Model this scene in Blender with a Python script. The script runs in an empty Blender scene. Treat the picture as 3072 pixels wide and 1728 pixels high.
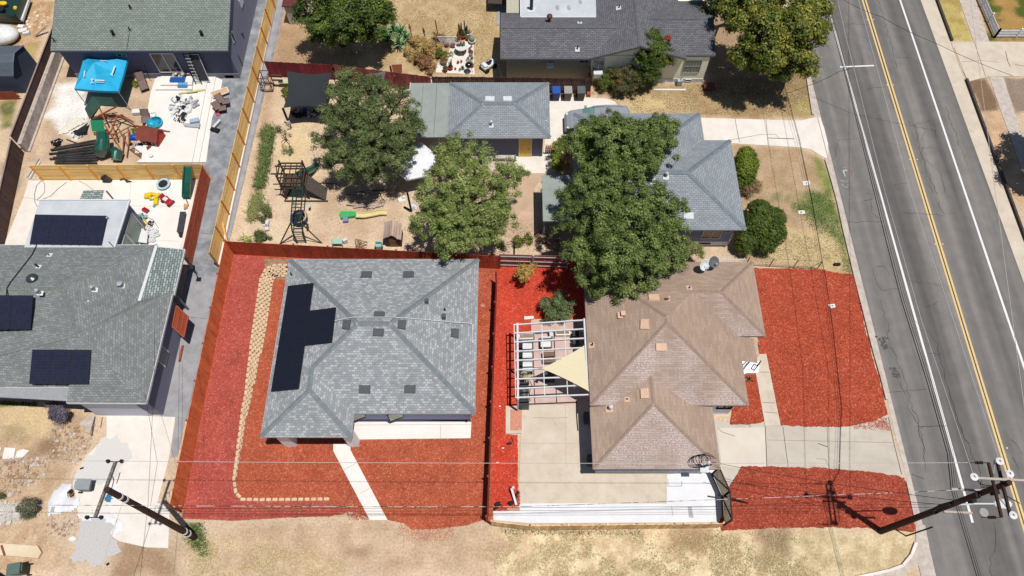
import bpy, math, random
import numpy as np
from mathutils import Vector, Matrix
random.seed(7); NP=np.random.RandomState(11)
SC=bpy.context.scene; COL=SC.collection
# ---------------------------------------------------------------- camera, sky, sun, exposure
F_PX=2198.0; TH=math.atan(1146/F_PX); CAM_H=45.0
_c,_s=math.cos(TH),math.sin(TH)
cd=bpy.data.cameras.new('camera'); cam=bpy.data.objects.new('camera',cd); COL.objects.link(cam)
cam.location=(0,0,CAM_H); cam.rotation_euler=(TH,0,0)
cd.sensor_width=36; cd.lens=36*F_PX/3072; cd.clip_end=3000; SC.camera=cam
SUNV=Vector((.205,-.145,1)).normalized()
W=bpy.data.worlds.new('World'); SC.world=W; W.use_nodes=True
nt=W.node_tree; bg=nt.nodes['Background']; sky=nt.nodes.new('ShaderNodeTexSky'); sky.sky_type='NISHITA'
sky.sun_disc=False; sky.sun_elevation=math.asin(SUNV.z); sky.sun_rotation=math.atan2(SUNV.x,SUNV.y)
sky.air_density=1.0; sky.dust_density=.6
nt.links.new(sky.outputs[0],bg.inputs[0]); bg.inputs[1].default_value=.062
sl=bpy.data.lights.new('sun','SUN'); sl.energy=4.75; sl.angle=math.radians(.5); sl.color=(1,.965,.91)
so=bpy.data.objects.new('sun',sl); COL.objects.link(so); so.rotation_euler=SUNV.to_track_quat('Z','Y').to_euler()
SC.view_settings.view_transform='Standard'; SC.view_settings.look='None'; SC.view_settings.exposure=.08; SC.view_settings.gamma=1
try: SC.cycles.max_bounces=6; SC.cycles.diffuse_bounces=3; SC.cycles.transparent_max_bounces=6
except Exception: pass
# ---------------------------------------------------------------- survey helpers: points read off the aerial picture, set at their height above ground
REG={'a':(0,0),'b':(740,0),'c':(1480,0),'d':(2260,0),'e':(0,460),'f':(700,320),'g':(1480,380),'h':(2060,380),'i':(0,1148),
 'j':(700,740),'k':(1400,780),'l':(1400,1148),'m':(2100,900),'n':(2272,1148),'o':(700,1148)}
K=.4002
def G(x,y,z=0.0):
    v=y-864; t=(CAM_H-z)/(F_PX*_c+v*_s)
    return Vector(((x-1536)*t,(F_PX*_s-v*_c)*t,z))
def P(r,x,y,z=0.0):
    o=REG[r]; return G(o[0]+x*K,o[1]+y*K,z)
def PP(r,pts,z=0.0): return [P(r,x,y,z) for x,y in pts]
# ---------------------------------------------------------------- materials
GAIN=1.52
def lin(c):
    c/=255.; return c/12.92 if c<=.04045 else ((c+.055)/1.055)**2.4
def S(r,g,b,k=1.0): return (min(.86,lin(r)/GAIN*k),min(.86,lin(g)/GAIN*k),min(.86,lin(b)/GAIN*k),1)
MATS={}
def M(name,c1,c2=None,scale=6,rough=.85,bump=0,vary=0,metal=0,stretch=(1,1,1),spec=.3,lo=.35,hi=.65,detail=6,trans=0,rot=0,alpha=None,coat=0,c3=None,s3=30,amt3=.5,emit=None):
    if name in MATS: return MATS[name]
    m=bpy.data.materials.new(name); m.use_nodes=True; n=m.node_tree.nodes; L=m.node_tree.links
    b=n['Principled BSDF']; b.inputs['Roughness'].default_value=rough; b.inputs['Metallic'].default_value=metal
    b.inputs['Specular IOR Level'].default_value=spec
    if coat: b.inputs['Coat Weight'].default_value=coat; b.inputs['Coat Roughness'].default_value=.05
    if c2 is None: c2=tuple(v*.82 for v in c1[:3])+(1,)
    tc=n.new('ShaderNodeTexCoord'); mp=n.new('ShaderNodeMapping'); mp.inputs['Scale'].default_value=stretch; mp.inputs['Rotation'].default_value=(0,0,rot)
    L.new(tc.outputs['Object'],mp.inputs[0])
    no=n.new('ShaderNodeTexNoise'); no.inputs['Scale'].default_value=scale; no.inputs['Detail'].default_value=detail; no.inputs['Roughness'].default_value=.62
    L.new(mp.outputs[0],no.inputs['Vector'])
    mr=n.new('ShaderNodeMapRange'); mr.inputs['From Min'].default_value=lo; mr.inputs['From Max'].default_value=hi; L.new(no.outputs['Fac'],mr.inputs['Value'])
    mx=n.new('ShaderNodeMix'); mx.data_type='RGBA'; mx.inputs['A'].default_value=c1; mx.inputs['B'].default_value=c2
    L.new(mr.outputs[0],mx.inputs['Factor']); out=mx.outputs['Result']
    if c3 is not None:
        n3=n.new('ShaderNodeTexNoise'); n3.inputs['Scale'].default_value=s3; n3.inputs['Detail'].default_value=4; L.new(tc.outputs['Object'],n3.inputs['Vector'])
        m3=n.new('ShaderNodeMapRange'); m3.inputs['From Min'].default_value=.5; m3.inputs['From Max'].default_value=.68; m3.inputs['To Max'].default_value=amt3; L.new(n3.outputs['Fac'],m3.inputs['Value'])
        x3=n.new('ShaderNodeMix'); x3.data_type='RGBA'; x3.inputs['B'].default_value=c3; L.new(m3.outputs[0],x3.inputs['Factor']); L.new(out,x3.inputs['A']); out=x3.outputs['Result']
    if vary:
        ge=n.new('ShaderNodeNewGeometry'); hs=n.new('ShaderNodeHueSaturation')
        m2=n.new('ShaderNodeMapRange'); m2.inputs['To Min'].default_value=1-vary; m2.inputs['To Max'].default_value=1+vary
        L.new(ge.outputs['Random Per Island'],m2.inputs['Value']); L.new(m2.outputs[0],hs.inputs['Value']); L.new(out,hs.inputs['Color']); out=hs.outputs[0]
    L.new(out,b.inputs['Base Color'])
    if bump:
        bp=n.new('ShaderNodeBump'); bp.inputs['Strength'].default_value=bump; bp.inputs['Distance'].default_value=.03; L.new(no.outputs['Fac'],bp.inputs['Height']); L.new(bp.outputs[0],b.inputs['Normal'])
    if trans: b.inputs['Subsurface Weight'].default_value=0
    MATS[name]=m; return m
def shingle(name,c1,c2,c3,mortar,bw=.33,rh=.15,ms=.012,patch=None,flip=.5):
    if name in MATS: return MATS[name]
    m=bpy.data.materials.new(name); m.use_nodes=True; n=m.node_tree.nodes; L=m.node_tree.links
    b=n['Principled BSDF']; b.inputs['Roughness'].default_value=.92; b.inputs['Specular IOR Level'].default_value=.15
    tc=n.new('ShaderNodeTexCoord')
    br=n.new('ShaderNodeTexBrick'); br.offset=.5; br.inputs['Scale'].default_value=1; br.inputs['Brick Width'].default_value=bw; br.inputs['Row Height'].default_value=rh
    br.inputs['Mortar Size'].default_value=ms; br.inputs['Mortar Smooth'].default_value=.3; br.inputs['Bias'].default_value=0
    br.inputs['Color1'].default_value=(0,0,0,1); br.inputs['Color2'].default_value=(1,1,1,1); br.inputs['Mortar'].default_value=(.5,.5,.5,1)
    L.new(tc.outputs['UV'],br.inputs['Vector'])
    cr=n.new('ShaderNodeValToRGB'); e=cr.color_ramp.elements; e[0].color=c1; e[1].color=c3; e[0].position=.05; e[1].position=.95
    x=e.new(.5); x.color=c2
    L.new(br.outputs['Color'],cr.inputs[0]); out=cr.outputs[0]
    # weathering at large scale
    no=n.new('ShaderNodeTexNoise'); no.inputs['Scale'].default_value=.55; no.inputs['Detail'].default_value=7; L.new(tc.outputs['Object'],no.inputs['Vector'])
    mr=n.new('ShaderNodeMapRange'); mr.inputs['From Min'].default_value=.3; mr.inputs['From Max'].default_value=.7; mr.inputs['To Min'].default_value=.9; mr.inputs['To Max'].default_value=1.09; L.new(no.outputs['Fac'],mr.inputs['Value'])
    hs=n.new('ShaderNodeHueSaturation'); L.new(out,hs.inputs['Color']); L.new(mr.outputs[0],hs.inputs['Value']); out=hs.outputs[0]
    nf=n.new('ShaderNodeTexNoise'); nf.inputs['Scale'].default_value=45; nf.inputs['Detail'].default_value=2; L.new(tc.outputs['Object'],nf.inputs['Vector'])
    m4=n.new('ShaderNodeMapRange'); m4.inputs['To Min'].default_value=.82; m4.inputs['To Max'].default_value=1.18; L.new(nf.outputs['Fac'],m4.inputs['Value'])
    h2=n.new('ShaderNodeHueSaturation'); L.new(out,h2.inputs['Color']); L.new(m4.outputs[0],h2.inputs['Value']); out=h2.outputs[0]
    if patch:
        np_=n.new('ShaderNodeTexNoise'); np_.inputs['Scale'].default_value=.45; np_.inputs['Detail'].default_value=5; L.new(tc.outputs['Object'],np_.inputs['Vector'])
        mp2=n.new('ShaderNodeMapping'); mp2.inputs['Scale'].default_value=(1,2.2,1); L.new(tc.outputs['UV'],mp2.inputs[0])
        n5=n.new('ShaderNodeTexNoise'); n5.inputs['Scale'].default_value=9; n5.inputs['Detail'].default_value=3; L.new(mp2.outputs[0],n5.inputs['Vector'])
        a=n.new('ShaderNodeMapRange'); a.inputs['From Min'].default_value=.36; a.inputs['From Max'].default_value=.54; L.new(np_.outputs['Fac'],a.inputs['Value'])
        a2=n.new('ShaderNodeMapRange'); a2.inputs['From Min'].default_value=.44; a2.inputs['From Max'].default_value=.62; L.new(n5.outputs['Fac'],a2.inputs['Value'])
        mu=n.new('ShaderNodeMath'); mu.operation='MULTIPLY'; L.new(a.outputs[0],mu.inputs[0]); L.new(a2.outputs[0],mu.inputs[1])
        m6=n.new('ShaderNodeMath'); m6.operation='MULTIPLY'; m6.inputs[1].default_value=patch[1]; L.new(mu.outputs[0],m6.inputs[0])
        xx=n.new('ShaderNodeMix'); xx.data_type='RGBA'; xx.inputs['B'].default_value=patch[0]; L.new(m6.outputs[0],xx.inputs['Factor']); L.new(out,xx.inputs['A']); out=xx.outputs['Result']
    mo=n.new('ShaderNodeMix'); mo.data_type='RGBA'; mo.inputs['B'].default_value=mortar; L.new(br.outputs['Fac'],mo.inputs['Factor']); L.new(out,mo.inputs['A'])
    L.new(mo.outputs['Result'],b.inputs['Base Color'])
    bp=n.new('ShaderNodeBump'); bp.inputs['Strength'].default_value=.5; bp.inputs['Distance'].default_value=.01; bp.invert=True; L.new(br.outputs['Fac'],bp.inputs['Height']); L.new(bp.outputs[0],b.inputs['Normal'])
    MATS[name]=m; return m
LEAF=1.55
def leafmat(name,c1,c2,c3,rough=.55,var=.35):
    """leaf colour differs from leaf to leaf (random per leaf), with some light passing through"""
    if name in MATS: return MATS[name]
    m=bpy.data.materials.new(name); m.use_nodes=True; n=m.node_tree.nodes; L=m.node_tree.links
    c1,c2,c3=[tuple(min(.5,v*LEAF) for v in q[:3])+(1,) for q in (c1,c2,c3)]
    b=n['Principled BSDF']; b.inputs['Roughness'].default_value=rough; b.inputs['Specular IOR Level'].default_value=.35
    ge=n.new('ShaderNodeNewGeometry'); cr=n.new('ShaderNodeValToRGB'); e=cr.color_ramp.elements
    e[0].color=c1; e[1].color=c3; x=e.new(.55); x.color=c2
    tc=n.new('ShaderNodeTexCoord'); no=n.new('ShaderNodeTexNoise'); no.inputs['Scale'].default_value=.9; no.inputs['Detail'].default_value=3; L.new(tc.outputs['Object'],no.inputs['Vector'])
    ad=n.new('ShaderNodeMath'); ad.operation='MULTIPLY_ADD'; ad.inputs[1].default_value=.55; L.new(ge.outputs['Random Per Island'],ad.inputs[0])
    m1=n.new('ShaderNodeMapRange'); m1.inputs['From Min'].default_value=.3; m1.inputs['From Max'].default_value=.7; m1.inputs['To Max'].default_value=.5; L.new(no.outputs['Fac'],m1.inputs['Value']); L.new(m1.outputs[0],ad.inputs[2])
    L.new(ad.outputs[0],cr.inputs[0]); L.new(cr.outputs[0],b.inputs['Base Color'])
    tr=n.new('ShaderNodeBsdfTranslucent'); L.new(cr.outputs[0],tr.inputs['Color'])
    ms=n.new('ShaderNodeMixShader'); ms.inputs[0].default_value=.28; L.new(b.outputs[0],ms.inputs[1]); L.new(tr.outputs[0],ms.inputs[2])
    L.new(ms.outputs[0],n['Material Output'].inputs['Surface']); MATS[name]=m; return m
def glassy(name,c,rough=.12):
    return M(name,c,c,rough=rough,spec=.6)
# ---------------------------------------------------------------- object helpers
def tag(o,label=None,cat=None,group=None,kind=None):
    if label: o['label']=label
    if cat: o['category']=cat
    if group: o['group']=group
    if kind: o['kind']=kind
    return o
def thing(name,label,cat,loc=(0,0,0),rz=0,group=None):
    o=bpy.data.objects.new(name,None); COL.objects.link(o); o.location=loc; o.rotation_euler=(0,0,rz); o.empty_display_size=.3
    o['_o']=tuple(loc); return tag(o,label,cat,group)
def cp(root,loc,rz=None,label=None,group=None,scale=None):
    def rec(o,par):
        c=o.copy(); COL.objects.link(c)
        if par is not None: c.parent=par
        for ch in [x for x in KIDS.get(o.name,[])]:
            k=rec(ch,c); KIDS.setdefault(c.name,[]).append(k)
        return c
    r=rec(root,None); r.location=loc
    if rz is not None: r.rotation_euler=(0,0,rz)
    if scale: r.scale=(scale,)*3
    if label: r['label']=label
    if group: r['group']=group
    return r
KIDS={}
def org(p):
    v=Vector((0,0,0))
    while p is not None: v+=p.location; p=p.parent
    return v
class MB:
    def __init__(s): s.v=[]; s.f=[]; s.mi=[]; s.m=0; s.uv=[]
    def add(s,vs,fs):
        n=len(s.v); s.v+= [tuple(q) for q in vs]; s.f+=[tuple(i+n for i in f) for f in fs]; s.mi+=[s.m]*len(fs); return s
    def box(s,c,d,rz=0,ax=None):
        c=Vector(c); hx,hy,hz=d[0]/2,d[1]/2,d[2]/2
        vs=[Vector((x,y,z)) for z in(-hz,hz) for y in(-hy,hy) for x in(-hx,hx)]
        if ax is not None: vs=[ax@q for q in vs]
        elif rz: R=Matrix.Rotation(rz,3,'Z'); vs=[R@q for q in vs]
        return s.add([c+q for q in vs],[(0,2,3,1),(4,5,7,6),(0,1,5,4),(2,6,7,3),(0,4,6,2),(1,3,7,5)])
    def cube(s,x0,x1,y0,y1,z0,z1): return s.box(((x0+x1)/2,(y0+y1)/2,(z0+z1)/2),(abs(x1-x0),abs(y1-y0),abs(z1-z0)))
    def bar(s,a,b,w,h,up=(0,0,1)):
        a=Vector(a); b=Vector(b); d=b-a; l=d.length
        if l<1e-6: return s
        d/=l; u=Vector(up); 
        if abs(d.dot(u))>.98: u=Vector((1,0,0))
        x=d.cross(u).normalized(); z=x.cross(d).normalized()
        vs=[]
        for p in(a,b):
            for (i,j) in((-1,-1),(1,-1),(1,1),(-1,1)): vs.append(p+x*(i*w/2)+z*(j*h/2))
        return s.add(vs,[(0,3,2,1),(4,5,6,7),(0,1,5,4),(1,2,6,5),(2,3,7,6),(3,0,4,7)])
    def tube(s,pts,r,n=8,caps=True):
        pts=[Vector(p) for p in pts]; rs=r if isinstance(r,(list,tuple)) else [r]*len(pts); vs=[];fs=[]
        px=None
        for i,p in enumerate(pts):
            d=(pts[min(i+1,len(pts)-1)]-pts[max(i-1,0)]).normalized()
            if px is None: u=Vector((0,0,1)) if abs(d.z)<.9 else Vector((1,0,0)); px=d.cross(u).normalized()
            else: px=(px-d*px.dot(d)).normalized()
            py=d.cross(px)
            for k in range(n):
                a=2*math.pi*k/n; vs.append(p+(px*math.cos(a)+py*math.sin(a))*rs[i])
        for i in range(len(pts)-1):
            for k in range(n):
                k2=(k+1)%n; fs.append((i*n+k,i*n+k2,(i+1)*n+k2,(i+1)*n+k))
        if caps: fs.append(tuple(range(n-1,-1,-1))); fs.append(tuple((len(pts)-1)*n+k for k in range(n)))
        return s.add(vs,fs)
    def cyl(s,c,r,h,n=16,r2=None):
        c=Vector(c); return s.tube([c,c+Vector((0,0,h))],[r,r if r2 is None else r2],n)
    def lathe(s,c,prof,n=20,ax=None):
        c=Vector(c); vs=[];fs=[]
        for (r,z) in prof:
            for k in range(n):
                a=2*math.pi*k/n; q=Vector((r*math.cos(a),r*math.sin(a),z)); vs.append(c+(ax@q if ax else q))
        for i in range(len(prof)-1):
            for k in range(n):
                k2=(k+1)%n; fs.append((i*n+k,i*n+k2,(i+1)*n+k2,(i+1)*n+k))
        fs.append(tuple(range(n-1,-1,-1))); fs.append(tuple((len(prof)-1)*n+k for k in range(n)))
        return s.add(vs,fs)
    def ball(s,c,r,n=12,sc=(1,1,1)):
        c=Vector(c); m=max(4,n//2); prof=[]; vs=[];fs=[]
        for i in range(m+1):
            t=math.pi*i/m
            for k in range(n):
                a=2*math.pi*k/n; vs.append(c+Vector((math.sin(t)*math.cos(a)*r*sc[0],math.sin(t)*math.sin(a)*r*sc[1],-math.cos(t)*r*sc[2])))
        for i in range(m):
            for k in range(n):
                k2=(k+1)%n; fs.append((i*n+k,i*n+k2,(i+1)*n+k2,(i+1)*n+k))
        return s.add(vs,fs)
    def poly(s,pts): return s.add(pts,[tuple(range(len(pts)))])
    def prism(s,pts,z0,z1):
        n=len(pts); a=[Vector((p[0],p[1],z0)) for p in pts]; b=[Vector((p[0],p[1],z1)) for p in pts]
        ar=sum(pts[i][0]*pts[(i+1)%n][1]-pts[(i+1)%n][0]*pts[i][1] for i in range(n))
        if ar<0: a.reverse(); b.reverse()
        return s.add(a+b,[tuple(range(n-1,-1,-1)),tuple(range(n,2*n))]+[(i,(i+1)%n,(i+1)%n+n,i+n) for i in range(n)])
    def sheet(s,pts,z): 
        n=len(pts); q=[Vector((p[0],p[1],z)) for p in pts]
        ar=sum(pts[i][0]*pts[(i+1)%n][1]-pts[(i+1)%n][0]*pts[i][1] for i in range(n))
        if ar<0: q.reverse()
        return s.poly(q)
    def build(s,name,mat,parent=None,local=False,origin=None,smooth=False,uv=None,bevel=0):
        me=bpy.data.meshes.new(name); o0=Vector((0,0,0))
        if not local:
            if parent is not None: o0=org(parent)
            elif origin is not None: o0=Vector(origin)
            elif s.v:
                A=np.array(s.v); o0=Vector(((A[:,0].min()+A[:,0].max())/2,(A[:,1].min()+A[:,1].max())/2,A[:,2].min()))
        me.from_pydata([(q[0]-o0.x,q[1]-o0.y,q[2]-o0.z) for q in s.v],[],s.f)
        for m in (mat if isinstance(mat,(list,tuple)) else [mat]): me.materials.append(m)
        if isinstance(mat,(list,tuple)): me.polygons.foreach_set('material_index',s.mi)
        if smooth: me.polygons.foreach_set('use_smooth',[True]*len(me.polygons))
        me.update()
        if uv=='slope': slope_uv(me)
        o=bpy.data.objects.new(name,me); COL.objects.link(o)
        if parent is not None: o.parent=parent; KIDS.setdefault(parent.name,[]).append(o)
        elif not local: o.location=o0
        if bevel:
            md=o.modifiers.new('bevel','BEVEL'); md.width=bevel; md.segments=2; md.limit_method='ANGLE'
        return o
def slope_uv(me):
    uvl=me.uv_layers.new(name='UVMap')
    for p in me.polygons:
        n=p.normal; h=Vector((0,0,1)).cross(n)
        if h.length<1e-3: h=Vector((1,0,0))
        h.normalize(); sl=n.cross(h)
        for li in p.loop_indices:
            q=me.vertices[me.loops[li].vertex_index].co; uvl.data[li].uv=(q.dot(h)+.05*p.index,q.dot(sl))
def struct(o,name=None): o['kind']='structure'; return o
# vectorised noise
def vnoise(x,y,seed=0):
    xi=np.floor(x).astype(int); yi=np.floor(y).astype(int); xf=x-xi; yf=y-yi
    def h(a,b):
        n=(a*374761393+b*668265263+seed*982451653)&0x7fffffff; n=(n^(n>>13))*1274126177&0x7fffffff; return ((n^(n>>16))&0xffff)/65535.
    u=xf*xf*(3-2*xf); v=yf*yf*(3-2*yf)
    return (h(xi,yi)*(1-u)+h(xi+1,yi)*u)*(1-v)+(h(xi,yi+1)*(1-u)+h(xi+1,yi+1)*u)*v
def fbm(x,y,f=1,o=4,seed=0):
    r=0;a=.5;t=0
    for i in range(o): r=r+a*vnoise(x*f,y*f,seed+i*17); t+=a; a*=.55; f*=2.03
    return r/t
def sdist(X,Y,poly):
    """signed distance (positive inside) of points to polygon"""
    n=len(poly); d=np.full(X.shape,1e9); ins=np.zeros(X.shape,bool)
    for i in range(n):
        ax,ay=poly[i][0],poly[i][1]; bx,by=poly[(i+1)%n][0],poly[(i+1)%n][1]
        ex,ey=bx-ax,by-ay; l=ex*ex+ey*ey+1e-12
        t=np.clip(((X-ax)*ex+(Y-ay)*ey)/l,0,1); d=np.minimum(d,np.hypot(X-ax-t*ex,Y-ay-t*ey))
        c=((ay>Y)!=(by>Y)); xx=ax+(Y-ay)/(by-ay+1e-12)*ex; ins^=(c&(X<xx))
    return np.where(ins,d,-d)
def rough_poly(pts,step=.12,amp=.06,seed=1,edges=None):
    """walks the outline in small steps and ravels it, so that a loose material has a loose edge"""
    out=[]; n=len(pts)
    for i in range(n):
        a=Vector(pts[i][:2]); b=Vector(pts[(i+1)%n][:2]); L=(b-a).length; k=max(1,int(L/step)); nx=Vector((-(b-a).y,(b-a).x)).normalized() if L>0 else Vector((0,0))
        am=amp if (edges is None or i in edges) else amp*.12
        for j in range(k):
            t=j/k; p=a.lerp(b,t); q=am*((fbm(np.array([p.x]),np.array([p.y]),2.1,3,seed)[0]-.5)*3.2+random.uniform(-.5,.5)*.9)
            if j==0: q*=.3
            out.append(p+nx*q)
    return out
# ================================================================ GROUND
def ground():
    x=np.arange(-47,47.01,.2); y=np.arange(2,55.01,.2); X,Y=np.meshgrid(x,y)
    def C(r,g,b): return np.array([lin(r)/GAIN,lin(g)/GAIN,lin(b)/GAIN])
    n1=fbm(X,Y,.35,5,3); n2=fbm(X,Y,1.6,4,9); n3=fbm(X,Y,.9,4,21)
    col=np.zeros(X.shape+(3,)); col[:]=C(220,194,165)
    col=col*(1+(n1-.5)*.35)[...,None]
    def patch(reg,pts,c,soft=.5,namp=1.2,strength=1,f=None,c2=None):
        nonlocal col
        poly=PP(reg,pts) if reg else [G(*p) for p in pts]
        d=sdist(X,Y,poly)+(fbm(X,Y,.8,4,int(pts[0][0])%97)-.5)*2*namp
        m=np.clip(d/soft+.5,0,1)*strength
        cc=C(*c)[None,None,:]*np.ones_like(col)
        if c2 is not None:
            k=np.clip((fbm(X,Y,f or 1.3,5,int(pts[1][0])%89)-.42)*6,0,1)[...,None]; cc=cc*(1-k)+C(*c2)*k
        col=col*(1-m[...,None])+cc*m[...,None]
    # top middle: straw yard behind the fence
    patch('b',[(230,-60),(2100,-60),(2100,600),(1050,560),(150,520)],(190,162,120),.6,.3,c2=(206,180,138))
    patch('b',[(240,200),(500,180),(620,420),(640,500),(150,510)],(188,156,122),1.2,.8,c2=(178,148,118))
    # back yard with the playground
    patch('f',[(150,100),(700,100),(1400,600),(1900,1050),(0,1040),(60,700)],(222,195,166),.8,.4,c2=(230,206,174))
    patch('f',[(430,120),(560,120),(600,560),(330,560),(300,300)],(228,202,160),1,.8)
    patch('f',[(600,560),(1200,620),(1300,1000),(600,1000)],(218,190,162),1,.8,c2=(208,180,150))
    patch('b',[(200,0),(260,0),(130,1449),(30,1449)],(190,160,132),.8,.4)
    # lawn in front of the top right house
    patch('c',[(700,650),(2400,560),(2420,880),(1900,890),(1100,850),(1000,780),(850,720)],(186,160,118),.6,.4,c2=(172,142,104))
    patch('c',[(950,740),(1300,700),(1500,860),(1050,840)],(216,190,142),1,.8)
    patch('d',[(240,420),(370,430),(440,880),(380,900),(230,700)],(188,172,112),.4,.5,c2=(178,158,104))
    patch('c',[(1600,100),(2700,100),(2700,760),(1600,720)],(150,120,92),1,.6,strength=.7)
    # front lawn of the grey L shaped house
    patch('h',[(330,130),(830,160),(1030,240),(1240,1110),(980,1080),(420,1020),(380,500)],(196,168,136),.4,.2,c2=(184,156,122))
    patch('h',[(600,720),(1150,820),(1200,1090),(560,1010)],(206,182,136),.8,.6,c2=(216,192,146))
    patch('h',[(1050,350),(1100,500),(1240,1100),(1180,1090),(1130,800),(1060,560),(960,240)],(132,142,76),.5,.5,c2=(164,158,100))
    patch('h',[(780,600),(960,480),(1070,470),(1110,640),(1150,880),(1000,760),(890,700)],(108,126,68),.9,1.0,c2=(156,154,102))
    patch('h',[(640,510),(700,500),(700,560),(640,570)],(124,134,84),.4,.3,strength=.7)
    # bottom verge
    patch('l',[(250,1130),(480,1100),(2170,1110),(2700,1200),(2700,1500),(200,1500)],(240,220,180),.5,.4,c2=(220,194,156),f=1.9)
    patch('l',[(1500,1120),(1830,1120),(1800,1300),(1500,1250)],(178,148,116),.8,.7)
    patch('l',[(-1700,1060),(180,1060),(330,1200),(100,1400),(-1700,1400)],(216,188,158),.5,.4,c2=(204,174,144))
    patch('o',[(-300,1150),(300,1130),(830,1380),(800,1500),(-300,1500)],(218,192,158),.8,.8,c2=(204,176,144),f=2.)
    patch('i',[(1390,1040),(1520,1050),(1570,1290),(1520,1310),(1400,1180)],(96,122,52),.35,.35,c2=(122,134,70))
    patch('i',[(900,1150),(1300,1200),(1300,1450),(840,1450)],(176,146,118),.8,.7)
    patch('o',[(850,1240),(1000,1240),(1000,1290),(850,1290)],(150,122,98),.5,.3,strength=.7)
    # lower right lawn corner
    patch('n',[(0,1090),(1180,1110),(1180,1250),(1100,1360),(0,1700)],(230,210,170),.3,.3,c2=(208,184,144),f=1.8)
    patch('n',[(20,1120),(220,1120),(220,1280),(40,1280)],(160,134,106),.7,.6)
    # lower left dirt lot
    patch('i',[(-200,130),(700,260),(600,560),(300,1000),(540,1350),(-200,1500)],(214,186,154),.5,.4,c2=(200,168,136),f=2.2)
    patch('i',[(0,150),(330,200),(400,420),(60,300)],(224,198,152),1,.7)
    patch('i',[(280,420),(420,420),(420,560),(200,520)],(160,132,106),.8,.6)
    patch('i',[(0,320),(190,330),(190,420),(30,420)],(132,134,82),.3,.6,strength=.35)
    patch('i',[(0,140),(270,140),(260,175),(0,170)],(110,126,56),.2,.3)
    # upper left: plaster dust and soil in the building yard
    patch('a',[(480,400),(1160,560),(1100,1210),(120,1210),(300,900)],(204,176,148),.4,.2,c2=(216,190,160))
    patch('a',[(430,640),(600,580),(700,800),(640,1010),(480,1000),(360,860)],(248,244,238),.8,.9)
    patch('a',[(200,0),(420,0),(150,760),(0,900),(0,300)],(214,178,142),.4,.6,c2=(190,158,112),f=2)
    patch('a',[(180,360),(260,350),(120,700),(100,560)],(188,172,112),.4,.4)
    patch('a',[(0,760),(130,740),(90,960),(0,980)],(160,150,92),.4,.4,c2=(120,120,74))
    patch('e',[(0,60),(210,100),(120,330),(0,660)],(176,160,132),.5,.5,c2=(206,178,150))
    # far right verges
    patch('d',[(1365,-50),(1530,-50),(1650,315),(1480,300)],(200,180,112),.25,.3,c2=(178,156,92))
    patch('d',[(1610,610),(1750,575),(1850,830),(1700,840)],(140,112,88),.3,.3)
    patch('d',[(1700,840),(1860,840),(2029,1290),(2100,1600),(1900,1449)],(218,182,146),.3,.3,c2=(196,164,132))
    patch('d',[(1870,575),(2300,575),(2300,800),(1960,850)],(156,136,120),.4,.4)
    patch('d',[(1660,-100),(2300,-100),(2300,315),(1765,315)],(178,142,84),.3,.2,c2=(90,100,44),f=.7)
    col*= (1+(n2-.5)*.28+(n3-.5)*.18)[...,None]
    nx=len(x); ny=len(y)
    Z=np.zeros_like(X)
    V=np.stack([X.ravel(),Y.ravel(),Z.ravel()],1)
    i=np.arange(ny-1)[:,None]*nx+np.arange(nx-1)[None,:]
    Fc=np.stack([i,i+1,i+nx+1,i+nx],-1).reshape(-1,4)
    # skirt that runs out to the horizon
    o=len(V); B=2500; xe=[-B,x[0],x[-1],B]; ye=[-B,y[0],y[-1],B]
    ex=np.array([(a,b,0) for b in ye for a in xe],float)
    V=np.vstack([V,ex]); F2=[]
    for r in range(3):
        for c in range(3):
            if r==1 and c==1: continue
            F2.append((o+r*4+c,o+r*4+c+1,o+r*4+c+5,o+r*4+c+4))
    Fc=np.vstack([Fc,np.array(F2)])
    me=bpy.data.meshes.new('ground'); me.vertices.add(len(V)); me.vertices.foreach_set('co',V.ravel())
    me.loops.add(Fc.size); me.loops.foreach_set('vertex_index',Fc.ravel().astype(np.int32)); me.polygons.add(len(Fc))
    me.polygons.foreach_set('loop_start',np.arange(0,Fc.size,4,dtype=np.int32)); me.update(calc_edges=True)
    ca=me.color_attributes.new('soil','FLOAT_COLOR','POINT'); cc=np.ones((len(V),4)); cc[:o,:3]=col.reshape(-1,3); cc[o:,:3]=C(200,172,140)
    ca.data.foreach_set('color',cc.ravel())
    m=bpy.data.materials.new('soil_and_dry_grass'); m.use_nodes=True; n=m.node_tree.nodes; L=m.node_tree.links; b=n['Principled BSDF']
    b.inputs['Roughness'].default_value=.95; b.inputs['Specular IOR Level'].default_value=.1
    at=n.new('ShaderNodeAttribute'); at.attribute_name='soil'; tc=n.new('ShaderNodeTexCoord')
    n1=n.new('ShaderNodeTexNoise'); n1.inputs['Scale'].default_value=7; n1.inputs['Detail'].default_value=8; n1.inputs['Roughness'].default_value=.75; L.new(tc.outputs['Object'],n1.inputs['Vector'])
    mr=n.new('ShaderNodeMapRange'); mr.inputs['From Min'].default_value=.3; mr.inputs['From Max'].default_value=.7; mr.inputs['To Min'].default_value=.66; mr.inputs['To Max'].default_value=1.32; L.new(n1.outputs['Fac'],mr.inputs['Value'])
    hs=n.new('ShaderNodeHueSaturation'); L.new(at.outputs['Color'],hs.inputs['Color']); L.new(mr.outputs[0],hs.inputs['Value'])
    L.new(hs.outputs[0],b.inputs['Base Color'])
    bp=n.new('ShaderNodeBump'); bp.inputs['Strength'].default_value=.7; bp.inputs['Distance'].default_value=.06; L.new(n1.outputs['Fac'],bp.inputs['Height']); L.new(bp.outputs[0],b.inputs['Normal'])
    me.materials.append(m); ob=bpy.data.objects.new('ground',me); COL.objects.link(ob); struct(ob)
ground()
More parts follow.
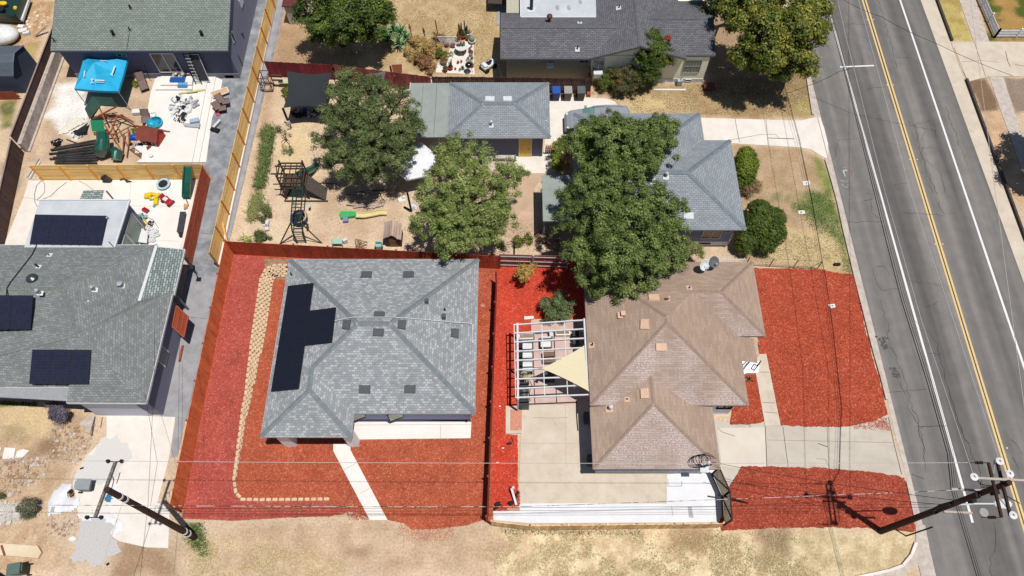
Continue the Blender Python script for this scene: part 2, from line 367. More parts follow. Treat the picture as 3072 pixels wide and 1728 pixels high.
def slab(name,pts,z0,z1,mat,bevel=0):
    return struct(MB().prism(pts,z0,z1).build(name,mat))
def flat(name,pts,z,mat): return struct(MB().sheet(pts,z).build(name,mat))
def GG(pts,z=0): return [G(x,y,z) for x,y in pts]
m_conc=M('concrete_cream',S(226,213,195),S(212,197,177),scale=.7,bump=.1,c3=S(196,182,162),s3=1.6,amt3=.4,detail=9)
m_conc2=M('concrete_pale',S(248,240,232),S(236,226,214),scale=1.1,bump=.1,detail=8)
m_white=M('concrete_white',S(246,246,250),S(232,234,238),scale=.8,detail=8)
m_patio=M('concrete_bright',S(250,246,240),S(242,236,228),scale=.7,detail=8)
m_curb=M('concrete_curb',S(216,204,194),S(190,176,164),scale=2.5,bump=.2,detail=9)
m_stain=M('concrete_blue_grey',S(128,132,140),S(176,178,180),scale=1.1,detail=9,lo=.4,hi=.68,bump=.1)
m_stain2=M('concrete_grey',S(178,176,178),S(150,150,156),scale=1,detail=9)
m_joint=M('joint_dark',S(120,108,96),rough=1)
def joint(pts,w=.035,z=.03,mat=None,name='slab_joint'):
    b=MB()
    for a,c in zip(pts[:-1],pts[1:]):
        a=Vector(a[:2]); c=Vector(c[:2]); d=(c-a).normalized(); nn=Vector((-d.y,d.x))*w/2
        b.poly([(*(a-nn),z),(*(c-nn),z),(*(c+nn),z),(*(a+nn),z)])
    return struct(b.build(name,mat or m_joint))
# ---------------------------------------------------------------- street
m_asph=None
def asphalt():
    m=bpy.data.materials.new('asphalt_worn'); m.use_nodes=True; n=m.node_tree.nodes; L=m.node_tree.links; b=n['Principled BSDF']
    b.inputs['Roughness'].default_value=.9; b.inputs['Specular IOR Level'].default_value=.2
    tc=n.new('ShaderNodeTexCoord'); mp=n.new('ShaderNodeMapping'); mp.inputs['Rotation'].default_value=(0,0,.0); mp.inputs['Scale'].default_value=(.8,.03,1); L.new(tc.outputs['Object'],mp.inputs[0])
    a=n.new('ShaderNodeTexNoise'); a.inputs['Scale'].default_value=1.0; a.inputs['Detail'].default_value=5; L.new(mp.outputs[0],a.inputs['Vector'])
    cr=n.new('ShaderNodeValToRGB'); e=cr.color_ramp.elements; e[0].position=.3; e[1].position=.72; e[0].color=S(104,102,102); e[1].color=S(150,145,140); x=e.new(.5); x.color=S(128,124,121); L.new(a.outputs['Fac'],cr.inputs[0])
    g=n.new('ShaderNodeTexNoise'); g.inputs['Scale'].default_value=16; g.inputs['Detail'].default_value=5; g.inputs['Roughness'].default_value=.8; L.new(tc.outputs['Object'],g.inputs['Vector'])
    mr=n.new('ShaderNodeMapRange'); mr.inputs['From Min'].default_value=.25; mr.inputs['From Max'].default_value=.75; mr.inputs['To Min'].default_value=.8; mr.inputs['To Max'].default_value=1.2; L.new(g.outputs['Fac'],mr.inputs['Value'])
    g2=n.new('ShaderNodeTexNoise'); g2.inputs['Scale'].default_value=1.1; g2.inputs['Detail'].default_value=6; L.new(tc.outputs['Object'],g2.inputs['Vector'])
    m2=n.new('ShaderNodeMapRange'); m2.inputs['From Min'].default_value=.3; m2.inputs['From Max'].default_value=.7; m2.inputs['To Min'].default_value=.9; m2.inputs['To Max'].default_value=1.1; L.new(g2.outputs['Fac'],m2.inputs['Value'])
    mu=n.new('ShaderNodeMath'); mu.operation='MULTIPLY'; L.new(mr.outputs[0],mu.inputs[0]); L.new(m2.outputs[0],mu.inputs[1])
    ge=n.new('ShaderNodeNewGeometry'); sx=n.new('ShaderNodeSeparateXYZ'); L.new(ge.outputs['Position'],sx.inputs[0])
    bx_=[(G(2050+q*.7805,412).x,v_) for q,v_ in ((545,1.02),(680,1.0),(705,.8),(770,.78),(795,1.06),(848,1.04),(885,.9),(940,.96),(965,.82),(1010,.84),(1040,.98),(1095,.93),(1110,.86),(1180,.95))]
    wv=n.new('ShaderNodeTexNoise'); wv.inputs['Scale'].default_value=.6; wv.inputs['Detail'].default_value=5; L.new(tc.outputs['Object'],wv.inputs['Vector'])
    wa=n.new('ShaderNodeMath'); wa.operation='MULTIPLY_ADD'; wa.inputs[1].default_value=.5; L.new(wv.outputs['Fac'],wa.inputs[0]); L.new(sx.outputs[0],wa.inputs[2])
    m7=n.new('ShaderNodeMapRange'); m7.inputs['From Min'].default_value=bx_[0][0]+.25; m7.inputs['From Max'].default_value=bx_[-1][0]+.25; L.new(wa.outputs[0],m7.inputs['Value'])
    c7=n.new('ShaderNodeValToRGB'); c7.color_ramp.interpolation='EASE'; e7=c7.color_ramp.elements
    for i_,(x_,v_) in enumerate(bx_):
        ps=(x_-bx_[0][0])/(bx_[-1][0]-bx_[0][0]); el=e7[0] if i_==0 else (e7[len(e7)-1] if i_==len(bx_)-1 else e7.new(ps)); el.position=ps; el.color=(v_*.5,)*3+(1,)
    L.new(m7.outputs[0],c7.inputs[0]); m8=n.new('ShaderNodeMath'); m8.operation='MULTIPLY'; L.new(mu.outputs[0],m8.inputs[0]); L.new(c7.outputs[0],m8.inputs[1]); m9=n.new('ShaderNodeMath'); m9.operation='MULTIPLY'; m9.inputs[1].default_value=2; L.new(m8.outputs[0],m9.inputs[0]); mu=m9
    hs=n.new('ShaderNodeHueSaturation'); L.new(cr.outputs[0],hs.inputs['Color']); L.new(mu.outputs[0],hs.inputs['Value']); L.new(hs.outputs[0],b.inputs['Base Color'])
    bp=n.new('ShaderNodeBump'); bp.inputs['Strength'].default_value=.4; bp.inputs['Distance'].default_value=.01; L.new(g.outputs['Fac'],bp.inputs['Height']); L.new(bp.outputs[0],b.inputs['Normal'])
    return m
m_asph=asphalt()
def ln(x0,k,y): return (x0+k*y,y)   # a line of the street in picture coordinates
RL=2377.; # asphalt / gutter edge on the near side
def road_l(y): return 2600+(y-900)*(2600-1538)/(900+3351)
def road_r(y): return 2762+.3652*y
P1=GG([(road_l(-900),-900),(road_r(-900),-900),(road_r(1900),1900),(road_l(1900),1900)])
flat('road',[P1[0],P1[1],P1[2]+Vector((0,-20,0)),P1[3]+Vector((0,-20,0))],.008,m_asph)
# concrete gutter pans
def strip(fa,fb,ys,z,name,mat):
    b=MB(); a=[G(fa(y),y,z) for y in ys]; c=[G(fb(y),y,z) for y in ys]
    for i in range(len(ys)-1): b.poly([a[i+1],c[i+1],c[i],a[i]])
    return struct(b.build(name,mat))
def cl(y):  # back of the near kerb
    pts=[(-900,2180),(0,2372),(172,2408),(352,2436),(476,2472),(592,2506),(688,2526),(856,2566),(940,2588),(1040,2612),(1164,2648),(1240,2664),(1324,2684),(1444,2716),(1572,2744),(1640,2757),(1900,2815)]
    for (a,xa),(b,xb) in zip(pts[:-1],pts[1:]):
        if a<=y<=b: return xa+(xb-xa)*(y-a)/(b-a)
    return pts[-1][1]
YS=[-900,-300,0,120,240,352,476,592,688,856,940,1040,1164,1240,1324,1444,1572,1640,1728,1900]
strip(lambda y:cl(y)+6,road_l,YS,.012,'gutter',m_curb)
def kerb(y0,y1,hgt=.13,w=7,fb=cl,side=1,name='kerb',mat=m_curb):
    b=MB(); ys=list(np.linspace(y0,y1,max(2,int((y1-y0)/60)))); n=len(ys)
    top0=[G(fb(y),y) for y in ys]; top1=[G(fb(y)+side*w,y) for y in ys]
    for i in range(n-1):
        q=[top0[i],top0[i+1],top1[i+1],top1[i]]; b.prism(q,-.01,hgt)
    return struct(b.build(name,mat))
kerb(-900,345,name='kerb'); kerb(480,1200,name='kerb'); kerb(1445,1560,name='kerb')
# far side
strip(road_r,lambda y:2804+.368*y,[-600,-200,0,128,244,340,580,900,1300],.012,'gutter',m_conc)
m_kd=M('kerb_shade_dark',S(92,84,80),S(60,54,52),scale=5)  # far kerb: the shade on its face is put into a darker colour
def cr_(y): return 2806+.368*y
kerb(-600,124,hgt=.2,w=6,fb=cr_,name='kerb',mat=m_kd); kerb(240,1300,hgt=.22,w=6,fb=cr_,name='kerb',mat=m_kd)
flat('driveway',PP('d',[(1482,320),(1700,312),(2300,318),(2300,568),(1880,573),(1755,577),(1612,612),(1560,520)]),.022,m_conc)
flat('sidewalk',PP('d',[(1520,-60),(1640,-60),(1768,313),(1652,313)]),.026,m_curb)
flat('sidewalk',PP('d',[(1765,578),(1872,576),(1960,850),(2090,1260),(2250,1600),(2130,1600),(1950,1100),(1850,820)]),.026,m_curb)
joint(PP('d',[(1655,315),(1740,575)])); joint(PP('d',[(1555,465),(1700,455),(1860,470)],),.02); joint(PP('d',[(1890,385),(1905,460),(1925,500)]),.05); joint(PP('d',[(1960,485),(2040,500)]),.04)
joint(PP('d',[(1505,360),(1600,600)]),.03)
m_lw=M('paint_white',S(244,244,246),S(214,212,210),scale=9,detail=8,lo=.5,hi=.8)
m_ly=M('paint_yellow',S(240,208,144),S(222,190,130),scale=7,detail=8,lo=.45,hi=.75)
m_lo=M('paint_orange',S(238,186,104),S(220,170,100),scale=7)
def stripe(x0,k,y0,y1,w,mat,z,name='road_marking',n=40,wear=None):
    b=MB(); ys=np.linspace(y0,y1,n); prev=None
    for y in ys:
        c=G(x0+k*y,y); ww=w*(1+random.uniform(-.06,.06)); cur=(c+Vector((-ww/2,0,z)),c+Vector((ww/2,0,z)))
        if prev: b.poly([cur[0],cur[1],prev[1],prev[0]])
        prev=cur
    return struct(b.build(name,mat))
stripe(2478,.2805,-700,1568,.15,m_lw,.0125)
stripe(2700,.338,-700,1500,.15,m_lw,.0125)
stripe(2587.5,.3048,-700,1800,.13,m_ly,.0125); stripe(2596.5,.3058,-700,1800,.14,m_ly,.0125)
m_dk=M('tar_dark',S(58,56,56),S(84,80,78),scale=8)
stripe(2592,.3053,-700,1800,.07,m_dk,.0125)
struct(MB().bar(P('d',650,502,.014),P('d',905,491,.014),.14,.006).build('road_marking',m_lw))
m_mk=M('marker_ceramic',S(250,225,170))
mk=None
for i,(r,a,b_,y) in enumerate([('d',855,900,147),('d',1003,1050,637),('d',1172,1228,1195),('h',1863,1920,880),('n',1810,1872,490),('d',770,812,-120)]):
    for k,xx in enumerate((a,b_)):
        q=P(r,xx,y,.01); side='left' if k==0 else 'right'
        o=MB().lathe(q,[(.06,0),(.055,.012),(.03,.02)],10).build('road_marker',m_mk)
        where=['first pair from the top','second pair from the top','third pair from the top','fourth pair from the top','lowest pair above the pole','pair at the top edge'][i]
        tag(o,f'small pale raised road marker {side} of the yellow lines, {where}','road marker','raised markers beside the double yellow line')
# tar cracks that wander over the asphalt
def crack(pts,w=.03,reg='h',name='road_crack',j=.12,br=1):
    b=MB(); q=[P(reg,*p) for p in pts]; path=[]
    for a,c in zip(q[:-1],q[1:]):
        k=max(2,int((c-a).length/.3))
        for t in range(k):
            p=a.lerp(c,t/k); path.append(p+Vector((random.uniform(-j,j),random.uniform(-j,j)*.5,0)))
    path.append(q[-1])
    for a,c in zip(path[:-1],path[1:]):
        d=(c-a); 
        if d.length<.01: continue
        d.normalize(); ww=w*random.uniform(.35,1.2); nn=Vector((-d.y,d.x,0))*ww/2
        b.poly([a-nn+Vector((0,0,.016)),c-nn+Vector((0,0,.016)),c+nn+Vector((0,0,.016)),a+nn+Vector((0,0,.016))])
    return struct(b.build(name,m_dk))
for r,pts in [('d',[(930,0),(970,100),(985,190),(1030,330),(1060,420),(1075,510)]),('d',[(1060,430),(1190,436)]),('d',[(690,180),(850,182)]),('d',[(810,440),(825,510)]),
 ('d',[(820,690),(880,660),(990,652)]),('d',[(1150,905),(1205,935),(1330,905)]),('d',[(1205,935),(1230,1060),(1290,1230),(1345,1449)]),('d',[(1020,700),(1050,820)]),('d',[(960,1062),(1100,1085)]),
 ('d',[(1250,1110),(1350,1110)]),('d',[(1300,1200),(1400,1300),(1430,1449)]),('d',[(1350,900),(1385,1050)]),('d',[(1440,800),(1520,1000),(1600,1240)]),('d',[(600,1190),(640,1050)]),
 ('h',[(1780,0),(1760,190),(1830,400),(1860,450),(1880,560),(1940,660),(2000,650)]),('h',[(1200,720),(1400,712),(1480,706)]),('h',[(1340,490),(1390,510),(1385,640),(1440,690)]),('h',[(1400,1060),(1410,1150),(1450,1225),(1600,1218)]),
 ('h',[(1410,1040),(1480,1050),(1520,1120)]),('h',[(1640,1150),(1780,1170),(1890,1190)]),('h',[(1780,1360),(1880,1310)]),('h',[(1560,440),(1660,425)]),('h',[(1600,640),(1680,650),(1800,655),(1930,670)]),
 ('m',[(1355,0),(1400,180),(1420,330),(1480,460),(1530,560),(1560,720),(1640,930),(1680,1100),(1690,1300)]),('m',[(1390,692),(1560,680),(1720,662)]),('m',[(1620,160),(1660,230),(1720,240),(1780,330),(1810,480),(1860,640),(1890,760),(1950,950),(2020,1080)]),
 ('m',[(1640,955),(1850,945)]),('m',[(1720,400),(1800,410)]),('n',[(1080,0),(1140,200),(1200,330),(1240,480),(1245,560)]),('n',[(1190,330),(1440,320)]),('n',[(1440,80),(1480,260),(1560,420),(1640,600),(1700,800)]),('n',[(1900,420),(1990,540)]),('n',[(1900,560),(1960,640)]),
 ('n',[(1760,1050),(1790,1180),(1740,1350),(1760,1449)]),('n',[(1150,690),(1250,720)]),('h',[(1120,95),(1190,100),(1280,88)]),('h',[(1310,560),(1400,540)])]:
    crack(pts,reg=r)
for pts in [[(1350,300),(1390,290)],[(1375,345),(1400,352)],[(1440,510),(1470,560),(1490,600)],[(1450,560),(1500,575)]]: 
    b=MB()
    for _ in range(14):
        t=random.random(); a=P('m',*pts[0]).lerp(P('m',*pts[1]),t)+Vector((random.gauss(0,.12),random.gauss(0,.12),.0165+_*.0002)); r=random.uniform(.03,.13)
        b.poly([a+Vector((math.cos(k)*r*random.uniform(.6,1),math.sin(k)*r*random.uniform(.6,1),0)) for k in np.linspace(0,5.5,9)])
    struct(b.build('oil_stain',M('oil',S(84,80,80),rough=.5)))
# surveyor's spray marks
m_sp=M('spray_white',S(210,206,206)); m_sr=M('spray_pink',S(170,110,116))
def scribble(reg,x0,x1,y0,y1,n,mat,z,w=.05,seed=0):
    rr=random.Random(seed); b=MB()
    for i in range(n):
        a=P(reg,rr.uniform(x0,x1),rr.uniform(y0,y1),z+i*.0003); c=a+Vector((rr.uniform(-.4,.4),rr.uniform(-.12,.12),0)) if i%2 else a+Vector((rr.uniform(-.08,.08),rr.uniform(-.35,.35),0))
        b.bar(a,c,w,.001)
    return struct(b.build('survey_mark',mat))
scribble('h',1170,1205,305,350,9,m_sp,.017,.06,1); scribble('h',1200,1240,305,345,6,m_sr,.02,.06,2); scribble('h',1155,1210,405,465,9,m_sp,.017,.03,3)
b=MB(); c0=P('n',1700,972,.018)
b.poly([c0+Vector((math.cos(k/4)*.26,math.sin(k/4)*.26,-.002)) for k in range(25)])
for r0,r1 in ((.22,.25),(.11,.13)):
    for k in range(32):
        a0=k*math.pi/16; a1=a0+math.pi/16; b.poly([c0+Vector((math.cos(a)*r,math.sin(a)*r,0)) for r,a in((r0,a0),(r1,a0),(r1,a1),(r0,a1))])
tag(b.build('utility_cover',M('cover_ring',S(176,172,170))),'small round utility cover set in the asphalt below the street lamp','utility cover')
# ================================================================ CONCRETE, GRAVEL, MULCH
# driveway of the grey L shaped house and its apron
slab('driveway',PP('c',[(385,1085),(430,1160),(460,1300),(170,1300),(170,1150),(380,1150),(385,1060),(428,740),(560,730),(840,740),(905,760),(1000,850),(1560,885),(2100,900)])+PP('d',[(350,905),(458,882),(500,880),(530,960),(560,1080),(560,1190),(525,1180),(430,1120),(340,1105),(0,1085)])+PP('c',[(1780,1075),(1578,1060),(1560,1300),(600,1300),(590,1010),(510,1010),(480,1090)]),0,.03,m_conc2)
joint(PP('c',[(1810,890),(1845,1070)])); joint(PP('d',[(480,880),(560,1190)])); joint(PP('d',[(110,1036),(305,1043)],),.06,.034,m_dk)
joint(PP('d',[(95,900),(110,1090)]),.025)
flat('patio',PP('g',[(-190,320),(365,320),(368,380),(310,460),(305,790),(100,830),(-200,700)]),.012,M('concrete_tan',S(212,182,154),S(198,168,142),scale=1,detail=8))
flat('patio',PP('g',[(-120,215),(380,215),(470,345),(365,345),(365,322),(-190,322)]),.014,m_conc)
m_pink=M('patch_pink',S(226,190,166),S(206,172,146),scale=2,detail=8)
flat('patio',PP('g',[(150,650),(230,630),(305,640),(305,690),(200,700)]),.018,m_pink)
m_drive=M('concrete_drive',S(212,203,190),S(200,189,174),scale=.6,bump=.1,c3=S(184,172,156),s3=1.4,amt3=.4,detail=9,stretch=(.5,1.2,1))
slab('corner_ramp',PP('n',[(1183,1066),(1255,1068),(1290,1250),(1336,1449),(1225,1449),(1207,1372),(1135,1402),(1060,1475),(860,1520),(880,1432),(985,1408),(1085,1372),(1150,1292),(1188,1205)]),0,.05,m_curb)
kb=PP('n',[(1184,1200),(1150,1292),(1085,1372),(985,1408),(880,1432),(700,1470)]); kq=MB()
for a,c in zip(kb[:-1],kb[1:]): kq.bar(a+Vector((0,0,.08)),c+Vector((0,0,.08)),.16,.14)
struct(kq.build('kerb',m_conc2))
# big driveway of the brown house, front walk, side patio
slab('driveway',PP('m',[(100,900),(330,928),(480,912),(600,940),(1140,948),(1320,895),(1405,862),(1425,950),(1455,1060),(1500,1200),(1530,1330),(1440,1315),(1180,1280),(700,1262),(310,1250),(225,1400),(150,1470),(60,1640),(-60,1640),(-60,1250),(-100,900)]),0,.03,m_drive)
flat('driveway_patch',PP('m',[(125,960),(490,955),(500,1255),(230,1255),(160,1240)]),.034,M('concrete_warm',S(232,222,208),S(222,210,196),scale=.6,detail=8))
joint(PP('m',[(372,930),(380,1080),(352,1250)])); joint(PP('m',[(488,950),(500,1250)]),.05,.038); joint(PP('m',[(620,950),(660,1255)]),.03); joint(PP('m',[(950,950),(965,1260)]),.02); joint(PP('m',[(500,1050),(1440,1070)]),.015); joint(PP('m',[(1410,880),(1450,1070),(1510,1310)]),.05,.034)
joint(PP('m',[(130,960),(165,990),(262,1022)]),.03,.04); joint(PP('m',[(885,1077),(955,1102)]),.05,.034,m_dk); joint(PP('m',[(870,1190),(940,1195),(965,1250)]),.02,.034,m_dk)
slab('path',PP('m',[(445,408),(495,408),(602,942),(487,948),(415,545),(405,455)]),0,.075,m_conc)
for a,b_ in (((418,542),(515,545)),((466,770),(560,775)),((480,842),(578,852))): joint([P('m',*a),P('m',*b_)],.03,.079)
slab('side_patio',PP('k',[(400,470),(885,440),(925,1000),(925,1080),(820,1090),(470,1085),(385,1110),(390,560),(485,540)]),0,.05,M('paving_pink',S(224,196,186),S(206,176,166),scale=1.2,detail=8,bump=.1))
slab('back_patio',PP('l',[(415,165),(820,160),(935,160),(955,650),(1910,620),(1910,1040),(1790,1050),(470,1056),(200,1034),(200,960),(385,950)]),0,.045,m_conc)
flat('back_patio_coating',PP('l',[(1500,690),(1905,640),(1905,1042),(1790,1047),(470,1053),(202,1031),(202,965),(385,955),(390,907),(740,905),(1500,908)]),.049,m_white)
for pts,w in [([(1535,925),(1542,995)],.03),([(1508,720),(1508,778),(1612,776),(1610,740)],.035),([(415,456),(640,458),(840,456)],.012),([(500,262),(640,268),(760,262)],.03),([(640,280),(680,330)],.02),([(740,165),(745,640)],.012)]:
    joint(PP('l',pts),w,.054,M('joint_soft',S(176,166,156)))
flat('patio_patch',PP('l',[(1655,930),(1685,930),(1700,1015),(1665,1012)]),.0535,M('patch_grey',S(190,192,198)))
# brick step beside the driveway
slab('step',PP('l',[(293,178),(390,178),(390,205),(415,215),(412,385),(293,385)]),0,.11,m_conc)
struct(MB().prism(PP('l',[(330,205),(413,215),(413,358),(330,362)]),.10,.17).build('brick_step',M('brick_salmon',S(222,150,124),S(206,134,108),scale=6,c3=S(230,190,170),s3=9)))
# centre house: porch slab and slanting walk
slab('path',PP('o',[(752,462),(876,462),(880,508),(1157,1031),(1025,1031),(751,514)]),0,.07,m_patio)
for a,b_ in (((830,655),(930,600)),((950,835),(1028,792))): joint([P('o',*a),P('o',*b_)],.02,.074,M('joint_soft',S(176,166,156)))
slab('porch_slab',PP('o',[(890,270),(1785,300),(1780,421),(926,431),(922,471),(868,471),(868,300)]),0,.16,m_patio)
joint([P('o',1553,318,.16),P('o',1553,425,.16)],.02,.164,M('joint_soft',S(176,166,156))); joint([P('o',900,318,.16),P('o',1782,312,.16)],.02,.164,M('joint_soft',S(176,166,156)))
# left lot: blue grey stained drive
flat('driveway',[G(*p) for p in [(758,-40),(870,-40),(690,720),(560,1262),(480,1262),(556,840),(600,640),(600,480),(625,380),(655,236),(718,236)]],.012,m_stain)
flat('driveway',[G(*p) for p in [(560,830),(650,830),(560,1254),(478,1252)]],.016,m_stain2)
joint([G(568,952),G(618,956)],.03,.02); joint([G(604,700),G(660,705)],.03,.016)
slab('driveway',PP('i',[(715,250),(820,240),(1315,258),(1270,560),(1180,905),(1275,915),(1262,1240),(1100,1235),(900,1190),(590,1000),(560,800),(640,560),(800,400),(800,255)]),0,.025,m_conc2)
slab('driveway',PP('i',[(1320,256),(1395,258),(1330,560),(1278,560)]),0,.022,m_stain2)
joint(PP('i',[(700,255),(712,258),(690,400)]),.1,.03,m_dk); joint(PP('i',[(770,260),(755,340)]),.05,.03)
m_gravl=M('gravel_pale',S(230,227,223),S(214,210,206),scale=14,bump=.5,detail=10,c3=S(236,230,222),s3=30)
m_grav=M('gravel_grey',S(216,213,211),S(190,186,184),scale=14,bump=.6,detail=10,c3=S(232,226,218),s3=30)
flat('gravel_bed',rough_poly(PP('i',[(800,402),(900,430),(978,505),(1000,560),(930,610),(860,700),(780,760),(600,800),(560,700),(640,560)]),.15,.28),.03,m_gravl)
flat('gravel_bed',rough_poly(PP('i',[(625,1020),(800,1000),(870,1070),(880,1180),(860,1290),(780,1350),(545,1345),(550,1200),(600,1100)]),.15,.28),.03,m_grav)
# loose plastic sheet with paint on it
def lump(name,pts,h,mat,seed=0,cell=.12,label=None,cat=None,fall=.25,base=.03):
    A=np.array([(p[0],p[1]) for p in pts]); x=np.arange(A[:,0].min()-.1,A[:,0].max()+.1,cell); y=np.arange(A[:,1].min()-.1,A[:,1].max()+.1,cell)
    X,Y=np.meshgrid(x,y); d=sdist(X,Y,pts)+(fbm(X,Y,2.2,3,seed)-.5)*.3
    Z=base+np.clip(d/fall,0,1)**.6*h*(.35+1.1*fbm(X,Y,2.6,3,seed+5))
    b=MB(); idx={}
    for j in range(len(y)):
        for i in range(len(x)):
            if d[j,i]>-.03: idx[(i,j)]=len(b.v); b.v.append((X[j,i]+random.uniform(-.2,.2)*cell,Y[j,i]+random.uniform(-.2,.2)*cell,Z[j,i]))
    for (i,j) in list(idx):
        q=[(i,j),(i+1,j),(i+1,j+1),(i,j+1)]
        if all(k in idx for k in q): b.f.append(tuple(idx[k] for k in q)); b.mi.append(0)
    o=b.build(name,mat,smooth=True)
    if label: tag(o,label,cat)
    return o
m_plas=M('plastic_white',S(248,248,250),S(230,230,236),rough=.4,scale=3)
lump('plastic_sheet',PP('i',[(400,810),(470,770),(540,760),(500,850),(600,860),(612,920),(560,960),(430,1000),(362,1005),(365,900)]),.16,m_plas,3,label='crumpled white plastic sheet lying on the dirt left of the grey bin',cat='plastic sheet')
lump('plastic_sheet',PP('i',[(582,970),(640,1020),(720,985),(820,970),(900,1010),(930,1060),(880,1160),(850,1180),(840,1080),(780,1030),(700,1030),(640,1045),(590,1020)]),.07,m_plas,8,label='torn white plastic sheet around the top of the gravel heap by the pole crossarm',cat='plastic sheet')
flat('paint_spill',PP('i',[(770,760),(830,740),(900,800),(880,880),(800,890),(760,850)]),.034,m_plas)
lump('rag',PP('i',[(800,830),(830,830),(840,870),(820,895),(795,880)]),.1,M('rag_blue',S(60,130,180)),2,cell=.08,label='small crumpled blue rag on the driveway beneath the left utility pole top',cat='rag',fall=.1)
# backyard slabs of the left houses
slab('back_yard_slab',PP('e',[(215,205),(1475,200),(1400,700),(1340,735),(880,770),(-80,770),(40,665),(180,330)]),0,.03,m_conc2)
flat('back_yard_coating',PP('e',[(842,202),(1472,202),(1340,735),(870,760),(900,500),(840,350)]),.034,m_patio)
for a,c in (((980,210),(975,345)),((760,395),(1390,398)),((1090,655),(1340,660)),((1080,660),(1085,720)),((185,330),(280,350))): joint([P('e',*a),P('e',*c)],.02,.038,M('joint_soft',S(176,166,156)))
# raised terrace of the upper left house with two long steps
ter=[(1165,585),(1560,570),(1440,1215),(1020,1215),(1060,1190),(1085,1000),(1110,800),(1130,690)]
slab('terrace',PP('a',ter,.3),0,.30,m_patio)
slab('step',PP('a',[(1562,572),(1618,572),(1490,1215),(1442,1215)],.2),0,.20,m_patio)
slab('step',PP('a',[(1620,576),(1668,600),(1640,760),(1590,880),(1545,1215),(1492,1215)],.1),0,.10,m_patio)
tag(MB().prism(PP('a',[(1165,670),(1440,670),(1450,575),(1180,575)],.45),.3,.45).prism(PP('a',[(1200,636),(1438,634),(1447,570),(1205,570)],.6),.45,.6).build('door_steps',m_patio),'two broad white concrete steps below the sliding door','steps')
# narrow concrete wall and gutter strip along the pine fence
def fl(y): return 780-.2085*(y+0)+46.   # picture x of the fence foot
slab('fence_kerb',[G(832,-20),G(838,-20),G(664,800),G(654,800)],0,.30,m_conc2)
flat('gutter_strip',[G(836,-20),G(856,-20),G(690,716),G(668,716)],.015,m_stain2)
# ---------------------------------------------------------------- red bark mulch
def mulch(name,c1,c2,c3):
    m=bpy.data.materials.new(name); m.use_nodes=True; n=m.node_tree.nodes; L=m.node_tree.links; b=n['Principled BSDF']
    b.inputs['Roughness'].default_value=.95; b.inputs['Specular IOR Level'].default_value=.08
    tc=n.new('ShaderNodeTexCoord')
    vo=n.new('ShaderNodeTexVoronoi'); vo.inputs['Scale'].default_value=20; vo.inputs['Randomness'].default_value=1
    wn=n.new('ShaderNodeTexNoise'); wn.inputs['Scale'].default_value=9; L.new(tc.outputs['Object'],wn.inputs['Vector'])
    va=n.new('ShaderNodeMix'); va.data_type='RGBA'; va.inputs['Factor'].default_value=.12; L.new(tc.outputs['Object'],va.inputs['A']); L.new(wn.outputs['Color'],va.inputs['B']); L.new(va.outputs['Result'],vo.inputs['Vector'])
    sp=n.new('ShaderNodeSeparateColor'); L.new(vo.outputs['Color'],sp.inputs[0])
    cr=n.new('ShaderNodeValToRGB'); e=cr.color_ramp.elements; e[0].color=c1; e[1].color=c3; e[1].position=1; x=e.new(.45); x.color=c2; x=e.new(.85); x.color=c2; L.new(sp.outputs[0],cr.inputs[0])
    g=n.new('ShaderNodeTexNoise'); g.inputs['Scale'].default_value=.7; g.inputs['Detail'].default_value=8; g.inputs['Roughness'].default_value=.65; L.new(tc.outputs['Object'],g.inputs['Vector'])
    mr=n.new('ShaderNodeMapRange'); mr.inputs['From Min'].default_value=.3; mr.inputs['From Max'].default_value=.7; mr.inputs['To Min'].default_value=.82; mr.inputs['To Max'].default_value=1.16; L.new(g.outputs['Fac'],mr.inputs['Value'])
    hs=n.new('ShaderNodeHueSaturation'); L.new(cr.outputs[0],hs.inputs['Color']); L.new(mr.outputs[0],hs.inputs['Value']); L.new(hs.outputs[0],b.inputs['Base Color'])
    bp=n.new('ShaderNodeBump'); bp.inputs['Strength'].default_value=1; bp.inputs['Distance'].default_value=.03; L.new(vo.outputs['Distance'],bp.inputs['Height']); L.new(bp.outputs[0],b.inputs['Normal'])
    return m
mA=mulch('mulch_rose',S(160,74,66),S(192,92,80),S(220,138,122)); mB_=mulch('mulch_orange',S(162,76,52),S(195,100,72),S(224,146,116))
mC=mulch('mulch_scarlet',S(186,58,40),S(217,80,58),S(238,128,104)); mD=mulch('mulch_red',S(148,56,38),S(191,86,62),S(220,136,108)); mE=mulch('mulch_dark',S(138,54,40),S(178,82,62),S(212,130,108))
def bed(pts,mat,z=.055,amp=.05,edges=None,seed=1,name='mulch_bed'):
    return struct(MB().prism(rough_poly(pts,.1,amp,seed,edges),0,z).build(name,mat))
base_fence=[G(702,764),G(546,1532)]
bed([G(700,762),G(1500,766),G(1478,1568)]+PP('o',[(1880,1035),(1640,1080),(1490,1095),(1330,1100),(1270,1050),(1150,1030),(1028,1030),(935,985),(850,962),(870,985),(700,1000),(400,1012),(0,1036)])+[G(546,1556)],mB_,.05,.07,edges=[3,4,5,6,7,8,9,10,11,12,13],seed=4)
bed(PP('e',[(1765,760),(1949,770)])+PP('j',[(235,90),(250,200),(232,225),(200,380),(150,680),(118,900),(88,1110),(40,1449)])+PP('o',[(40,500),(8,750),(12,850),(60,900),(740,900),(760,880),(900,940),(700,1000),(400,1010),(0,1034)])+[G(548,1552)],mA,.058,.03,seed=6)
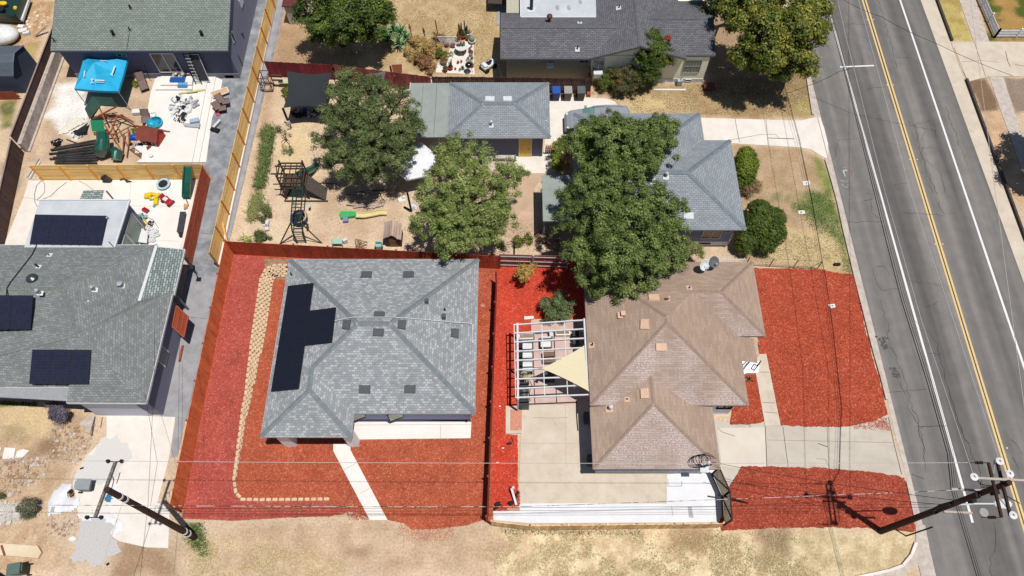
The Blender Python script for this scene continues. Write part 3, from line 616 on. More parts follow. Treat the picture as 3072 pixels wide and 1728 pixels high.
# bare soil where the mulch has not been spread
flat('bare_soil',rough_poly(PP('j',[(232,95),(420,95),(408,250),(330,250),(250,215),(235,200)]),.1,.05),.062,M('soil',S(178,150,118),S(140,112,84),scale=3,bump=.5))
bed(PP('k',[(222,10),(720,5),(890,8),(890,442),(482,442),(482,545),(386,570),(386,1100),(293,1100),(293,1310),(382,1312)])+PP('l',[(386,948),(300,962),(205,962),(186,900)]),mC,.06,.03,seed=9)
bed(PP('m',[(332,545),(415,545),(478,912),(440,925),(360,937),(225,934),(240,800),(330,700)]),mD,.06,.04,seed=12)
bed(PP('h',[(493,1060),(975,1068),(1045,1085),(1150,1100),(1235,1108),(1268,1160),(1262,1200),(1300,1330),(1318,1400)])+PP('m',[(1195,20),(1215,110),(1240,230),(1275,350),(1300,470),(1338,590),(1366,670),(1388,800),(1405,855),(1320,905),(1230,925),(1140,950),(800,952),(604,944),(570,770),(497,408),(447,408),(430,280),(485,270),(440,0)]),mD,.06,.07,seed=15)
bed(PP('m',[(310,1246),(500,1252),(700,1256),(900,1256),(1180,1277),(1330,1300),(1440,1314),(1530,1332)])+PP('n',[(1118,800),(1140,860),(1165,960),(1178,1112),(1080,1112),(800,1092),(500,1086),(0,1094)])+[G(2164,1592),G(2160,1556),G(2190,1545),G(2196,1530),G(2186,1500),G(2162,1480),G(2188,1458),G(2196,1448)],mE,.06,.06,seed=18)
# thin spill of bark dust on the verge
def scatter(name,region,n,size,mats,z=.02,seed=1,hgt=.02,label=None,cat=None,soft=None,upright=False,kind='stuff',dens=None):
    """many small flakes or blades over an area, as one mass"""
    rr=np.random.RandomState(seed); A=np.array([(p[0],p[1]) for p in region]); pts=[]
    while len(pts)<n:
        q=rr.uniform(A.min(0),A.max(0),(n*2,2)); d=sdist(q[:,0],q[:,1],region); 
        keep=d>(rr.uniform(-soft,soft,len(d)) if soft else 0)
        if dens is not None: keep&=fbm(q[:,0],q[:,1],dens[0],4,seed)>rr.uniform(dens[1]-.1,dens[1]+.1,len(q))
        pts+=list(q[keep])
    b=MB()
    for (x,y) in pts[:n]:
        a=rr.uniform(0,6.28); s=size*rr.uniform(.5,1.3); dx,dy=math.cos(a)*s,math.sin(a)*s; b.m=rr.randint(len(mats))
        if upright:
            for k in range(3):
                a=rr.uniform(0,6.28); dx,dy=math.cos(a)*s,math.sin(a)*s; w=.28
                b.add([(x-dy*w,y+dx*w,z),(x+dy*w,y-dx*w,z),(x+dx*.9,y+dy*.9,z+hgt*rr.uniform(.6,1.4))],[(0,1,2)])
        else: b.add([(x-dx,y-dy,z),(x+dy*.4,y-dx*.4,z+hgt*rr.rand()),(x+dx,y+dy,z+hgt*rr.rand()),(x-dy*.4,y+dx*.4,z)],[(0,1,2,3)])
    o=b.build(name,mats); 
    if kind: o['kind']=kind
    if label: tag(o,label,cat)
    return o
mchip=[M('chip_red',S(176,70,56)),M('chip_rose',S(200,110,90))]
scatter('bark_dust',PP('o',[(1230,1060),(1420,1090),(1660,1090),(1620,1140),(1450,1190),(1260,1150)]),1300,.03,mchip,.004,3,.01,'thin scatter of red bark dust on the dirt verge','bark dust',soft=.5)
scatter('bark_dust',PP('o',[(860,950),(950,990),(1010,1030),(880,1010)]),260,.05,mchip,.055,5,.01,'sprinkle of red bark dust left of the slanting path end','bark dust',soft=.3)
scatter('bark_dust',PP('m',[(1150,955),(1400,880),(1420,980),(1300,960)]),500,.05,mchip,.032,6,.01,'sprinkle of red bark dust at the kerb end of the big driveway','bark dust',soft=.2)
mlc=[M('chip_pale',S(226,150,126)),M('chip_tan',S(210,120,96)),M('chip_bright',S(236,90,60))]
for i,(rg,n) in enumerate([([G(705,800),G(900,790),G(1470,1320),G(1470,1545),G(560,1545)],2600),(PP('m',[(500,420),(1250,420),(1380,840),(600,930)]),900),(PP('n',[(0,680),(1100,740),(1150,1080),(0,1070)]),700),(PP('h',[(520,1080),(1240,1130),(1340,1449),(600,1449)]),800),(PP('k',[(240,50),(560,50),(380,1000),(230,1000)]),500)]):
    scatter('loose_bark',rg,n,.035,mlc,.062,30+i,.02,['loose pale bark chips over the mulch around the centre house','loose bark chips over the large red bed by the walk','loose bark chips over the dark red corner bed','loose bark chips over the red bed below the wire fence','loose bark chips over the bright red side yard'][i],'bark chips')
# dry grass on the verges, weeds, rubble
mst=[M('straw_pale',S(250,234,190)),M('straw_tan',S(226,202,150)),M('straw_brown',S(196,170,124))]
scatter('dry_grass',PP('l',[(200,1120),(480,1100),(2250,1120),(2560,1180),(2700,1500),(100,1500)]),12000,.06,mst[:2],.0,41,.07,'pale dry grass of the verge below the brown house','dry grass',soft=.3,upright=True,dens=(1.1,.5))
scatter('dry_grass',PP('o',[(-400,1150),(200,1130),(830,1350),(880,1500),(-300,1500)]),4500,.06,mst[:2],.0,42,.07,'patchy dry grass of the verge below the centre house','dry grass',soft=.5,upright=True,dens=(1.3,.5))
scatter('dry_grass',PP('b',[(1000,-100),(1900,-100),(1850,520),(1000,480),(560,420),(980,250)]),7000,.07,mst,.0,43,.06,'straw coloured grass of the top middle yard','dry grass',soft=.6,upright=True,dens=(1.,.45))
scatter('dry_grass',PP('c',[(720,700),(1800,640),(2300,600),(2400,860),(1560,860),(1050,830)]),5000,.07,mst,.0,44,.06,'dry lawn before the cream house','dry grass',soft=.4,upright=True,dens=(1.2,.48))
scatter('dry_grass',PP('h',[(560,760),(1150,860),(1200,1090),(500,1010)]),2500,.06,mst,.0,45,.06,'dry end of the front lawn above the wire fence','dry grass',soft=.3,upright=True,dens=(1.2,.45))
mgr=[M('blade_green',S(104,126,68)),M('blade_lime',S(132,148,86)),M('blade_dark',S(78,102,54))]
scatter('green_grass',PP('h',[(780,600),(960,500),(1080,470),(1120,620),(1240,1100),(1190,1080),(1120,840),(1000,790),(890,700)]),2600,.05,mgr,.0,46,.05,'green grass patch of the front lawn along the kerb','grass',soft=.35,upright=True)
scatter('green_grass',PP('i',[(1400,1050),(1510,1050),(1570,1290),(1520,1300),(1400,1180)]),900,.06,mgr,.0,47,.08,'green weeds at the foot of the left utility pole','grass',soft=.2,upright=True)
scatter('green_grass',PP('i',[(0,145),(260,145),(270,175),(0,165)]),350,.06,mgr,.0,48,.07,'green weeds under the front wall of the left house','grass',soft=.15,upright=True)
scatter('green_grass',PP('l',[(260,1095),(700,1105),(1300,1115),(1300,1145),(300,1135)]),500,.06,mgr+mst,.0,49,.08,'sparse weeds along the foot of the old plank fence','grass',soft=.15,upright=True)
def rubble(name,region,n,s0,s1,mats,seed,label,soft=.3,dens=None):
    rr=np.random.RandomState(seed); A=np.array([(p[0],p[1]) for p in region]); b=MB(); c=0
    while c<n:
        x,y=rr.uniform(A.min(0),A.max(0)); d=sdist(np.array([x]),np.array([y]),region)[0]
        if d<rr.uniform(-soft,soft): continue
        s=s0+(s1-s0)*rr.rand()**3; b.m=rr.randint(len(mats)); q=[]
        for i in range(8):
            k=Vector(((i&1)*2-1,((i>>1)&1)*2-1,(i>>2)*1.3-.3)); q.append(Vector((x,y,0))+Matrix.Rotation(rr.uniform(0,6),3,'Z')@Vector((k.x*s*rr.uniform(.5,1),k.y*s*rr.uniform(.4,.9),k.z*s*.6))*1 if False else Vector((x+k.x*s*rr.uniform(.5,1),y+k.y*s*rr.uniform(.5,1),k.z*s*rr.uniform(.4,.8))))
        b.add(q,[(0,2,3,1),(4,5,7,6),(0,1,5,4),(2,6,7,3),(0,4,6,2),(1,3,7,5)]); c+=1
    o=b.build(name,mats); o['kind']='stuff'; return tag(o,label,'rubble')
mrk=[M('rock_tan',S(206,178,150)),M('rock_brown',S(176,142,112)),M('rock_grey',S(214,206,196))]
rubble('rubble',PP('i',[(400,300),(680,310),(720,400),(560,620),(380,560)]),520,.02,.12,mrk,61,'broken tan rubble beside the concrete driveway')
rubble('rubble',PP('i',[(0,570),(360,560),(370,680),(200,780),(0,860)]),480,.02,.14,mrk,62,'tan rubble heap at the left edge below the stepping stones')
rubble('rubble',PP('i',[(360,1010),(600,1000),(540,1150),(360,1150)]),200,.02,.1,mrk,63,'loose tan rubble above the lower gravel heap')
rubble('rubble',PP('i',[(0,900),(140,900),(190,1010),(100,1060),(0,1060)]),240,.04,.2,[M('rock_white',S(232,226,218)),mrk[2]],64,'heap of pale broken rocks beside the round grey shrub')
rubble('pebbles',[G(300,1450),G(980,1600),G(980,1728),G(0,1728),G(0,1600)],350,.012,.05,mrk,65,'small pebbles strewn over the lower left dirt')
rubble('pebbles',PP('f',[(300,420),(1300,420),(1300,1000),(150,1000)]),350,.012,.05,mrk,66,'small stones strewn over the play yard dirt')
rubble('pebbles',PP('b',[(230,150),(560,200),(600,480),(170,480)]),120,.012,.05,mrk,67,'small stones on the dirt beside the top of the pine fence')

lit=[M('litter_brown',S(128,96,66)),M('litter_tan',S(176,140,100)),M('litter_olive',S(112,108,66))]
for i,(rg,n,lb) in enumerate([(PP('f',[(600,250),(1300,250),(1350,650),(1000,680),(640,560)]),1500,'fallen leaves under the olive grey tree'),(PP('f',[(1340,600),(1900,550),(1950,1030),(1350,1040)]),1300,'fallen leaves under the open crowned tree'),(PP('b',[(420,200),(1000,220),(1000,420),(500,420)]),900,'fallen leaves in the shade of the glossy tree'),(PP('c',[(1600,450),(2300,450),(2250,760),(1700,760)]),1100,'fallen leaves in the shade of the yellowing tree'),(PP('g',[(0,700),(500,760),(520,900),(0,900)]),700,'fallen leaves behind the side yard fence')]):
    scatter('leaf_litter',rg,n,.05,lit,.012,80+i,.02,lb,'leaf litter',soft=.6)
# ================================================================ BUILDINGS
def ray(x,y): v=y-864; return Vector((x-1536,F_PX*_s-v*_c,-(F_PX*_c+v*_s)))
CP=Vector((0,0,CAM_H))
def R_(r,x,y): o=REG[r]; return ray(o[0]+x*K,o[1]+y*K)
def OY(r,x,y,Y): d=R_(r,x,y); return CP+d*(Y/d.y)
def OX(r,x,y,X): d=R_(r,x,y); return CP+d*(X/d.x)
def PL(r,x,y,pl,off=0):
    p0,n=pl; d=R_(r,x,y); return CP+d*((p0+n*off-CP).dot(n)/d.dot(n))
def plane(a,b,c):
    a,b,c=Vector(a),Vector(b),Vector(c); n=(b-a).cross(c-a).normalized()
    return (a,n if n.z>0 else -n)
def WC(r,g,b,k=.62): return tuple(min(.85,lin(v)/k) for v in (r,g,b))+(1,)
def inset(loop,d):
    n=len(loop); ar=sum(loop[i][0]*loop[(i+1)%n][1]-loop[(i+1)%n][0]*loop[i][1] for i in range(n)); s=1 if ar>0 else -1; out=[]
    for i in range(n):
        a,b,c=[Vector(loop[k%n][:2]) for k in(i-1,i,i+1)]; e1=(b-a).normalized(); e2=(c-b).normalized()
        n1=Vector((-e1.y,e1.x))*s; n2=Vector((-e2.y,e2.x))*s; den=1+n1.dot(n2)
        out.append(b+(n1+n2)*d/max(den,.2))
    return out
m_fw=M('trim_white',S(240,240,242,.9)); m_fd=M('trim_dark',S(96,98,104)); m_fg=M('trim_grey',S(170,172,176))
def cap(parent,segs,mat,w=.15,step=.19,name='ridge_cap'):
    """overlapping cap shingles along hips and ridges"""
    for a,c in segs:
        b=MB(); a=Vector(a); c=Vector(c); L=(c-a).length; d=(c-a)/L; k=int(L/step); x=d.cross(Vector((0,0,1))).normalized(); up=x.cross(d)
        for i in range(k):
            p=a+d*(i*step); q=a+d*(i*step+step*1.15)
            dz0=.025; dz1=.045; drop=.045
            b.add([p-x*w+up*(dz0-drop),p+up*dz0,p+x*w+up*(dz0-drop),q-x*w+up*(dz1-drop),q+up*dz1,q+x*w+up*(dz1-drop)],[(0,1,4,3),(1,2,5,4),(3,4,5),(0,2,1)])
        b.build(name,mat,parent)
def roof(parent,faces,mat,name='roof'):
    b=MB()
    for f in faces:
        n=(Vector(f[1])-Vector(f[0])).cross(Vector(f[2])-Vector(f[0])); f=list(f)
        if n.z<0: f.reverse()
        b.poly([Vector(q) for q in f])
    return b.build(name,mat,parent,uv='slope')
def eaves(parent,loop,ze,mat,h=.16,th=.04,soffit=None,name='fascia'):
    b=MB(); n=len(loop)
    ar=sum(loop[i][0]*loop[(i+1)%n][1]-loop[(i+1)%n][0]*loop[i][1] for i in range(n)); lp=[Vector(p[:2]) for p in loop]
    if ar<0: lp.reverse()
    ou=inset(lp,-.012); inn=inset(lp,th)
    for i in range(n):
        j=(i+1)%n; b.add([(*ou[i],ze-h),(*ou[j],ze-h),(*inn[j],ze-h),(*inn[i],ze-h),(*ou[i],ze-.004),(*ou[j],ze-.004),(*inn[j],ze-.004),(*inn[i],ze-.004)],[(0,3,2,1),(4,5,6,7),(0,1,5,4),(2,3,7,6)])
    o=b.build(name,mat,parent); MB().poly([(*p,ze-h+.02) for p in reversed(inset(lp,.03))]).build('soffit',soffit or m_fg,parent); return o
def walls(parent,loop,z0,z1,mat,name='wall',d=.4):
    return MB().prism(inset(loop,d) if d else loop,z0,z1).build(name,mat,parent)
def window(parent,a,b_,z0,z1,Y,fmat,gmat,panes=2,fw=.06,bars=0,name='window',proud=.03):
    """window on a wall that faces the viewer (-Y)"""
    x0,x1=min(a,b_),max(a,b_); f=MB(); y=Y-proud
    for (p,q,r,s) in((x0,x1,z0,z0+fw),(x0,x1,z1-fw,z1),(x0,x0+fw,z0+fw,z1-fw),(x1-fw,x1,z0+fw,z1-fw)): f.cube(p,q,y-.03,Y,r,s)
    for k in range(1,panes): xx=x0+(x1-x0)*k/panes; f.cube(xx-fw/2,xx+fw/2,y-.025,Y,z0+fw,z1-fw)
    for k in range(bars): 
        zz=z0+(z1-z0)*(k+1)/(bars+1); f.cube(x0+fw,x1-fw,y-.02,Y-.005,zz-.012,zz+.012)
    if bars:
        for k in range(1,6): xx=x0+(x1-x0)*k/6; f.cube(xx-.01,xx+.01,y-.018,Y-.006,z0+fw,z1-fw)
    w=f.build(name,fmat,parent); g=MB().cube(x0+fw,x1-fw,Y-.012,Y+.01,z0+fw,z1-fw).build('pane',gmat,w) if False else None
    gb=MB().cube(x0+fw,x1-fw,Y-.014,Y-.004,z0+fw,z1-fw); o=gb.build('pane',gmat,None,local=True); 
    for v in o.data.vertices: v.co-=org(parent)
    o.parent=w; KIDS.setdefault(w.name,[]).append(o); return w
def sub(mb,name,mat,part,root,**k):
    """sub-part: mesh under a part, its coordinates measured from the thing's origin"""
    o=mb.build(name,mat,None,local=True,**k); q=org(root)
    for v in o.data.vertices: v.co-=q
    o.parent=part; KIDS.setdefault(part.name,[]).append(o); return o
def vent(parent,roofpart,pts,pl,mat,h=.09,name='roof_vent',inner=None):
    q=[PL(*p,pl,h) for p in pts]; n=pl[1]; b=MB(); lo=[v-n*h for v in q]; lo=[v+(v-sum(lo,Vector())/4)*.08 for v in lo]
    b.add(lo+q,[(4,5,6,7),(0,1,5,4),(1,2,6,5),(2,3,7,6),(3,0,4,7)]); o=sub(b,name,mat,roofpart,parent)
    return o
def pipe(parent,roofpart,r,x,y,pl,h=.35,rad=.06,mat=None,flash=.2,fm=None,cap_=0,name='vent_pipe'):
    p=PL(r,x,y,pl); b=MB(); b.m=0; b.tube([p-Vector((0,0,.1)),p+Vector((0,0,h))],rad,10)
    if cap_: b.lathe(p+Vector((0,0,h)),[(rad*1.2,0),(cap_,.03),(cap_,.1),(rad*.6,.16)],12)
    if flash:
        n=pl[1]; hx=Vector((0,0,1)).cross(n).normalized() if abs(n.z)<.999 else Vector((1,0,0)); sl=n.cross(hx); c=p+n*.02-sl*flash*.15; f=flash; b.m=1
        b.add([c-hx*f-sl*f,c+hx*f-sl*f,c+hx*f+sl*f,c-hx*f+sl*f],[(0,1,2,3)])
    return sub(b,name,[mat or m_fd,fm or m_fg],roofpart,parent)
m_glass=glassy('glass_dark',S(52,56,62)); m_glg=glassy('glass_green',S(140,160,140)); m_glb=glassy('glass_blue',S(90,110,130))
m_black=M('metal_black',S(40,40,42)); m_tin=M('metal_white',S(236,238,240)); m_galv=M('metal_galvanised',S(196,200,204),S(160,164,170),scale=4)
sh_c=shingle('shingle_centre',S(150,153,156),S(162,165,167),S(188,190,192),S(132,136,140),bw=.22,rh=.145,ms=.012)
sh_cap=M('cap_shingle',S(122,129,132),S(134,141,144),scale=3,vary=.08)
sh_e=shingle('shingle_blue_grey',S(150,157,163),S(159,166,171),S(168,175,180),S(122,129,137),bw=.3,rh=.145,ms=.02)
sh_h=shingle('shingle_weathered',S(128,131,132),S(138,141,141),S(152,155,155),S(110,113,113),bw=.24,rh=.145,ms=.013)
sh_g=shingle('shingle_green_grey',S(134,143,136),S(144,153,146),S(155,164,157),S(108,117,110),bw=.26,rh=.16,ms=.028)
sh_d=shingle('shingle_charcoal',S(108,108,113),S(117,117,122),S(128,128,133),S(82,82,88),bw=.3,rh=.15,ms=.02)
sh_b=shingle('shingle_brown',S(172,148,131),S(178,154,137),S(186,162,145),S(162,139,123),bw=.5,rh=.14,ms=.008)
sh_bw=shingle('shingle_brown_worn',S(170,147,134),S(178,155,142),S(188,166,153),S(158,137,126),bw=.5,rh=.14,ms=.008,patch=(S(218,208,206),.9))
sh_hp=shingle('shingle_hatched',S(132,144,142),S(156,168,164),S(186,196,192),S(98,108,106),bw=.34,rh=.16,ms=.03)
# -------- CENTRE HOUSE
ze,p=3.0,.25
X0,X1,Yb,Yf,Yw,Xw=-14.7,-2.2,24.05,13.5,12.08,-9.38
zr=ze+p*(Yb-Yf)/2; ym=(Yb+Yf)/2; h5=(Yb-Yf)/2; rl=(X0+h5,ym,zr); rr_=(X1-h5,ym,zr); hw=(Xw-X0)/2; xm=X0+hw; zw=ze+p*hw
wa=(xm,Yw+hw,zw); wb=(xm,Yf+hw,zw); A_=lambda x,y:(x,y,ze)
ch=thing('house','pale grey shingled bungalow with eight black solar panels, in the middle red mulch lot','house',(-8.5,18,0))
faces=[[A_(X0,Yb),A_(X0,Yw),wa,wb,rl],[A_(X0,Yb),rl,rr_,A_(X1,Yb)],[A_(X1,Yb),rr_,A_(X1,Yf)],[rr_,rl,wb,A_(Xw,Yf),A_(X1,Yf)],[wb,wa,A_(Xw,Yw),A_(Xw,Yf)],[wa,A_(X0,Yw),A_(Xw,Yw)]]
lp=[(X0,Yb),(X0,Yw),(Xw,Yw),(Xw,Yf),(X1,Yf),(X1,Yb)]
ro=roof(ch,faces,sh_c); plW=plane(A_(X0,Yb),A_(X0,Yw),rl); plN=plane(A_(X0,Yb),A_(X1,Yb),rl); plE=plane(A_(X1,Yb),A_(X1,Yf),rr_); plS=plane(A_(X0,Yf),A_(X1,Yf),rr_)
capo=MB()
cc=cap(ch,[(A_(X0,Yb),rl),(A_(X1,Yb),rr_),(A_(X1,Yf),rr_),(rl,rr_),(wb,rl),(wa,wb),(A_(X0,Yw),wa),(A_(Xw,Yw),wa)],sh_cap)
eaves(ch,lp,ze,M('trim_pale_grey',S(206,208,210)))
m_lav=M('stucco_lavender',WC(128,134,160),scale=20); m_cream=M('stucco_white',WC(190,190,200)); m_lavd=M('stucco_slate',WC(92,98,116))
wl=[(X0+.5,Yb-.5),(X0+.5,14.6),(Xw-.5,14.6),(Xw-.5,Yf+.5),(X1-.45,Yf+.5),(X1-.45,Yb-.5)]
MB().prism(wl,0,2.86).build('wall',m_lav,ch)
b=MB(); m_pc=M('column_white',WC(226,226,236,.8)); b.cube(-14.1,-13.4,12.3,12.75,0,2.85); b.build('porch_column',m_pc,ch); b=MB(); b.cube(-10.1,-9.5,12.3,12.75,0,2.85); b.build('porch_column',m_pc,ch)
MB().cube(-14.2,-9.45,12.4,12.75,2.5,2.86).build('porch_beam',m_lav,ch)
for (a,c,y0,y1,ang) in ((915,1005,246,292,0),(1185,1285,250,300,0)):
    q0=OY('o',a,272,Yf+.5); q1=OY('o',c,272,Yf+.5); w=window(ch,q0.x,q1.x,.9,2.25,Yf+.5,m_black,m_glg,1)
    b=MB(); pv=Vector((q1.x,Yf+.44,.9)); e=Vector((-.8,-.27,0)); b.bar(pv,pv+e,.05,.05); b.bar(pv+Vector((0,0,1.25)),pv+e+Vector((0,0,1.25)),.05,.05); b.bar(pv+e,pv+e+Vector((0,0,1.25)),.05,.05); b.m=1
    b.add([pv,pv+e,pv+e+Vector((0,0,1.25)),pv+Vector((0,0,1.25))],[(0,1,2,3)]); b.build('casement',[m_black,M('glass_pale_green',S(190,204,176),S(180,196,168),rough=.2,spec=.6)],ch)
q0=OY('o',1430,260,Yf+.5); q1=OY('o',1622,260,Yf+.5); window(ch,q0.x,q1.x,1.5,2.3,Yf+.5,m_black,m_glg,2)
MB().cube(-11.6,-10.7,14.57,14.6,0,2.1).build('door',M('door_dark',S(70,74,84)),ch)
MB().tube([(X1-.3,Yf+.4,2.9),(X1-.3,Yf+.42,2.5),(X1-.38,Yf+.42,.1)],.04,8).build('downpipe',m_tin,ch)
mv=M('vent_charcoal',S(94,98,104)); 
for pts,pl in (([(952,225),(1032,226),(1036,184),(962,184)],plN),([(1271,224),(1348,225),(1350,183),(1276,182)],plN),([(1050,526),(1130,526),(1132,484),(1056,483)],plN),
 ([(814,612),(866,618),(877,547),(822,549)],plW),([(1234,606),(1290,617),(1297,548),(1240,546)],plE),([(1044,666),(1120,670),(1126,614),(1050,612)],plS),([(1634,672),(1690,680),(1691,614),(1636,612)],plE),
 ([(940,1096),(1020,1100),(1022,1040),(942,1038)],plS),([(1281,1094),(1360,1097),(1363,1038),(1284,1038)],plS)):
    vent(ch,ro,[('j',*q) for q in pts],pl,mv)
for x,y,w_ in ((1451,414,.2),(1579,530,.22)):
    q=PL('j',x,y,plE); b=MB(); b.box(q+Vector((0,0,.06)),(w_*1.2,w_*1.6,.05)); b.box(q+Vector((0,0,.18)),(w_,w_*1.2,.22)); sub(b,'exhaust_hood',M('metal_teal_grey',S(84,102,108)),ro,ch)
pipe(ch,ro,'j',1587,480,plE,.4,.05,M('pipe_teal',S(60,74,78))); pipe(ch,ro,'j',440,215,plW,.4,.05,M('pipe_teal',S(60,74,78)))
b=MB(); pt=[PL('j',760,555,plW,.1),PL('j',890,529,plN,.12),PL('j',1205,528,plN,.12),PL('j',1420,545,plE,.1),PL('j',1640,565,plE,.1),PL('j',1775,574,plE,.1),PL('j',1792,590,plE,.1),PL('j',1790,720,plE,.1)]
b.tube(pt,.022,6); sub(b,'conduit',m_tin,ro,ch)
# -------- SOLAR PANELS
m_pv=M('solar_glass',(.008,.009,.016,1),(.010,.011,.02,1),rough=.25,spec=.5); m_pvf=M('solar_frame',(.012,.012,.014,1),rough=.5)
m_pv2=M('solar_glass_blue',(.012,.013,.028,1),(.016,.017,.034,1),rough=.2,spec=.5); 
n_=m_pv2.node_tree.nodes; l_=m_pv2.node_tree.links; tc_=n_.new('ShaderNodeTexCoord'); bk=n_.new('ShaderNodeTexBrick'); bk.offset=0; bk.inputs['Scale'].default_value=1; bk.inputs['Brick Width'].default_value=.17; bk.inputs['Row Height'].default_value=.17; bk.inputs['Mortar Size'].default_value=.006
bk.inputs['Color1'].default_value=(.012,.014,.028,1); bk.inputs['Color2'].default_value=(.016,.018,.036,1); bk.inputs['Mortar'].default_value=(.028,.028,.042,1); l_.new(tc_.outputs['Object'],bk.inputs['Vector']); l_.new(bk.outputs['Color'],n_['Principled BSDF'].inputs['Base Color'])
m_pl=M('solar_line',(.06,.06,.075,1))
def panel(c,label,group,gm=None,line=True):
    a,b_,d,e=c; n=(b_-a).cross(e-a).normalized(); n=n if n.z>0 else -n; ctr=(a+b_+d+e)/4
    t=thing('solar_panel',label,'solar panel',ctr,group=group); f=MB(); q=[a,b_,d,e]; ins=[v+(ctr-v)*.035 for v in q]
    f.add([v-n*.045 for v in q]+[v for v in q],[(4,5,6,7),(0,1,5,4),(1,2,6,5),(2,3,7,6),(3,0,4,7),(3,2,1,0)] if (b_-a).cross(e-a).z>0 else [(7,6,5,4),(4,5,1,0),(5,6,2,1),(6,7,3,2),(7,4,0,3),(0,1,2,3)])
    f.build('frame',m_pvf,t); g=MB(); g.add([v+n*.004 for v in ins],[(0,1,2,3)] if (b_-a).cross(e-a).z>0 else [(3,2,1,0)]); g.build('glass',gm or m_pv,t)
    for k in(.25,.75):
        s0=a.lerp(b_,k); s1=e.lerp(d,k); 
    m_=MB(); m_.bar(a.lerp(b_,.25)-n*.06,e.lerp(d,.25)-n*.06,.05,.05); m_.bar(a.lerp(b_,.75)-n*.06,e.lerp(d,.75)-n*.06,.05,.05)
    for k in(.25,.75): 
        v=e.lerp(d,k)-n*.06; m_.bar(v,v+(e-a).normalized()*.03,.05,.05)
    m_.build('rail',m_pl,t); return t
def quadgrid(q,nx,ny,gap=.012):
    a,b_,c,d=q; out=[]
    def at(u,v): return a.lerp(b_,u).lerp(d.lerp(c,u),v)
    for j in range(ny):
        for i in range(nx):
            g=gap; g=.005; out.append([at(i/nx+g/nx,j/ny+g/ny),at((i+1)/nx-g/nx,j/ny+g/ny),at((i+1)/nx-g/nx,(j+1)/ny-g/ny),at(i/nx+g/nx,(j+1)/ny-g/ny)])
    return out
o6=['uppermost','second from the top','third from the top','fourth from the top','fifth from the top','lowest']
q=[PL('j',x,y,plW,.14) for x,y in((408,293),(601,270),(489,1066),(280,1086))]
for k,c in enumerate(quadgrid(q,1,6)): panel(c,f'black solar panel, {o6[k]} of the long column of six','solar panels on the centre house')
q=[PL('j',x,y,plW,.14) for x,y in((574,478),(771,453),(739,718),(533,741))]
for k,c in enumerate(quadgrid(q,1,2)): panel(c,f'black solar panel, {["upper","lower"][k]} of the two beside the long column','solar panels on the centre house')
# -------- GARAGE of the L shaped house
ze=2.7; X0,X1,Yf,Yb=-4.75,2.8,34.45,39.72; h=(Yb-Yf)/2; zr=ze+.25*h; ym=(Yf+Yb)/2; rl=(X0+h,ym,zr); rr_=(X1-h,ym,zr)
ga=thing('garage','small blue grey shingled garage with yellow door and flat lean-to roof','garage',(-2,37,0))
ro=roof(ga,[[A_(X0,Yb),A_(X0,Yf),rl],[A_(X0,Yf),A_(X1,Yf),rr_,rl],[A_(X1,Yf),A_(X1,Yb),rr_],[A_(X1,Yb),A_(X0,Yb),rl,rr_]] if False else [[(X0,Yb,ze),(X0,Yf,ze),rl],[(X0,Yf,ze),(X1,Yf,ze),rr_,rl],[(X1,Yf,ze),(X1,Yb,ze),rr_],[(X1,Yb,ze),(X0,Yb,ze),rl,rr_]],sh_e)
sh_ec=M('cap_blue_grey',S(118,128,138),S(134,144,152),vary=.08)
cap(ga,[((X0,Yb,ze),rl),((X0,Yf,ze),rl),((X1,Yb,ze),rr_),((X1,Yf,ze),rr_),(rl,rr_)],sh_ec)
eaves(ga,[(X0,Yf),(X1,Yf),(X1,Yb),(X0,Yb)],ze,m_fw)
m_slate=M('stucco_blue_slate',WC(84,88,106),scale=20); 
MB().cube(X0+.1,X1-.5,Yf+.35,Yb-.3,0,2.56).build('wall',m_slate,ga); MB().cube(-7.4,X0+.08,Yf+.6,Yb-.3,0,2.5).build('wall',M('stucco_mid_grey',WC(110,112,116)),ga)
m_flat=M('rolled_roofing',S(164,171,166),S(152,160,156),scale=1.3,detail=8)
fr=MB(); xs=[-7.72,-6.75,-5.72,-4.77]; 
for a,c in zip(xs[:-1],xs[1:]): fr.cube(a+.01,c-.01,Yf+.02,Yb-.04,2.62,2.70)
fo=fr.build('flat_roof',m_flat,ga); MB().cube(-7.76,-7.71,Yb-1.6,Yb-.04,2.55,2.78).build('fascia',m_fw,ga)
pl=(Vector((X0,Yb,ze)),Vector((0,-.25,1)).normalized()); plg=plane((X0,Yf,ze),(X1,Yf,ze),rl); plgn=plane((X0,Yb,ze),(X1,Yb,ze),rl); plge=plane((X1,Yf,ze),(X1,Yb,ze),rr_)
for pts in ([(1788,750),(1855,752),(1857,721),(1790,720)],[(1925,750),(1987,751),(1986,720),(1921,720)]): 
    vent(ga,ro,[('b',*q) for q in pts],plgn,M('skylight_white',S(238,242,246)),.06,name='skylight')
pipe(ga,ro,'b',1834,940,plg,.35,.07,m_tin,.16,m_tin,.1); pipe(ga,ro,'c',396,915,plge,.15,.05,m_tin,.12,m_fg)
d0=OY('c',198,1100,Yf+.35); d1=OY('c',281,1100,Yf+.35); m_yel=M('door_yellow',WC(206,170,84,.75))
dr=MB().cube(d0.x,d1.x,Yf+.30,Yf+.349,.02,2.1).build('door',m_yel,ga)
sub(MB().ball((d1.x-.12,Yf+.26,1.0),.04,8),'handle',m_black,dr,ga); f=MB(); 
for (a,c,z0,z1) in((d0.x-.08,d0.x,0,2.2),(d1.x,d1.x+.08,0,2.2),(d0.x,d1.x,2.1,2.2)): f.cube(a,c,Yf+.28,Yf+.349,z0,z1)
f.build('door_frame',M('trim_cream',WC(190,170,150)),ga)
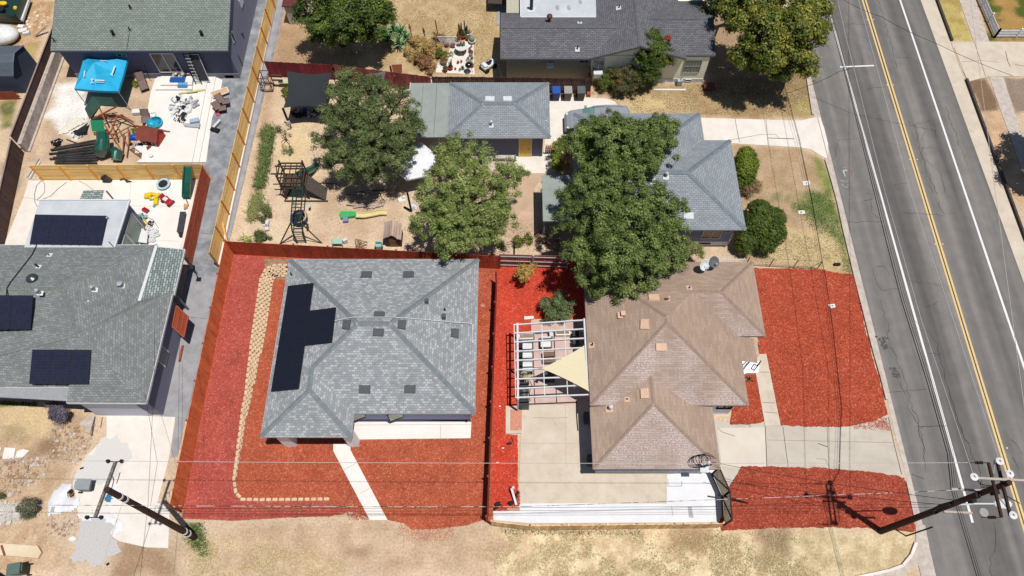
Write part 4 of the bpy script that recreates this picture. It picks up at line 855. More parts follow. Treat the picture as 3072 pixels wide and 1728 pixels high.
# planter box before the garage wall
pb=thing('planter','low planter box filled with grey pebbles before the garage wall','planter',P('c',90,1175,0))
b=MB(); q=PP('c',[(0,1152),(165,1152),(165,1210),(0,1205)]); 
for a,c in ((q[0],q[1]),(q[1],q[2]),(q[2],q[3])): b.bar(a+Vector((0,0,.15)),c+Vector((0,0,.15)),.1,.3)
b.build('box',M('wood_grey',S(150,134,120),vary=.1),pb); MB().sheet(q,.2).build('pebbles',m_grav,pb)
# -------- GREY L SHAPED HOUSE
ze=2.9;pf=.34
lh=thing('house','blue grey shingled L shaped house half hidden by the two big trees','house',(9,31,0))
zt=ze+pf*3.81
A=lambda x,y,z=ze:(x,y,z)
fc=[[A(4.55,36.52),A(13.92,36.52),A(10.11,32.71,zt),A(8.35,32.71,zt)],[A(13.92,36.52),A(13.92,34.02),A(10.11,30.21,zt),A(10.11,32.71,zt)],
 [A(13.92,34.02),A(15.83,34.02),A(12.02,30.21,zt),A(10.11,30.21,zt)],[A(15.83,34.02),A(15.83,26.4),A(12.02,30.21,zt)],[A(4.55,26.4),A(15.83,26.4),A(12.02,30.21,zt),A(8.35,30.21,zt)],
 [A(4.55,36.52),A(4.55,26.4),A(8.35,30.21,zt),A(8.35,32.71,zt)],[A(8.35,30.21,zt),A(10.11,30.21,zt),A(10.11,32.71,zt),A(8.35,32.71,zt)]]
ro=roof(lh,fc,sh_e); cap(lh,[(A(13.92,36.52),A(10.11,32.71,zt)),(A(15.83,34.02),A(12.02,30.21,zt)),(A(15.83,26.4),A(12.02,30.21,zt)),(A(10.11,30.21,zt),A(12.02,30.21,zt)),(A(4.55,36.52),A(8.35,32.71,zt)),(A(4.55,26.4),A(8.35,30.21,zt))],sh_ec)
lp=[(4.55,26.4),(15.83,26.4),(15.83,34.02),(13.92,34.02),(13.92,36.52),(4.55,36.52)]
eaves(lh,lp,ze,m_fg,.14); m_sl2=M('stucco_blue_grey',WC(104,108,128),scale=20)
walls(lh,lp,.55,2.8,m_sl2,d=.5); walls(lh,lp,0,.56,M('plinth_grey',WC(170,172,178)),name='foundation',d=.47)
yw=26.9
q0=OY('g',1565,800,yw); q1=OY('g',1712,800,yw); w=window(lh,q0.x,q1.x,1.0,2.2,yw,m_tin,glassy('glass_red',S(130,70,70)),2); 
q0=OY('g',1737,790,yw); window(lh,q0.x,q0.x+.38,1.75,2.4,yw,m_tin,m_glass,1,.05,name='wall_vent')
MB().cube(12.9,14.1,26.86,26.92,.2,.42).build('crawl_vent',m_black,lh)
plS=plane(A(4.55,26.4),A(15.83,26.4),A(12.02,30.21,zt)); 
pipe(lh,ro,'g',1294,372,plS,.3,.09,m_galv,.2,m_tin,.13); vent(lh,ro,[('g',1430,688),('g',1502,691),('g',1500,643),('g',1432,643)],plS,m_tin,.05,name='roof_hatch'); pipe(lh,ro,'g',1195,415,plS,.25,.08,m_tin,.15,m_tin,.12)
pv=thing('patio_cover','flat pale grey patio cover on thin posts left of the big leafy tree','patio cover',(3,29,0))
MB().cube(2.12,4.6,27.25,31.1,2.52,2.64).build('roof',m_flat,pv)
for x,y in ((2.25,27.4),(2.25,30.9),(4.3,27.4)): MB().cube(x-.05,x+.05,y-.05,y+.05,0,2.52).build('post',m_fg,pv)
# -------- BROWN HOUSE
ze=2.8;pg=.34
bh=thing('house','brown shingled house with many hips and peach coloured square roof vents','house',(9.5,17,0))
B=lambda x,y,z=ze:(x,y,z)
hA=4.75; xA=4.7+hA; zA=ze+pg*hA; a0=B(xA,14.07+hA,zA); a1=B(xA,23.94-hA,zA)
hB=2.67; zB=ze+pg*hB; yB=23.94-hB; b1=B(15.93-hB,yB,zB); b0=B(14.2-hB,yB,zB)
xp=15.29; zp=ze-pg*(xp-14.2)
fc_plain=[[B(4.7,23.94),B(4.7,14.07),a0,a1],[B(4.7,23.94),a1,b0,b1,B(15.93,23.94)] if False else [B(4.7,23.94),B(11.54,23.94),B(14.2-hB,yB,zB),a1],
  [B(11.54,23.94),B(15.93,23.94),b1,b0],[B(15.93,23.94),B(15.93,18.6),b1],
  [a0,a1,b0,B(14.2,18.6),B(14.2,14.07)],[B(14.2,18.6),B(xp,18.6,zp),B(xp,16.92,zp),B(14.2,16.92)]]
fc_worn=[[B(4.7,14.07),B(14.2,14.07),a0],[B(14.2,18.6),B(15.93,18.6),b1,b0]]
ro=roof(bh,fc_plain,sh_b); rw=roof(bh,fc_worn,sh_bw)
zc=2.5; hC=3.68; zC=3.35; c0=B(8.38,10.33+hC,zC); c1=B(8.38,15.75,zC)
rc=roof(bh,[[B(4.7,10.33,zc),B(4.7,15.6,zc),c1,c0],[B(12.08,10.33,zc),B(12.08,15.6,zc),c1,c0]],sh_b); rcw=roof(bh,[[B(4.7,10.33,zc),B(12.08,10.33,zc),c0]],sh_bw)
sh_bc=M('cap_brown',S(158,134,120),S(170,146,132),vary=.06)
cap(bh,[(B(4.7,14.07),a0),(B(14.2,14.07),a0),(a0,a1),(B(4.7,23.94),a1),(B(15.93,23.94),b1),(B(15.93,18.6),b1),(b1,b0),(B(4.7,10.33,zc),c0),(B(12.08,10.33,zc),c0),(c0,c1)],sh_bc,w=.1)
m_tb=M('trim_brown_grey',S(150,140,138))
eaves(bh,[(4.7,14.07),(14.2,14.07),(14.2,18.6),(15.93,18.6),(15.93,23.94),(4.7,23.94)],ze,m_tb); eaves(bh,[(4.7,10.33),(12.08,10.33),(12.08,14.0),(4.7,14.0)],zc,m_tb)
m_sky=M('siding_pale_blue',WC(150,166,190),scale=30,stretch=(.1,.1,4)); m_brw=M('brick_painted_white',WC(214,214,220,.72),WC(190,190,200,.72),scale=5,stretch=(1,1,3),bump=.3)
MB().prism([(5.1,14.4),(13.7,14.4),(13.7,19.1),(15.4,19.1),(15.4,23.5),(5.1,23.5)],0,2.66).build('wall',m_brw,bh)
MB().prism([(5.1,10.75),(11.65,10.75),(11.65,14.42),(5.1,14.42)],.0,2.36).build('wall',m_sky,bh)
MB().cube(5.08,11.67,10.70,10.78,0,.35).build('foundation',M('paint_white_wall',WC(230,230,236,.75)),bh)
q0=OY('m',118,812,14.4); q1=OY('m',285,812,14.4); window(bh,q0.x,min(q1.x,13.6),1.2,2.2,14.4,m_black,m_glass,2)
for xa,xb in ((5.3,8.0),(8.15,10.4)): MB().cube(xa,xb,10.66,10.74,.9,2.1).build('garage_shutter',M('shutter_blue',WC(120,136,164)),bh)
MB().cube(10.75,11.5,10.58,10.73,1.0,2.0).cube(10.85,11.05,10.5,10.58,1.3,1.6).cube(11.15,11.3,10.5,10.58,1.3,1.6).build('meter_box',m_tin,bh)
plA=plane(B(4.7,23.94),B(4.7,14.07),a0); plAs=plane(B(4.7,14.07),B(14.2,14.07),a0); plAn=plane(B(4.7,23.94),B(14,23.94),a1); plCw=plane(B(4.7,10.33,zc),B(4.7,15.6,zc),c1)
m_pch=M('vent_peach',S(238,200,172)); 
for pts,pl in (([(1301,515),(1366,518),(1363,440),(1304,444)],plA),([(1421,680),(1499,682),(1498,624),(1420,623)],plAs),([(1306,1036),(1367,1034),(1362,957),(1302,963)],plCw),([(1366,295),(1446,298),(1441,256),(1362,256)],plAn)):
    vent(bh,ro,[('k',*q) for q in pts],pl,m_pch,.12)
b=MB(); q=PL('k',1160,412,plA); b.box(q+Vector((.08,0,.15)),(.28,.3,.3)); b.box(q+Vector((-.1,-.05,.06)),(.3,.4,.04)); sub(b,'exhaust_hood',m_pch,ro,bh)
pipe(bh,ro,'k',940,640,plA,.35,.045,m_black,.18,m_pch); pipe(bh,ro,'k',1505,300,plAn,.35,.07,m_pch,.15,m_pch,.1); pipe(bh,ro,'k',1392,212,plAn,.3,.06,m_pch,.14,m_pch,.09); pipe(bh,ro,'k',1668,212,plAn,.25,.04,m_black,.18,m_pch)
pipe(bh,rc,'k',1206,1045,plCw,.28,.05,m_pch,.16,m_pch); pipe(bh,rc,'k',1075,1115,plCw,.3,.1,m_tin,.22,m_pch,.12)
# front step with black handrails
b=MB(); b.prism(PP('m',[(312,450),(432,452),(415,545),(350,545),(322,560)],.3),0,.3); b.prism(PP('m',[(400,455),(445,458),(440,540),(415,545)],.15),0,.15); b.build('porch_step',m_brw,bh)
b=MB()
for x0,y0,x1,y1 in ((380,462,325,520),(428,492,405,528)):
    a=P('m',x0,y0,.3); c=P('m',x1,y1,.3); u=Vector((0,0,.85)); b.bar(a,a+u,.05,.05); b.bar(c,c+u,.05,.05); b.bar(a+u,c+u,.06,.05); b.bar(a+u*.45,c+u*.45,.03,.03)
b.build('handrail',m_black,bh)
# two satellite dishes
def dish(loc,aim,r,mat,label):
    t=thing('satellite_dish',label,'satellite dish',loc); z=Vector(aim).normalized(); x=z.orthogonal().normalized(); y=z.cross(x); Rm=Matrix((x,y,z)).transposed()
    c=Vector((0,0,.75)); b=MB(); b.lathe(c,[(r*k,.18*r*2*(k*k)) for k in(.02,.3,.55,.8,1)]+[(r*.98,.18*r*2+.02)]+[(r*k,.18*r*2*(k*k)+.02) for k in(.8,.5,.1)],24,Rm); b.build('reflector',mat,t,local=True,smooth=True)
    MB().tube([(0,0,0),(0,0,.5),c],.03,8).bar((-.15,-.15,.01),(.15,.15,.01),.2,.02).build('mast',m_galv,t,local=True); e=c+z*r*1.3-Vector((0,0,.25)); MB().tube([c-Vector((0,0,.12)),e],.015,6).box(e,(.1,.1,.1)).build('receiver_arm',m_galv,t,local=True)
sd=PL('g',1555,1075,plAn,.0); dish(sd,(.5,-.75,.75),.4,m_tin,'white satellite dish at the back eave of the brown house')
sd=PL('g',1625,1055,plAn,.0); dish(sd,(.4,-.6,.9),.38,M('dish_grey',S(112,114,120)),'dark grey satellite dish right of the white one on the brown roof')
# -------- LOWER LEFT HOUSE
hh=thing('house','weathered grey shingled house with solar panels, cut by the left edge','house',(-28,19,0))
def U(x,y,z): return G(x*.3865,700+y*.3865,z)     # points measured on an enlarged view of this roof
R1=U(480,430,4.2); R0=Vector((-42,R1.y,4.2)); NE=U(1220,90,3); NW=Vector((-42,NE.y,3)); Q=Vector((-21.86,U(1335,455,3).y,3)); T=U(600,785,4.35); SE=Vector((-21.86,14.12,3)); SI=Vector((-26.62,14.15,3)); SJ=Vector((-26.62,15.1,3)); SW=Vector((-42,15.1,3))
V0=Vector((-35,16.2,3.25)); Qi=U(1085,520,3.3); NEb=Vector((NE.x,Q.y+.2,3.0))
roofH=[[NW,NE,R1,R0],[NE,U(1115,510,3.05),T,R1],[U(1115,510,3.05),Q,SE,T],[R0,R1,T,V0,Vector((-42,16.2,3.25))],[T,SE,SI],[T,SI,SJ],[T,SJ,Vector((-34,15.1,3)),V0],[V0,Vector((-34,15.1,3)),SW,Vector((-42,16.2,3.25))]]
tri=[]
for f in roofH:
    tri+= [f] if len(f)==3 else [[f[0],f[i],f[i+1]] for i in range(1,len(f)-1)]
ro=roof(hh,roofH,sh_h); m_hc=M('cap_weathered',S(118,124,120),S(140,144,140),vary=.08); cap(hh,[(NE,R1),(R0,R1),(Q,T),(R1,T),(T,V0)],m_hc,w=.12)
b=MB(); c4=[Vector((-23.62,24.95,3.1)),Vector((-21.8,24.85,2.9)),Vector((-21.8,21.45,2.9)),Vector((-23.75,20.95,3.16))]; pr=roof(hh,[[*c4]],sh_hp,'porch_roof')
MB().bar(c4[0]+Vector((0,.06,.04)),c4[3]+Vector((0,-.1,.06)),.2,.05).build('flashing',m_tin,hh)
fb=MB()
for a,c in ((NW,NE),(NE,c4[0]),(c4[0],c4[1]),(c4[1],c4[2]),(Q,SE),(SE,SI),(SI,SJ),(SJ,SW)): fb.bar(Vector(a)-Vector((0,0,.08)),Vector(c)-Vector((0,0,.08)),.05,.17)
fb.build('fascia',m_fw,hh)
m_w1=M('stucco_navy_grey',WC(92,94,110),scale=20); m_w2=M('stucco_light_grey',WC(150,152,160),scale=20)
MB().prism([(-42,24.9),(-24.0,24.9),(-24.0,21.4),(-22.14,21.4),(-22.14,14.38),(-26.4,14.38),(-26.4,15.35),(-42,15.35)],0,2.9).build('wall',m_w1,hh)
MB().prism([(-42,24.8),(-24.1,24.8),(-22.4,21.2),(-22.0,14.3),(-26.5,14.3),(-42,15.2)],2.82,2.9).build('soffit',m_fg,hh)
MB().cube(-26.2,-22.9,14.31,14.39,0,2.3).build('garage_door',M('door_silver',WC(170,172,180,.7),WC(150,152,160,.7),stretch=(.1,1,8)),hh)
q0=OY('i',205,70,15.35); q1=OY('i',505,70,15.35); window(hh,q0.x,q1.x,.9,2.2,15.35,m_tin,m_glass,3); q0=OY('i',10,70,15.35); q1=OY('i',120,70,15.35); window(hh,q0.x,q1.x,.5,2.2,15.35,m_tin,m_glass,1)
b=MB(); b.cube(-22.15,-22.1,17.1,18.2,1.2,2.3).build('window',m_tin,hh); MB().cube(-22.11,-22.08,17.2,18.1,1.3,2.2).build('window_pane',m_glass,hh)
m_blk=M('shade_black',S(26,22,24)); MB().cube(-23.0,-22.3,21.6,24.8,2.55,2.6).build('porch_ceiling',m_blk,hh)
for y in (21.8,24.6): MB().cube(-22.1,-22.0,y-.05,y+.05,0,2.8).build('post',m_w1,hh)
plH=plane(NE,NW,R1); plHe=plane(NE,U(1115,510,3.05),R1)
def hp(x,y): return ('e',(x*.3865)/K,(700+y*.3865-460)/K)
for x,y,pl_,h_,r_,mm in ((735,440,plHe,.35,.09,m_galv),(945,410,plHe,.3,.14,m_galv),(700,540,plHe,.25,.06,m_tin),(310,465,plHe,.35,.1,m_galv),(385,172,plH,.2,.04,m_black),(300,262,plH,.4,.06,m_black)):
    pipe(hh,ro,*hp(x,y),pl_,h_,r_,mm,.16,m_tin,r_*1.3 if r_>.08 else 0)
q=PL(*hp(253,355),plH); sub(MB().lathe(q,[(.34,-.05),(.36,.1),(.3,.22),(.12,.32)],20),'turbine_vent',M('vent_black_gloss',S(60,70,76),rough=.3,spec=.6),ro,hh)
b=MB(); b.tube([PL(*hp(285,90),plH,.05),PL(*hp(245,170),plH,.05),PL(*hp(80,380),plH,.05),PL(*hp(52,430),plH,.05),PL(*hp(50,480),plH,.02)],.035,6); sub(b,'conduit',m_black,ro,hh)
# back addition with flat white roof
ad=thing('garden_room','flat white roofed back room with tilted black solar panels, behind the weathered grey house','building',(-29,27,0))
q=[P('e',x,y,3.05) for x,y in((300,352),(975,352),(862,708),(182,706))]; xr=-24.6
MB().prism([(q[0].x,q[0].y),(q[1].x,q[1].y),(q[2].x,q[2].y),(q[3].x,q[3].y)],2.95,3.07).build('flat_roof',M('roof_coating_white',S(214,217,220),S(196,202,208),scale=.9,detail=8),ad)
b=MB()
for a,c in((0,1),(1,2)): b.bar(q[a]+Vector((0,0,.04)),q[c]+Vector((0,0,.04)),.09,.1)
b.build('roof_edge',m_tin,ad)
y1=q[0].y-.1;y0=24.8; xe=q[1].x-.05; MB().cube(q[0].x+.1,xe-.15,y0,y1,0,2.94).build('wall',m_w1,ad)
f=MB()
for (a,c) in ((26.5,28.2),(25.0,26.4)):
    for y in (a,c): f.cube(xe-.16,xe-.1,y-.04,y+.04,.2,2.3)
    f.cube(xe-.16,xe-.1,a,c,.2,.28); f.cube(xe-.16,xe-.1,a,c,2.22,2.3)
wf=f.build('window',m_tin,ad); MB().cube(xe-.152,xe-.13,25.0,28.2,.25,2.25).build('window_pane',glassy('glass_sage',S(120,140,128)),ad)
pp=[P('e',x,y,3.5) for x,y in((262,457),(794,466))]+[P('e',x,y,3.2) for x,y in((759,688),(221,680))]
for k,c in enumerate(quadgrid(pp,4,1)): panel(c,f'black solar panel, {["leftmost","second from the left","third from the left","rightmost"][k]} on the flat white roof','solar panels on the flat white roof',m_pv2)
b=MB(); 
for v in pp: b.bar(Vector((v.x,v.y,3.07)),v-Vector((0,0,.05)),.05,.05)
b.build('panel_bracket',m_galv,ad)
plHs=plane(Vector((-28,15.1,3)),Vector((-40,15.1,3)),T)
pp=[U(x,y,z) for x,y,z in((250,900,4.15),(707,902,4.15),(686,1172,3.5),(225,1170,3.5))]
for k,c in enumerate(quadgrid(pp,3,1)): panel(c,f'black solar panel, {["left","middle","right"][k]} of the three on the weathered front slope','solar panels on the weathered grey house',m_pv2)
pp=[U(x,y,z) for x,y,z in((-80,478,4.5),(257,480,4.5),(236,746,4.25),(-80,746,4.25))]
for k,c in enumerate(quadgrid(pp,2,1)): panel(c,f'black solar panel, {["cut by the left edge","right"][k]} panel of the pair near the ridge','solar panels on the weathered grey house',m_pv2)
# small lean-to by the garden room
q=[P('e',x,y,2.2) for x,y in((625,280),(782,276),(765,347),(597,345))]; ls=thing('small_roof','small green grey shingled canopy on the back slab beside the flat white roof','canopy',(q[0].x,q[0].y,0))
roof(ls,[q],sh_hp,'roof'); b=MB()
for v in (q[0],q[1],Vector((q[1].x-.1,q[2].y,2.2))): b.bar(Vector((v.x*.995,v.y-.05,0)),Vector((v.x*.995,v.y-.05,2.18)),.08,.08)
b.build('posts',m_w1,ls)
# -------- UPPER LEFT HOUSE
uh=thing('house','green grey shingled gable house with slate blue walls, at the top left','house',(-29,46,0))
ze=3.3; pu=.36; xl,xr=-35.65,-21.95; ye=42.4; yr=48.2; yb=54
ro=roof(uh,[[(xl,ye,ze),(xr,ye,ze),(xr,yr,ze+pu*(yr-ye)),(xl,yr,ze+pu*(yr-ye))],[(xl,yb,ze),(xr,yb,ze),(xr,yr,ze+pu*(yr-ye)),(xl,yr,ze+pu*(yr-ye))]],sh_g)
b=MB(); b.bar((xl,ye-.01,ze-.08),(xr,ye-.01,ze-.08),.04,.14); b.bar((xr,ye,ze-.09),(xr,yr,ze-.09+pu*(yr-ye)),.04,.14); b.bar((xl,ye,ze-.09),(xl,yr,ze-.09+pu*(yr-ye)),.04,.14); b.build('fascia',M('trim_slate',WC(60,64,80)),uh)
m_u=M('stucco_slate_blue',WC(72,74,92),scale=20); m_u2=M('stucco_side_grey',WC(120,122,142,.9),scale=20)
MB().prism([(-35.3,42.75),(-22.15,42.75),(-22.15,53.6),(-35.3,53.6)],0,3.25).build('wall',m_u,uh)
b=MB(); b.add([(-22.14,42.75,0),(-22.14,53.6,0),(-22.14,53.6,3.2),(-22.14,48.2,5.3),(-22.14,42.75,3.3)],[(0,1,2,3,4)]); b.build('gable_wall',m_u2,uh)
plu=plane((xl,ye,ze),(xr,ye,ze),(xl,yr,ze+pu*(yr-ye)))
for x,y,r_ in ((980,62,.07),(975,225,.05),(855,262,.1),(1518,265,.1),(410,308,.05)): pipe(uh,ro,'a',x,y,plu,.32,r_,m_black,.12,m_fd,r_*1.3 if r_>.08 else 0)
b=MB(); b.tube([PL('a',970,240,plu,.03),PL('a',950,372,plu,.03)],.015,5); sub(b,'cable',m_black,ro,uh)
yw=42.75; q0=OY('a',1130,388,yw); q1=OY('a',1320,388,yw); q2=OY('a',1215,542,yw); dz0=max(.62,OY('a',1300,542,yw).z)
sdw=window(uh,q2.x-.15,q2.x+1.75,.62,2.75,yw,m_tin,m_glass,2,.09,name='sliding_door')
q0=OY('a',868,395,yw); window(uh,q0.x,q0.x+.75,2.35,2.75,yw,m_fg,m_glass,2,.05)
MB().cube(-23.3,-22.6,42.7,42.76,.05,.35).build('crawl_vent',m_blk,uh)
MB().cube(-35.35,-22.1,42.7,42.76,0,.5).build('foundation',M('stucco_plinth',WC(96,96,104)),uh)
b=MB(); b.cube(-22.16,-22.08,44.2,44.7,2.3,3.2).cube(-22.16,-22.08,48.0,48.8,2.4,3.2); b.build('window',m_tin,uh); MB().cube(-22.12,-22.07,44.28,44.62,2.4,3.1).build('window_pane',m_glass,uh)
MB().cube(-22.15,-22.05,46.1,46.35,1.2,1.6).tube([(-22.1,44,.1),(-22.1,44,1.3)],.04,6).build('utility_box',m_fd,uh)
# -------- TOP RIGHT HOUSE
th=thing('house','charcoal shingled cream house with crossing gables and a white flat roof section','house',(7,46,0))
ze=3.0;pd=.34
D=lambda x,y,z=ze:(x,y,z)
y0,y1=41.9,46.85; yr=(y0+y1)/2; zr=ze+pd*(y1-y0)/2; xg0,xg1=5.98,13.5; xm=(xg0+xg1)/2; zg=ze+pd*(xg1-xg0)/2
xv=xg0+(zr-ze)/pd
fcs=[[D(-.88,y0),D(6.0,y0),D(xv,yr,zr),D(-.88,yr,zr)],[D(-.88,y1),D(6.0,y1),D(xv,yr,zr),D(-.88,yr,zr)],
 [D(xg0,y0),D(xm,y0,zg),D(xm,56,zg),D(xg0,56)],[D(xg1,y0),D(xm,y0,zg),D(xm,56,zg),D(xg1,56)]]
yA,yB=42.25,48.2; yR=45.2; zR=ze+pd*2.95; xv2=xg1-(zR-ze)/pd
fcs+=[[D(13.3,yA),D(15.75,yA),D(15.75,yR,zR),D(xv2,yR,zR)],[D(13.3,yB),D(15.75,yB),D(15.75,yR,zR),D(xv2,yR,zR)]]
ro=roof(th,fcs,sh_d); m_dc=M('cap_charcoal',S(96,96,102),S(112,112,118),vary=.1); cap(th,[(D(-.88,yr,zr),D(xv,yr,zr)),(D(xm,y0,zg),D(xm,55,zg)),(D(15.75,yR,zR),D(xv2,yR,zR))],m_dc)
b=MB()
for a,c in (((-.88,y0,ze),(6.0,y0,ze)),((-.88,y0,ze),(-.88,yr,zr)),((-.88,y1,ze),(-.88,yr,zr)),((xg0,y0,ze),(xm,y0,zg)),((xg1,y0,ze),(xm,y0,zg)),((13.4,yA,ze),(15.75,yA,ze)),((15.75,yA,ze),(15.75,yR,zR))): b.bar(Vector(a)-Vector((0,0,.1)),Vector(c)-Vector((0,0,.1)),.05,.16)
b.build('fascia',M('trim_taupe',S(124,120,120)),th)
m_cr=M('stucco_cream',WC(206,200,176,.70),scale=20); m_cr2=M('stucco_shade_cream',WC(130,130,124,.62))
MB().cube(-.45,6.2,42.5,52,0,2.95).build('wall',M('stucco_sage_cream',WC(122,120,106,.5)),th)
b=MB(); b.prism([(6.22,42.3),(15.4,42.3),(15.4,55),(6.22,55)],0,2.95); b.add([(6.3,42.3,2.9),(13.2,42.3,2.9),(xm,42.3,zg-.12)],[(0,1,2)]); b.build('wall',m_cr,th)
MB().cube(11.0,15.42,42.27,42.32,0,.42).build('foundation',M('plinth_pale',WC(180,182,188,.75)),th)
MB().cube(15.38,15.43,42.3,46,0,2.9).build('brick_side',m_brw,th)
q=[P('c',x,y,3.25) for x,y in((205,130),(770,130),(768,-120),(200,-120))]; MB().prism(q,3.1,3.27).build('flat_roof',M('roof_coating_white',S(214,217,220)),th)
fq=MB()
for pts in ([(205,130),(770,130)],[(205,130),(202,-100)]): fq.bar(P('c',*pts[0],3.3),P('c',*pts[1],3.3),.08,.1)
fo=fq.build('roof_edge',m_tin,th)
plD=plane(D(-.88,y0),D(6,y0),D(-.88,yr,zr)); plDn=plane(D(-.88,y1),D(6,y1),D(-.88,yr,zr)); plDw=plane(D(xg0,y0),D(xm,y0,zg),D(xm,55,zg)); plfl=(Vector((0,0,3.27)),Vector((0,0,1)))
pipe(th,ro,'c',630,370,plD,.35,.05,m_black,.17,m_tin); pipe(th,ro,'c',648,172,plDn,.2,.035,m_black,.18,m_tin); pipe(th,ro,'c',942,60,plDw,.3,.05,m_black,.2,m_tin)
pipe(th,ro,'c',285,70,plfl,1.1,.14,M('flue_slate',S(76,84,96)),.3,m_tin); q=PL('c',420,160,plDn); sub(MB().tube([q,q+Vector((0,0,.35))],.1,10).ball(q+Vector((0,0,.5)),.24,12,(1,1,.8)),'turbine_vent',M('rust_brown',S(92,52,44),S(120,76,60),rough=.5),ro,th)
for x,y in ((480,55),(565,60),(650,15)):
    q=P('c',x,y,3.275); b=MB(); b.poly([q+Vector((math.cos(a)*.16*random.uniform(.7,1.3),math.sin(a)*.32*random.uniform(.7,1.2),0)) for a in np.linspace(0,5.8,10)]); b.build('stain',M('stain_grey',S(176,182,188)),th)
yw=42.3
q0=OY('c',742,500,yw); q1=OY('c',830,500,yw); window(th,q0.x,q1.x,1.3,2.6,yw,m_tin,m_glass,2,.06,bars=2); MB().cube(q0.x+.12,q1.x-.1,41.75,42.3,1.0,1.45).build('air_conditioner',m_tin,th)
q0=OY('c',1430,480,yw); q1=OY('c',1560,480,yw); window(th,q0.x,q1.x,1.1,2.5,yw,m_fg,m_glg,2,.05,bars=1)
q0=OY('c',645,465,42.5); window(th,q0.x,q0.x+.75,2.0,2.7,42.5,m_fg,m_glass,2,.05); q0=OY('c',450,465,42.5); window(th,q0.x,q0.x+.7,2.2,2.7,42.5,m_fg,m_glass,1,.05); q0=OY('c',400,465,42.5); MB().cube(q0.x,q0.x+.55,42.0,42.5,1.9,2.4).build('air_conditioner',M('ac_grey',WC(140,146,150)),th)
q0=OY('c',1435,612,42.27); window(th,q0.x,q0.x+.5,.1,.38,42.27,m_tin,m_glass,1,.04,name='crawl_vent')
gm=OY('c',1385,635,42.2); MB().cube(gm.x-.2,gm.x+.2,41.85,42.2,.05,.55).tube([(gm.x,42,.5),(gm.x+.1,42,1)],.03,6).build('gas_meter',m_galv,th)
# back part at the picture's upper edge
sh=thing('covered_walk','grey concrete walk with dark posts behind the charcoal roof, cut by the top edge','covered walk',P('c',90,40,0))
MB().prism(PP('c',[(30,-60),(95,-60),(95,190),(25,190)]),0,.06).build('walk',m_stain2,sh); MB().prism(PP('c',[(-40,-80),(90,-80),(90,30),(-40,25)],1.),.9,1.0).build('deck',M('deck_dark',S(70,58,56),S(90,76,70)),sh)
# ================================================================ FENCES
def fence(name,label,a,b_,h,mat,horiz=False,bw=.14,gap=.006,posts=0,side=1,pmat=None,capm=None,z0=0,group=None,thick=.02,lean=0,jag=0,post_w=.09,rails=True,post_h=None):
    """board fence from a to b; side=+1 puts posts on the left of the walking direction"""
    a=Vector((a[0],a[1],z0)); b_=Vector((b_[0],b_[1],z0)); d=b_-a; L=d.length; d/=L; nx=Vector((-d.y,d.x,0))*side
    t=thing(name,label,'fence',(a+b_)/2,group=group); m=MB()
    if horiz:
        n=int(h/(bw+gap)); k=max(1,int(L/2.4))
        for i in range(n):
            for j in range(k):
                z=z0+.05+(i+.5)*(bw+gap); w=random.uniform(-.004,.004)
                m.bar(a+d*(L*j/k+.004)+Vector((0,0,z-z0))+nx*w,a+d*(L*(j+1)/k-.004)+Vector((0,0,z-z0))+nx*w,thick,bw)
    else:
        n=int(L/(bw+gap))
        for i in range(n):
            c=a+d*((i+.5)*(bw+gap)); hh=h+random.uniform(-jag,jag); o=nx*random.uniform(-.004,.004)
            m.bar(c+o+Vector((0,0,.03)),c+o+Vector((0,0,hh)),bw,thick,up=nx)
    m.build('boards',mat,t)
    if posts:
        k=max(1,round(L/posts))
        for i in range(k+1):
            c=a+d*(L*i/k)+nx*(thick/2+post_w/2+.002); MB().bar(c,c+Vector((0,0,post_h or h+.03)),post_w,post_w,up=nx).build('post',pmat or mat,t)
    if rails and not horiz:
        r=MB()
        for z in (.3,h*.5,h-.25): r.bar(a+nx*(thick/2+.025)+Vector((0,0,z)),b_+nx*(thick/2+.025)+Vector((0,0,z)),.04,.09)
        r.build('rails',pmat or mat,t)
    if capm is not None: MB().bar(a+Vector((0,0,h+.03)),b_+Vector((0,0,h+.03)),.1,.04).build('cap',capm,t)
    return t
m_pine=M('pine_boards',WC(222,180,116,.72),WC(200,152,92,.72),scale=3,stretch=(.6,.25,6),vary=.16,bump=.1)
m_pinep2=M('pine_posts_amber',WC(176,112,48,.8),vary=.1); m_pinep=M('pine_posts',WC(214,150,72,.8),vary=.1)
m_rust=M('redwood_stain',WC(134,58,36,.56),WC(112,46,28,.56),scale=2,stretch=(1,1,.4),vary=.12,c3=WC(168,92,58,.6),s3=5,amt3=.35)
m_rustl=M('redwood_stain_sun_lightened',WC(152,80,46,.42),WC(130,64,36,.42),scale=2,stretch=(1,1,.4),vary=.12,c3=WC(186,110,70,.5),s3=5,amt3=.4); m_rustp=M('redwood_posts',WC(110,48,30,.56))  # left fence: same stain made lighter, stronger sun put into the colour
m_maho=M('mahogany_boards',WC(126,58,38,.5),WC(104,44,28,.5),scale=2,stretch=(1,.3,5),vary=.14,c3=WC(196,120,80,.6),s3=3,amt3=.15)
pa=G(836,-30,.3); pb=G(660,792,.3)
pa=G(838,-20); pb=G(657,802)
fence('fence','long new pine fence of horizontal slats, between the blue grey drive and the play yard',pa,pb,1.75,m_pine,True,bw=.15,gap=.012,posts=2.13,side=1,pmat=m_pinep2,z0=.3)
A1=G(690,776); A0=G(548,1536)
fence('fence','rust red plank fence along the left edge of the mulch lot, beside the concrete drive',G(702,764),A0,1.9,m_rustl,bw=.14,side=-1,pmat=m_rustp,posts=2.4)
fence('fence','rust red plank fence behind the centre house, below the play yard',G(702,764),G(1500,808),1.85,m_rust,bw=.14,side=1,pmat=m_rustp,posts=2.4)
m_drk=M('fence_dark_red',WC(120,44,34,.6),WC(90,34,28,.6),vary=.2)
